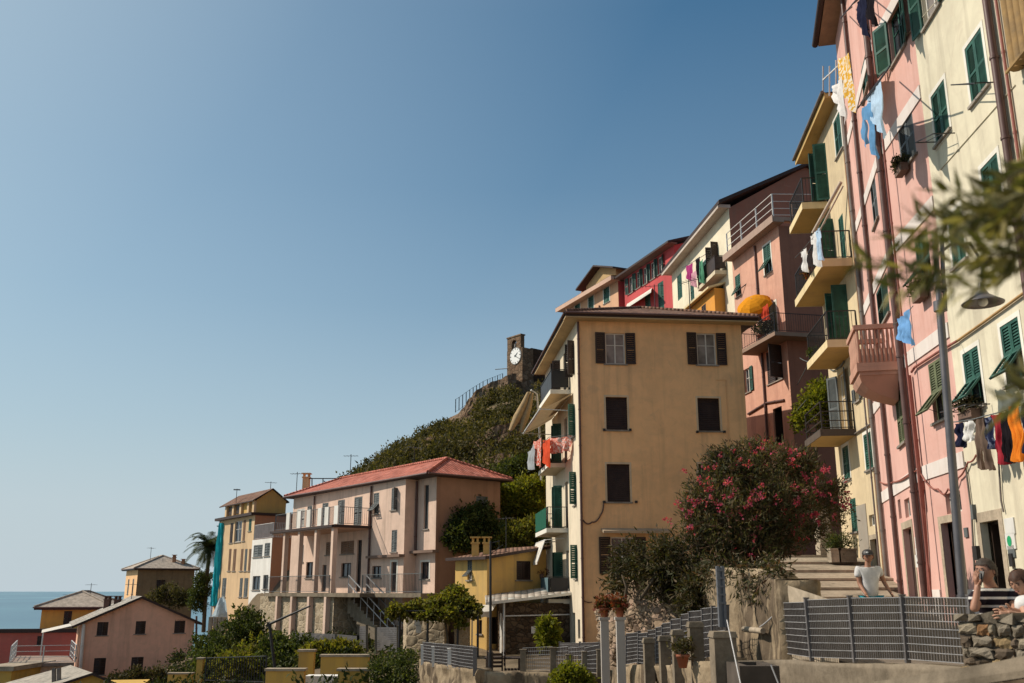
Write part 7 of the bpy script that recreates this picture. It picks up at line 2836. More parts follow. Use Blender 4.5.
# metal railing between them
mb = MB()
railing(mb, [at(205, 682, 44), at(265, 684, 38)], 1.0, .3, 'bars', .06, .03)
tag(mb.build('garden_railing', M_IRON), 'thin dark railing left of the yellow garden wall block', 'railing')
mb = MB()
p, q = at(305, 676, 31), at(338, 676, 31)
mb.bx(p.x, q.x, 31, 31.6, p.z - .6, p.z)
tag(mb.build('stone_bench', P_WHITE), 'pale bench between the two yellow garden wall blocks', 'bench')
# bent dark pole (jib of a garden crane)
root = thing('jib_pole', 'dark bent metal pole with slanting arm above the garden bushes', 'pole', tuple(at(275, 672, 40)))
mb = MB()
mb.tube([at(276, 678, 40), at(269.5, 624, 40)], [.065, .06], 8)
mb.build('pole', M_IRON, root)
mb = MB()
mb.tube([at(268.5, 624.5, 40), at(310, 606, 38.8)], [.055, .035], 8)
mb.build('arm', M_IRON, root)
mb = MB()
mb.bx(*(lambda c: (c.x - .08, c.x + .08, c.y - .08, c.y + .08, c.z - .1, c.z + .07))(at(269.3, 624, 40)))
mb.build('joint', M_IRON, root)

# scaffold with turquoise net at the ochre house, pale blue sheet beneath
root = thing('scaffold', 'scaffold tower wrapped in turquoise netting at the end of the tall ochre house', 'scaffold', tuple(at(214, 620, 84)))
a, b = at(209.5, 606, 84), at(217, 606, 84)
z0_, z1_ = at(213, 606, 84).z, at(213, 523, 84).z
mb = MB()
n = 8
m = 22
Wv = lambda u_, v_: Vector((a.x + (b.x - a.x) * u_ + .25 * v_, 84 + .12 * math.sin(u_ * 9 + v_ * 7) + .06 * math.sin(v_ * 31), z0_ + (z1_ - z0_) * v_))
for i in range(n):
    for k in range(m):
        mb.add([Wv(i / n, k / m), Wv((i + 1) / n, k / m), Wv((i + 1) / n, (k + 1) / m), Wv(i / n, (k + 1) / m)], [(0, 1, 2, 3)], True)
mb.build('net', fabric('turquoise_net', (.025, .36, .44)), root)
mb = MB()
for (x, y) in ((a.x + .05, 84.3), (b.x + .2, 84.3), (a.x + .05, 85.6), (b.x + 1.2, 85.6), (b.x + 1.2, 84.3)):
    mb.tube([(x, y, z0_ - 3), (x + .2, y, z1_ + .2)], .05, 6)
for k in range(7):
    z = z0_ + (z1_ - z0_) * k / 6.2
    mb.tube([(a.x, 84.35, z), (b.x + 1.4, 84.35, z)], .04, 6)
    mb.bx(a.x, b.x + 1.3, 84.4, 85.5, z - .06, z)
mb.build('tube_frame', M_FENCEL, root)
mb = MB()
pts = [(at(208, 626, 80), at(228, 626, 80)), (at(211, 617, 80), at(227, 612, 80)), (at(215, 608, 80.3), at(226, 600, 80.3)), (at(219, 599, 80.6), at(223.5, 596, 80.6))]
for k in range(3):
    for i in range(6):
        f0, f1 = i / 6, (i + 1) / 6
        w = lambda f, kk: Vector((0, .15 * math.sin(f * 8 + kk), 0))
        mb.add([pts[k][0].lerp(pts[k][1], f0) + w(f0, k), pts[k][0].lerp(pts[k][1], f1) + w(f1, k), pts[k + 1][0].lerp(pts[k + 1][1], f1) + w(f1, k + 1), pts[k + 1][0].lerp(pts[k + 1][1], f0) + w(f0, k + 1)], [(0, 1, 2, 3)], True)
tag(mb.build('tarpaulin', fabric('pale_blue_sheet', (.42, .52, .58))), 'pale blue tarpaulin hanging below the turquoise scaffold net', 'tarpaulin')
# small terrace wall and posts near the tarpaulin
for i, x in enumerate((209.5, 214.5, 219, 222)):
    p = at(x, 630, 70)
    mb = MB()
    mb.bx(p.x - .12, p.x + .12, 70, 70.25, -9, at(x, 617, 70).z)
    tag(mb.build('garden_post', M_STONE), ['leftmost', 'second', 'third', 'rightmost'][i] + ' of the pale posts below the blue tarpaulin', 'post', 'garden posts')

# folded tan parasol by the side of the ochre house
root = thing('folded_parasol', 'folded tan parasol with its cloth hanging left of the ochre house awning', 'parasol', tuple(at(531, 415, 50)))
for (p_, r_) in (([(529, 392), (525, 402), (518, 416), (511, 430)], [.10, .17, .20, .12]), ([(532, 393), (529, 406), (525, 418), (521, 432)], [.08, .13, .16, .08])):
    mb = MB()
    P3 = [at(x, y, 50) for (x, y) in p_]
    n = 14
    rings = []
    for i, p in enumerate(P3):
        rings.append([p + Vector((math.cos(2 * PI * k / n) * r_[i] * (1 + .35 * math.sin(k * 2.3 + i)), math.sin(2 * PI * k / n) * r_[i], 0)) for k in range(n)])
    vs = [q for g_ in rings for q in g_]
    mb.add(vs, [(i * n + k, i * n + (k + 1) % n, (i + 1) * n + (k + 1) % n, (i + 1) * n + k) for i in range(len(P3) - 1) for k in range(n)], True)
    mb.build('cloth', M_TAN, root)
mb = MB()
mb.tube([at(531, 390, 50), at(537, 394, 50.2), at(540, 440, 51), at(541, 480, 51.5)], .05, 7)
mb.build('pole', M_WHITEM, root)

# orange parasol and red cloth on the salmon balcony
root = thing('parasol', 'orange parasol open on the salmon house balcony', 'parasol', tuple(at(754, 330, 50)))
c = at(753, 303, 49.2)
axis = Vector((-.45, -.62, .70)).normalized()
b1_ = axis.cross(Vector((0, 0, 1))).normalized()
b2_ = axis.cross(b1_)
mb = MB()
n = 8
RR = 1.0
for i in range(n):
    for k in range(5):
        f0, f1 = k / 5, (k + 1) / 5
        rr = lambda f: RR * math.sin(f * 1.25) / math.sin(1.25)
        hh_ = lambda f: .55 * (1 - (f ** 1.8))
        P_ = lambda f, j: c + (b1_ * math.cos(2 * PI * j / n) + b2_ * math.sin(2 * PI * j / n)) * rr(f) + axis * (hh_(f) - .25)
        mb.add([P_(f0, i), P_(f0, i + 1), P_(f1, i + 1), P_(f1, i)], [(0, 1, 2, 3)], False)
mb.build('canopy', fabric('orange_canvas', (.75, .30, .02)), root)
mb = MB()
mb.tube([c + axis * .32, c - axis * .4, c - axis * 1.2 + Vector((0, 0, -.3))], .025, 6)
mb.build('pole', M_WHITEM, root)

# street lamp in the foreground street
root = thing('street_lamp', 'dark iron street lamp with saucer shade in front of the rose house', 'street lamp', tuple(at(965.5, 640, 13)))
a, b = at(967, 650, 13), at(934, 233, 13)
mb = MB()
mb.tube([a, a.lerp(b, .12)], .075, 10)
mb.tube([a.lerp(b, .12), a.lerp(b, .80)], [.06, .052], 10)
mb.tube([a.lerp(b, .795), a.lerp(b, .82)], .085, 10)
mb.tube([a.lerp(b, .82), b], [.042, .035], 10)
mb.tube([a.lerp(b, .87), a.lerp(b, .885)], .06, 10)
mb.build('post', paint('lamp_iron', (.13, .12, .125), .4, .2, .5, .5), root)
mb = MB()
e1 = at(946, 311, 13)
mb.tube([at(945.5, 311, 13), at(943, 272, 13), at(942, 236, 13)], .03, 8)
mb.bar(at(937, 290, 13), at(946, 290, 13), .06)
mb.bar(at(936, 272, 13), at(944, 272, 13), .05)
mb.bar(at(938, 280, 13), at(944, 280, 13), .02)
mb.tube([at(937, 255, 13), at(950, 245, 13), at(970, 243, 13), at(982, 262, 13), at(983, 283, 13)], .022, 8)
mb.build('bracket', MATS['lamp_iron'], root)
mb = MB()
c = at(983, 303, 13)
mb.lathe([(.03, .30), (.05, .20), (.10, .12), (.21, .045), (.285, .0), (.28, -.012), (.20, .02), (.09, .07), (0, .10)], c, 24)
mb.build('lamp_shade', MATS['lamp_iron'], root)
mb = MB()
mb.ball(c + Vector((0, 0, .02)), .07, 12, 8)
mb.build('bulb', paint('bulb_glass', (.7, .68, .62), .2, .05), root)

# olive branches in the near right foreground
def olive(label, base, stems, seed, depth):
    root = thing('olive_branch', label, 'olive branch', tuple(at(*base)))
    rg = random.Random(seed)
    mb = MB()
    LV, LF = [], []

    def twig(p, d, L, r, dp):
        n = 8
        pts = [p]
        for i in range(n):
            d = (d + Vector((rg.gauss(0, .11), rg.gauss(0, .11), rg.gauss(0, .11) - .02))).normalized()
            pts.append(pts[-1] + d * (L / n))
        mb.tube(pts, [r * (1 - .8 * i / n) for i in range(n + 1)], 5)
        for i, q in enumerate(pts):
            if dp > 0 and i > 1 and i % 2 == 0:
                dd = (d + Vector((rg.gauss(0, .6), rg.gauss(0, .4), rg.gauss(0, .6)))).normalized()
                twig(q, dd, L * .5, r * .5, dp - 1)
            if i > 1:
                for k in (-1, 1):
                    if rg.random() < .18: continue
                    sdv_ = d.cross(Vector((0, 1, 0))).normalized() * k
                    ld = (d * .75 + sdv_ * rg.uniform(.3, .8) + Vector((rg.gauss(0, .2), rg.gauss(0, .4), rg.gauss(0, .2)))).normalized()
                    s_ = ld.cross(Vector((rg.gauss(0, 1), rg.gauss(0, 1), rg.gauss(0, 1)))).normalized()
                    l_, w_ = rg.uniform(.045, .075), rg.uniform(.010, .015)
                    o_ = len(LV)
                    nn_ = s_.cross(ld)
                    LV.extend([q, q + ld * l_ * .35 + s_ * w_ * .5, q + ld * l_ - nn_ * l_ * .12, q + ld * l_ * .35 - s_ * w_ * .5])
                    LF.append((o_, o_ + 1, o_ + 2, o_ + 3))
    for (x, y, x2, y2, dpt) in stems:
        p, q = at(x, y, dpt), at(x2, y2, dpt + .05)
        mb.tube([at(*base), p], .005, 5)
        twig(p, (q - p).normalized(), (q - p).length * .95, .0035, depth)
    mb.build('twigs', M_BARK, root)
    numpy_mesh('leaves', LV, LF, L_OLIVE, root)


olive('blurred olive branch with narrow leaves hanging in from the right edge', (1120, 250, 1.65), [(1075, 258, 915, 232, 1.55), (1075, 250, 920, 258, 1.65), (1075, 215, 945, 212, 1.6), (1075, 190, 960, 190, 1.7), (1070, 160, 990, 150, 1.55), (1070, 180, 1000, 215, 1.5), (1080, 140, 1005, 170, 1.6), (1075, 240, 985, 262, 1.75)], 31, 1)
olive('lower small olive sprig at the right edge beside the washing line', (1120, 395, 1.5), [(1070, 390, 1004, 380, 1.5), (1075, 402, 1012, 398, 1.55), (1070, 380, 1010, 366, 1.6)], 37, 0)
# ================================================================== washing
FY = ny.F[0]
cl = lambda n, c, p=None: fabric(n, c, p)
WC, WN = cl('white_cotton', (.72, .70, .68)), cl('navy_cloth', (.018, .02, .045))
WP, WR = cl('navy_pattern', (.02, .025, .06), (.16, .18, .26)), cl('crimson_cloth', (.34, .03, .045))
WK, WO = cl('black_cloth', (.015, .012, .015)), cl('orange_cloth', (.75, .22, .025))
WB, WL = cl('sky_blue_cloth', (.17, .36, .66)), cl('pale_blue_cloth', (.45, .60, .76))
WT, WG = cl('taupe_cloth', (.16, .11, .085)), cl('green_cloth', (.12, .33, .2))
WY, WPK = cl('yellow_print', (.72, .40, .05), (.75, .68, .55)), cl('magenta_cloth', (.40, .05, .19))
WRW = cl('red_white_print', (.62, .10, .06), (.70, .55, .48))
WLP = cl('pale_pink_cloth', (.62, .33, .38))
WGR = cl('grey_cloth', (.36, .38, .40))
OUT = .75
line = [FY.P(953, 422, OUT), FY.P(985, 416, OUT), FY.P(1030, 401, OUT)]
cable(None, line, .012, .02, M_GREY, 'washing_line', 'washing line of dark clothes outside the cream yellow house', 'washing line')
grp = 'washing on the cream yellow house line'


def on(F, x0, y0, x1, y1, out): return F.P(x0, y0, out), F.P(x1, y1, out)


def wash(name, label, mat, F, x0, y0, x1, y1, yb, out, style, seed, group, yb2=None):
    a, b = F.P(x0, y0, out), F.P(x1, y1, out)
    z0, z1 = F.P(x0, yb, out).z, F.P(x1, yb2 or yb, out).z
    hang(name, label, mat, a, b, max(.15, a.z - z0), style, 'laundry', seed, .05, group, max(.15, a.z - z1) if True else None)


wash('vest', 'navy blue vest, leftmost on the cream house washing line', WN, FY, 954.5, 424, 962, 422.5, 446, OUT, 'towel', 1, grp)
wash('tee_shirt', 'white tee shirt between the navy clothes on the line', WC, FY, 962.5, 422, 972, 420, 441, OUT, 'towel', 2, grp)
wash('trousers', 'taupe brown trousers hanging below the patterned top', WT, FY, 974.5, 420, 984, 417, 471, OUT, 'trousers', 3, grp)
wash('shirt', 'navy patterned shirt beside the crimson cloth', WP, FY, 983, 418, 993, 415, 449, OUT - .03, 'tee', 4, grp)
wash('towel', 'crimson towel on the washing line', WR, FY, 993, 415, 1001.5, 412.5, 465, OUT, 'towel', 5, grp)
wash('trousers', 'black trousers between crimson and orange cloths', WK, FY, 1001, 413, 1010, 409.5, 464, OUT, 'trousers', 6, grp)
wash('towel', 'long orange towel at the right end of the washing line', WO, FY, 1009, 407, 1019, 402, 462, OUT + .02, 'towel', 7, grp)
wash('shirt', 'dark shirt cut by the right picture edge', WN, FY, 1020, 404, 1030, 401, 455, OUT, 'towel', 8, grp)
# rose house
wash('towel', 'bright blue towel hanging beside the pink baluster balcony', WB, PL, 897.5, 319, 908, 309, 343, .9, 'towel', 9, 'washing on the rose house')
cable(None, [PL.P(893, 325, .9), PRr.P(913, 306, .85)], .01, .03, M_GREY, 'washing_line', 'short washing line with the blue towel on the rose house', 'washing line')
wash('shirt', 'pale blue and white shirts high on the rose house', WL, PL, 866, 98, 881, 78, 122, .58, 'towel', 10, 'washing on the rose house')
wash('jeans', 'light blue trousers hanging below the pale shirts', cl('denim_cloth', (.13, .30, .52)), PL, 861, 108, 871, 101, 149, .62, 'trousers', 11, 'washing on the rose house')
wash('vest', 'dark blue garment near the top of the rose house', WN, PL, 857, 2, 864, -8, 34, .5, 'towel', 12, 'washing on the rose house')
wash('shirt', 'black shirt near the top of the rose house', WK, PL, 864, -4, 872, -16, 22, .45, 'towel', 13, 'washing on the rose house')
wash('sheet', 'yellow and white print sheet over the straw house eave', WY, PL, 838, 58, 848.5, 52, 92, .8, 'towel', 14, 'washing on the rose house')
wash('towel', 'small white towel beside the yellow print sheet', WC, PL, 831, 86, 842, 76, 96, .85, 'towel', 15, 'washing on the rose house')
mb = MB()
for (x0, y0, x1, y1) in ((858, 108, 884, 74), (866, 100, 890, 66)):
    mb.tube([PL.P(x0, y0, .62), PL.P(x1, y1, .55)], .02, 6)
mb.tube([PL.P(884, 72, .05), PL.P(878, 78, .6)], .02, 6)
mb.tube([PL.P(866, 96, .05), PL.P(861, 103, .6)], .02, 6)
tag(mb.build('drying_rack', M_IRON), 'iron drying rack carrying the pale blue washing on the rose house', 'drying rack')
mb = MB()
a_, b_ = PL.P(853, 10, .1), PL.P(846, 14, 1.1)
for k in range(4):
    mb.tube([PL.P(846 + k * 6, 14 - k * 7, .1), PL.P(842 + k * 6, 17 - k * 7, .55)], .02, 6)
mb.tube([PL.P(841, 18, .55), PL.P(866, -12, .55)], .02, 6)
tag(mb.build('drying_rack', M_IRON), 'iron drying rack with dark clothes near the top of the rose house', 'drying rack')
# plants on the grey shutter sill
# straw house second balcony: white shirts
B_ = bb.F[0]
for i, (x0, y0, x1, y1, yb, m, lab) in enumerate(((811, 236, 817, 230, 268, WC, 'larger white shirt hanging at the second balcony of the straw house'), (801, 252, 806, 247, 272, WC, 'smaller white shirt left at the second straw house balcony'), (815, 232, 820, 227, 262, WL, 'pale blue shirt behind the white shirts on the straw house'))):
    wash('shirt', lab, m, B_, x0, y0, x1, y1, yb, 1.25, 'tee', 20 + i, 'white shirts at the straw house')
cable(None, [B_.P(795, 258, 1.25), B_.P(826, 222, 1.25)], .01, .02, M_GREY, 'washing_line', 'washing line with white shirts at the second straw house balcony', 'washing line')
# ivory house: magenta, pink, green and dark
W_ = wh.F[0]
for i, (x0, y0, x1, y1, yb, m, lab) in enumerate(((686, 266, 692, 263, 279, WPK, 'magenta cloth on the ivory house washing line'), (690, 274, 696, 270, 286, WLP, 'pale pink cloth below the magenta one on the ivory house'), (696, 259, 700, 256, 279, WK, 'black cloth on the ivory house washing line'), (699, 262, 703, 259, 283, WG, 'green cloth at the right of the ivory house washing'))):
    wash('towel', lab, m, W_, x0, y0, x1, y1, yb, .9, 'towel', 30 + i, 'washing on the ivory house')
cable(None, [W_.P(682, 268, .9), W_.P(706, 254, .9)], .02, .02, M_GREY, 'washing_line', 'washing line with magenta and green cloths on the ivory house', 'washing line')
# ochre house second balcony
C_ = ch.F[3]
for i, (x0, y0, x1, y1, yb, o, m, lab) in enumerate(((528, 452, 534, 444, 470, 1.25, WGR, 'grey cloth leftmost on the second ochre house balcony'), (533.5, 441, 541, 437, 462, 1.1, WRW, 'red and white print cloth over the second ochre house balcony'), (543, 440, 550, 437, 463, 1.0, cl('vermilion_cloth', (.66, .085, .035)), 'bright red towel on the second ochre house balcony'))):
    wash('towel', lab, m, C_, x0, y0, x1, y1, yb, o, 'towel', 40 + i, 'washing at the ochre house')
a_, b_ = C_.pt(7.4, 6.95, .95), C_.pt(8.9, 7.1, .5)
hang('sheet', 'pink and white print sheet draped along the ochre house balcony', cl('pink_print', (.66, .22, .16), (.72, .56, .50)), C_.P(549, 438, .95), C_.P(571, 435, .12), .75, 'towel', 'laundry', 44, .08, 'washing at the ochre house')
cable(None, [C_.pt(3.2, 6.95, 1.2), C_.P(549, 437, .95), C_.P(572, 434, .1)], .012, .02, M_GREY, 'washing_line', 'washing line with red and white cloths on the ochre house', 'washing line')
# red cloth and plants on the salmon balcony
S_ = sa.F[0]
wash('towel', 'red towel behind the orange parasol on the salmon balcony', cl('red_towel', (.55, .07, .035)), S_, 761, 308, 768, 303, 321, .9, 'towel', 50, 'cloths on the salmon house balcony')
p_ = S_.pt(4.4, 12.72, .6)
root = thing('potted_shrub', 'dark potted shrub on the salmon balcony beside the red towel', 'plant', tuple(p_))
mb = MB()
mb.lathe([(0, 0), (.16, 0), (.24, .4), (.26, .4), (.26, .46), (.2, .46), (0, .42)], p_, 12)
mb.build('pot', M_TERRA, root)
v, f = leaf_cloud([(p_ + Vector((0, 0, .9)), (.45, .45, .5)), (p_ + Vector((.1, -.6, .7)), (.4, .4, .4))], 160, 7, .14, .07, 61, shell=.2)
numpy_mesh('plant', v, f, L_DRYO, root)
# flower troughs at balconies and sills
def trough(F, u, z, out, w, label, m, seed, grp_='flower troughs on balconies and sills'):
    p = F.pt(u, z, out)
    root = thing('flower_trough', label, 'flower box', tuple(p), grp_)
    mb = MB()
    bx(mb, F, u - w / 2, u + w / 2, out - .09, out + .09, z + .002, z + .18)
    bx(mb, F, u - w / 2 - .015, u + w / 2 + .015, out - .105, out + .105, z + .181, z + .20)
    mb.build('box', M_BOX, root)
    v, f = leaf_cloud([(F.pt(u - w * .15, z + .31, out), (w * .36, w * .36, .17)), (F.pt(u + w * .15, z + .3, out), (w * .36, w * .36, .15))], 90, 6, .08, .05, seed, shell=.2)
    numpy_mesh('plant', v, f, m, root)
LM = MATS['geranium']
M_BOX = paint('weathered_box', (.16, .10, .075), .9, .3)
trough(bb.F[0], 2.3, Z2, .8, .8, 'flower box on the second balcony of the straw house', LM, 71)
trough(bb.F[0], 1.7, Z3, .8, .6, 'flower box on the third balcony of the straw house', L_BUSH, 72)
trough(ch.F[3], 4.6, ZB[3] + .98, .93, 1.1, 'flower box with pink blooms on the lowest ochre house balcony', LM, 73)
trough(ch.F[3], 5.6, ZB[1], .7, .8, 'flower box behind the washing on the second ochre house balcony', L_BUSH, 74)
trough(wh.F[0], 9.0, 18.66, .55, .9, 'flower box on the ivory house balcony', L_DRYO, 75)
u_, z_ = PRr.at(906, 168)
trough(PRr, u_ + .1, z_ - .2, .15, .5, 'dry flower box below the grey shutter of the rose house', L_DRYO, 76)
u_, z_ = PRr.at(924, 296)
trough(PRr, u_ + .15, z_ - .15, .15, .55, 'flower box below the green flap shutter of the rose house', L_DRYO, 77)
u_, z_ = FY.at(976, 411)
trough(FY, u_, z_ - .2, .15, .7, 'flower box under the green flap shutter of the cream house', L_DRYO, 78)
# loose cables across the gap
cable(None, [at(800, 358, 40), at(812, 362, 37), at(816, 357, 35)], .02, .05, M_GREY, 'cable', 'slack pale cable between salmon and straw house', 'cable')
cable(None, [at(797, 385, 42), at(810, 360, 36)], .018, .02, M_GREY, 'cable', 'steep cable below the slack one beside the straw house', 'cable')
cable(None, [at(792, 415, 42), at(806, 400, 38)], .018, .02, M_GREY, 'cable', 'short cable low on the shaded salmon house wall', 'cable')
cable(None, [at(735, 293, 53), at(750, 281, 52)], .03, .0, M_IRON, 'clothes_pole', 'dark clothes pole left of the salmon house window', 'pole')

# ================================================================== people
SKIN = paint('skin', (.46, .25, .165), .55, .12, .3)
SKIN2 = paint('tanned_skin', (.36, .18, .115), .55, .12, .3)
HAIRB = paint('brown_hair', (.060, .026, .014), .65, .5, .3, 0, 40)
HAIRG = paint('greying_brown_hair', (.055, .038, .028), .7, .5, .3, 0, 40)


def skin_mesh(name, V, E_, rad, mat, parent, root_i=0, sub=2, extra=None):
    me = bpy.data.meshes.new(name + '_cage')
    o = wl(parent)
    me.from_pydata([tuple(Vector(v) - o) for v in V], E_, [])
    ob = bpy.data.objects.new(name + '_cage', me)
    COL.objects.link(ob)
    m = ob.modifiers.new('skin', 'SKIN')
    m.use_smooth_shade = True
    m.branch_smoothing = .3
    for i, sv in enumerate(me.skin_vertices[0].data):
        r_ = rad[i]
        sv.radius = r_ if isinstance(r_, (tuple, list)) else (r_, r_)
        sv.use_root = (i == root_i)
    s_ = ob.modifiers.new('sub', 'SUBSURF')
    s_.levels = s_.render_levels = sub
    dg = bpy.context.evaluated_depsgraph_get()
    dg.update()
    em = bpy.data.meshes.new_from_object(ob.evaluated_get(dg))
    bpy.data.objects.remove(ob)
    bpy.data.meshes.remove(me)
    if extra is not None:       # join head details into the same mesh
        bm = bmesh.new()
        bm.from_mesh(em)
        n0 = len(bm.verts)
        vv = [bm.verts.new(Vector(p) - o) for p in extra.v]
        for f_ in extra.f:
            try:
                q = bm.faces.new([vv[i] for i in f_])
                q.smooth = True
            except ValueError:
                pass
        bm.to_mesh(em)
        bm.free()
    em.materials.clear()
    em.materials.append(mat)
    for p in em.polygons: p.use_smooth = True
    em.name = name
    nb = bpy.data.objects.new(name, em)
    COL.objects.link(nb)
    nb.parent = parent
    nb['wl'] = tuple(o)
    return nb


def head_parts(c, face, r, tilt=0):
    """cranium, jaw, nose, ears; c centre, face: unit direction looked at, r: half head height"""
    face = Vector(face).normalized()
    up = Vector((0, 0, 1))
    up = (up - face * up.dot(face)).normalized()
    sd = face.cross(up)
    M = Matrix((( sd.x, face.x, up.x, c.x), (sd.y, face.y, up.y, c.y), (sd.z, face.z, up.z, c.z), (0, 0, 0, 1)))
    mb = MB()
    mb.M = M
    n, rings = 16, 14
    vs, fs = [], []
    for i in range(rings + 1):
        th = PI * i / rings
        zz = math.cos(th)
        for k in range(n):
            a = 2 * PI * k / n
            x, y = math.sin(th) * math.cos(a) * .74, math.sin(th) * math.sin(a) * .86
            z = zz
            if zz < -.1:                       # jaw narrows and comes forward
                t = min(1, (-zz - .1) / .9)
                x *= 1 - .30 * t
                y = y * (1 - .15 * t) + .14 * t
            if y > .5 and .05 < zz < .3: y -= .05          # eye sockets
            if y > .6 and -.5 < zz < -.35: y += .03        # lips
            if y > .5 and zz < -.75: y += .08
            vs.append((x * r, y * r, z * r))
    for i in range(rings):
        for k in range(n):
            k2 = (k + 1) % n
            fs.append((i * n + k, (i + 1) * n + k, (i + 1) * n + k2, i * n + k2))
    mb.add(vs, fs, True)
    # nose
    mb.add([(-.04 * r, .80 * r, .22 * r), (.04 * r, .80 * r, .22 * r), (-.13 * r, .84 * r, -.20 * r), (.13 * r, .84 * r, -.20 * r), (0, 1.10 * r, -.14 * r), (0, .88 * r, .2 * r), (0, .86 * r, -.26 * r)],
           [(0, 5, 4, 2), (5, 1, 3, 4), (2, 4, 6), (4, 3, 6)], True)
    for s_ in (-1, 1):
        mb.ball((s_ * .74 * r, -.05 * r, -.02 * r), (.07 * r, .17 * r, .24 * r), 8, 6)
    eyes = MB()
    eyes.M = M
    for s_ in (-1, 1):
        eyes.ball((s_ * .28 * r, .735 * r, .08 * r), (.10 * r, .06 * r, .055 * r), 8, 6)
        eyes.bx(s_ * .28 * r - .15 * r, s_ * .28 * r + .15 * r, .76 * r, .82 * r, .22 * r, .27 * r)
    mouth = MB()
    mouth.M = M
    mouth.ball((0, .80 * r, -.46 * r), (.2 * r, .07 * r, .045 * r), 8, 6)
    return mb, eyes, mouth, M


def hair_mesh(M, r, kind, seed=0):
    mb = MB()
    mb.M = M
    n, rings = 36, 16
    vs, fs = [], []
    low = {'short': .05, 'bob': -.75}[kind]
    for i in range(rings + 1):
        for k in range(n):
            a = 2 * PI * k / n
            fr = math.sin(a)                   # +1 = face side
            lim = .52 if fr > .55 else (.1 if fr > .0 else -.45)
            if kind == 'bob': lim = .45 if fr > .62 else (-.35 if fr > .1 else -.8)
            zz = 1.06 - (1.06 - lim) * i / rings
            z2 = max(-1, min(1, zz / 1.08))
            q = math.sqrt(max(0.0, 1 - z2 * z2))
            w = 1.09 + .08 * mnoise.noise(Vector((math.cos(a) * 3, fr * 3, zz * 4 + seed))) + .05 * mnoise.noise(Vector((math.cos(a) * 9, fr * 9, zz * 5 + seed)))
            if zz < 0: q = max(q, .92 - (.12 if kind == 'short' else .0))
            vs.append((q * math.cos(a) * .78 * r * w, (q * fr * .90 * r - .03 * r) * w, zz * r * 1.02))
    for i in range(rings):
        for k in range(n):
            k2 = (k + 1) % n
            fs.append((i * n + k, (i + 1) * n + k, (i + 1) * n + k2, i * n + k2))
    mb.add(vs, fs, True)
    return mb


def hand_chain(V, E_, rad, wrist_i, wrist, direction, side, curl, s=1.0):
    """palm and five fingers grown from the wrist"""
    d = Vector(direction).normalized()
    sd = (Vector(side) - d * Vector(side).dot(d)).normalized()
    cu = Vector(curl).normalized()
    palm = Vector(wrist) + d * .075 * s
    V.append(palm); rad.append((.036 * s, .022 * s)); pi_ = len(V) - 1
    E_.append((wrist_i, pi_))
    for k in range(4):
        b = palm + d * .025 * s + sd * (.026 * (k - 1.5)) * s
        L_ = (.066, .076, .072, .056)[k] * s
        p1 = b + (d * .75 + cu * .35).normalized() * L_ * .5
        p2 = p1 + (d * .3 + cu * .8).normalized() * L_ * .5
        i0 = len(V)
        V.extend([b, p1, p2]); rad.extend([.0095 * s, .009 * s, .007 * s])
        E_.extend([(pi_, i0), (i0, i0 + 1), (i0 + 1, i0 + 2)])
    b = Vector(wrist) + d * .035 * s + sd * .035 * s
    p1 = b + (d * .5 + sd * .8).normalized() * .035 * s
    p2 = p1 + (d * .8 + cu * .5).normalized() * .028 * s
    i0 = len(V)
    V.extend([b, p1, p2]); rad.extend([.012 * s, .010 * s, .008 * s])
    E_.extend([(wrist_i, i0), (i0, i0 + 1), (i0 + 1, i0 + 2)])


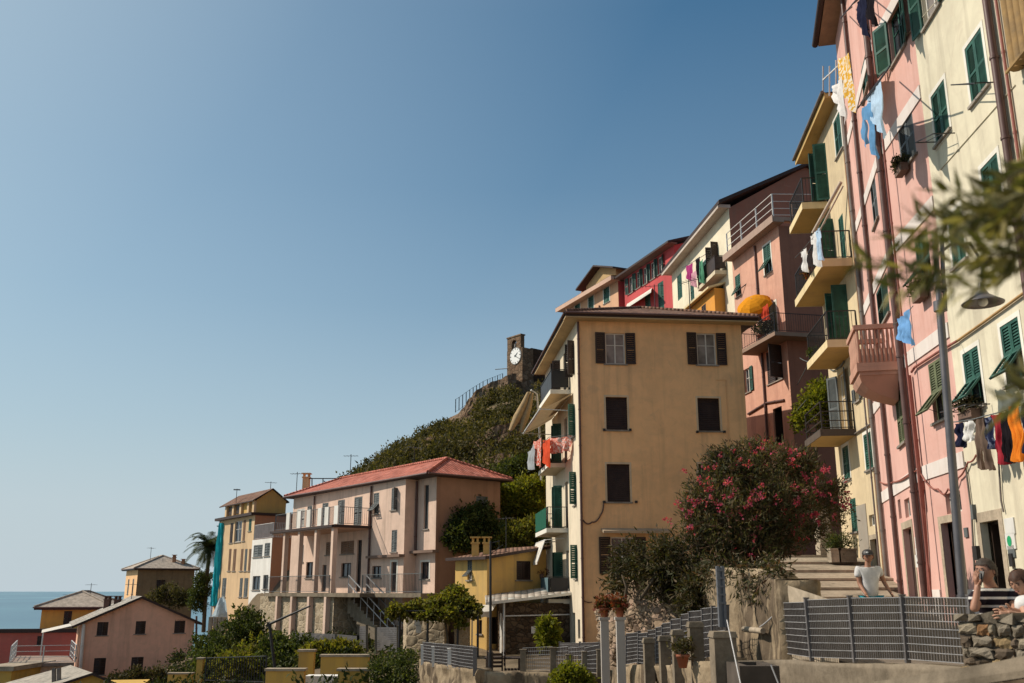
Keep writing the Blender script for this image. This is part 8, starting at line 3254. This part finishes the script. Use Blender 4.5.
def person(label, J, face, r_head, skin, top, bottom, hair, hairkind, hands, shoe=None, cap=None, tm=1.0):
    """J: joints in world space"""
    root = thing('person', label, 'person', tuple(((J['ankL'] + J['ankR']) / 2) - Vector((0, 0, .08))))
    hb, eyes, mouth, M = head_parts(J['head'], face, r_head)
    V = [J['pel'], J['waist'], J['chest'], J['neck'], J['head'] - Vector((0, 0, r_head * .35)), J['shL'], J['elL'], J['wrL'], J['shR'], J['elR'], J['wrR'], J['hipL'], J['knL'], J['ankL'], J['toeL'], J['hipR'], J['knR'], J['ankR'], J['toeR']]
    V = [Vector(v) for v in V]
    rad = [(.11, .10), (.09, .085), (.10, .085), .054, .056, .062, .042, .030, .062, .042, .030, .092, .058, .042, .036, .092, .058, .042, .036]
    E_ = [(0, 1), (1, 2), (2, 3), (3, 4), (2, 5), (5, 6), (6, 7), (2, 8), (8, 9), (9, 10), (0, 11), (11, 12), (12, 13), (13, 14), (0, 15), (15, 16), (16, 17), (17, 18)]
    for (w, d_, s_, c_) in hands:
        hand_chain(V, E_, rad, 7 if w == 'L' else 10, J['wr' + w], d_, s_, c_)
    skin_mesh('body', V, E_, rad, skin, root, 0, 2, hb)
    eyes.build('eyes', M_IRON, root)
    mouth.build('mouth', paint('lip', (.30, .11, .09), .5, .1), root)
    # shirt: torso and upper sleeves
    lp_ = lambda a, b, t: Vector(a).lerp(Vector(b), t)
    Vs = [J['pel'] - Vector((0, 0, .04)), J['waist'], J['chest'], lp_(J['chest'], J['neck'], .62), J['shL'], lp_(J['shL'], J['elL'], .62), J['shR'], lp_(J['shR'], J['elR'], .62)]
    rs = [.172 * tm, .166 * tm, .168 * tm, .10, .09, .085, .09, .085]
    skin_mesh('shirt', Vs, [(0, 1), (1, 2), (2, 3), (2, 4), (4, 5), (2, 6), (6, 7)], rs, top, root, 2, 2)
    Vt = [J['pel'], J['hipL'], J['knL'], lp_(J['knL'], J['ankL'], .75), J['hipR'], J['knR'], lp_(J['knR'], J['ankR'], .75)]
    sh_ = bottom.name.startswith('teal') or bottom.name.startswith('faded')
    if sh_:
        Vt = [J['pel'], J['hipL'], lp_(J['hipL'], J['knL'], .95), J['hipR'], lp_(J['hipR'], J['knR'], .95)]
        skin_mesh('shorts', Vt, [(0, 1), (1, 2), (0, 3), (3, 4)], [(.17, .125), .108, .10, .108, .10], bottom, root, 0, 2)
    else:
        skin_mesh('trousers', Vt, [(0, 1), (1, 2), (2, 3), (0, 4), (4, 5), (5, 6)], [(.168, .125), .105, .078, .068, .105, .078, .068], bottom, root, 0, 2)
    if hair is not None:
        hair_mesh(M, r_head, hairkind, len(label)).build('hair', hair, root)
    if cap is not None:
        mb = MB()
        mb.M = M
        r = r_head
        mb.lathe([(0.0, 1.12 * r), (.45 * r, 1.05 * r), (.75 * r, .80 * r), (.88 * r, .42 * r), (.89 * r, .36 * r)], (0, 0, 0), 18)
        vs = []
        for i in range(9):
            a = PI * (i / 8)
            vs.append((.86 * r * math.cos(a), .5 * r + .4 * r * math.sin(a), .42 * r))
        for i in range(9):
            a = PI * (i / 8)
            vs.append((.80 * r * math.cos(a), .55 * r + 1.0 * r * math.sin(a), .34 * r))
        mb.add(vs, [(i, i + 1, i + 10, i + 9) for i in range(8)], True)
        mb.build('cap', cap, root)
        mb = MB()
        mb.M = M
        mb.ball((0.05 * r, .84 * r, .66 * r), (.2 * r, .05 * r, .13 * r), 10, 6)
        mb.build('cap_badge', paint('badge_white', (.7, .7, .7), .6, .05), root)
    for s_ in ('L', 'R'):
        a, b = J['ank' + s_], J['toe' + s_]
        skin_mesh('shoe', [a + Vector((0, 0, -.0)), a.lerp(b, .55) - Vector((0, 0, .0)), b], [(0, 1), (1, 2)], [.058, .055, .045], shoe or M_IRON, root, 0, 1)
    return root


# man in a striped polo shirt with a phone, leaning on the parapet
Y = 9.75
A_ = lambda x, y, dy=0: at(x, y, Y + dy)
gnd = -1.33
J = dict(head=A_(985.5, 571), neck=A_(990, 585, .02), chest=A_(996, 601, .06), waist=A_(1001, 625, .12), pel=A_(1003, 643, .16),
         shL=A_(1012, 594, .10), elL=A_(1015, 613, -.15), wrL=A_(1004, 613.5, -.32), shR=A_(979, 593, -.02), elR=A_(974, 611, -.22), wrR=A_(978, 587, -.16),
         hipL=A_(1011, 650, .2), hipR=A_(998, 650, .12))
for s_ in 'LR':
    h = J['hip' + s_]
    J['kn' + s_] = Vector((h.x + .03, h.y - .03, (h.z + gnd) / 2 + .03))
    J['ank' + s_] = Vector((h.x + .05, h.y + .05, gnd + .08))
    J['toe' + s_] = Vector((h.x - .10, h.y - .05, gnd + .045))
STR = striped('striped_jersey', (.020, .015, .020), (.66, .62, .58), .078, .27)
person('man in a dark polo shirt with white stripes holding a phone to his ear', J, (-.86, -.50, -.05), .118, SKIN2, STR, paint('dark_trousers', (.03, .03, .04), .9), HAIRG, 'short',
       [('R', (-.15, -.1, 1), (0, -1, 0), (.9, .3, .2)), ('L', (-1, -.2, 0), (0, -1, .2), (-.3, 0, -1))], tm=1.05)
ph = A_(979.5, 578, -.14)
mb = MB()
mb.M = Matrix.Translation(ph) @ Matrix.Rotation(R(20), 4, 'Y') @ Matrix.Rotation(R(30), 4, 'Z')
mb.bx(-.006, .006, -.036, .036, -.07, .07)
tag(mb.build('phone', M_IRON), 'dark phone held to the ear by the man in the striped shirt', 'phone')
# person with brown hair leaning on the wall at the right edge
Y = 9.35
J = dict(head=A_(1020.5, 582), neck=A_(1027, 594, .05), chest=A_(1034, 606, .10), waist=A_(1042, 625, .2), pel=A_(1046, 640, .25),
         shL=A_(1044, 600, .16), elL=A_(1038, 616, -.05), wrL=A_(1013, 611, -.12), shR=A_(1023, 602, -.06), elR=A_(1027, 617, -.18), wrR=A_(1010, 614, -.22),
         hipL=A_(1052, 648, .3), hipR=A_(1040, 648, .2))
for s_ in 'LR':
    h = J['hip' + s_]
    J['kn' + s_] = Vector((h.x + .0, h.y - .03, (h.z + gnd) / 2 + .03))
    J['ank' + s_] = Vector((h.x + .03, h.y + .05, gnd + .08))
    J['toe' + s_] = Vector((h.x - .12, h.y - .05, gnd + .045))
person('person with brown hair and white shirt leaning with clasped hands at the right edge', J, (-.80, -.42, -.42), .116, SKIN, fabric('white_shirt', (.72, .70, .68)), paint('dark_trousers', (.03, .03, .04), .9), HAIRB, 'bob',
       [('R', (-1, -.1, .05), (0, .3, 1), (0, 1, -.2)), ('L', (-1, .0, .0), (0, -.3, 1), (-.1, -1, -.1))])
# man with cap walking down the steps
Y = 18.6
k = Y / 960
J = dict(head=at(868, 556.5, Y), neck=at(867.5, 565, Y), chest=at(868, 574, Y), waist=at(870, 588, Y), pel=at(871, 597, Y),
         shL=at(878.5, 568.5, Y), elL=at(884, 582, Y + .05), wrL=at(890, 592, Y - .12), shR=at(858, 568.5, Y), elR=at(859.5, 584, Y - .02), wrR=at(866, 595, Y - .22))
J['hipL'] = J['pel'] + Vector((.10, 0, -.06)); J['hipR'] = J['pel'] + Vector((-.10, 0, -.06))
g2 = -1.02
J['knL'] = Vector((J['hipL'].x + .04, Y - .22, (J['hipL'].z + g2) / 2 + .05)); J['ankL'] = Vector((J['hipL'].x + .04, Y - .14, g2 + .09)); J['toeL'] = J['ankL'] + Vector((-.04, -.18, -.04))
J['knR'] = Vector((J['hipR'].x, Y + .02, (J['hipR'].z + g2) / 2)); J['ankR'] = Vector((J['hipR'].x + .02, Y + .22, g2 + .10)); J['toeR'] = J['ankR'] + Vector((-.03, -.17, -.05))
person('man in a white tee shirt and dark cap walking down beside the street fence', J, (-.35, -.93, -.1), .122, SKIN2, fabric('white_tee', (.74, .72, .70)), fabric('teal_shorts', (.05, .30, .36)), HAIRB, 'short',
       [('L', (.5, -.3, -1), (0, -1, 0), (-.3, -.4, -.5)), ('R', (.5, -.5, -.8), (-.2, -1, 0), (.5, .3, -.3))], cap=M_IRON)

# gulls far off are left out; sky and sun
W = bpy.data.worlds.new('World')
S.world = W
W.use_nodes = True
wt = W.node_tree
wt.nodes.clear()
sky = wt.nodes.new('ShaderNodeTexSky')
sky.sky_type = 'NISHITA'
sky.sun_disc = False
SUN_EL, SUN_AZ = 42.0, -80.0
sky.sun_elevation = R(SUN_EL)
sky.sun_rotation = R(SUN_AZ)
sky.altitude = 40
sky.air_density = 1.0
sky.dust_density = 2.0
sky.ozone_density = 3.0
bg = wt.nodes.new('ShaderNodeBackground')
bg.inputs['Strength'].default_value = 0.1
out = wt.nodes.new('ShaderNodeOutputWorld')
sdv = Vector((math.sin(R(SUN_AZ)) * math.cos(R(SUN_EL)), math.cos(R(SUN_AZ)) * math.cos(R(SUN_EL)), math.sin(R(SUN_EL))))
tcw = wt.nodes.new('ShaderNodeTexCoord')
sxw = wt.nodes.new('ShaderNodeSeparateXYZ')
wt.links.new(tcw.outputs['Generated'], sxw.inputs[0])


def wramp(fac, stops):
    r_ = wt.nodes.new('ShaderNodeValToRGB')
    e_ = r_.color_ramp.elements
    while len(e_) < len(stops): e_.new(.5)
    for q_, (p_, v_) in zip(e_, stops):
        q_.position = p_
        q_.color = (v_, v_, v_, 1)
    wt.links.new(fac, r_.inputs['Fac'])
    return r_.outputs['Color']


def wmix(fac, a, b, mode='MIX'):
    m_ = wt.nodes.new('ShaderNodeMix')
    m_.data_type = 'RGBA'
    m_.blend_type = mode
    for k_, v_ in ((0, fac), (6, a), (7, b)):
        if hasattr(v_, 'is_linked'): wt.links.new(v_, m_.inputs[k_])
        elif k_ == 0: m_.inputs[0].default_value = v_
        else: m_.inputs[k_].default_value = (*v_, 1)
    return m_.outputs[2]


HAZE = (5.4, 6.25, 6.75)
skc = wmix(1.0, sky.outputs[0], (.62, 1.0, 1.02), 'MULTIPLY')
# aureole towards the sun, then sea haze towards the horizon
dp_ = wt.nodes.new('ShaderNodeVectorMath')
dp_.operation = 'DOT_PRODUCT'
dp_.inputs[1].default_value = sdv
wt.links.new(tcw.outputs['Generated'], dp_.inputs[0])
skc = wmix(wramp(dp_.outputs['Value'], [(.36, 0), (.6, .2), (.8, .55), (1.0, .85)]), skc, HAZE)
skc = wmix(wramp(sxw.outputs[2], [(0.0, .95), (.08, .88), (.16, .60), (.285, .28), (.40, .11), (.55, 0)]), skc, HAZE)
wt.links.new(skc, bg.inputs['Color'])
wt.links.new(bg.outputs[0], out.inputs['Surface'])
ld = bpy.data.lights.new('sun', 'SUN')
ld.energy = 5.0
ld.angle = R(.55)
ld.color = (1.0, .91, .78)
lo = bpy.data.objects.new('sun', ld)
COL.objects.link(lo)
sd = Vector((math.sin(R(SUN_AZ)) * math.cos(R(SUN_EL)), math.cos(R(SUN_AZ)) * math.cos(R(SUN_EL)), math.sin(R(SUN_EL))))
lo.rotation_euler = sd.to_track_quat('Z', 'Y').to_euler()
S.view_settings.view_transform = 'Standard'
S.view_settings.look = 'None'
S.view_settings.exposure = 0
S.view_settings.gamma = 1
S.cycles.max_bounces = 8
for o in bpy.data.objects:
    if 'wl' in o: del o['wl']
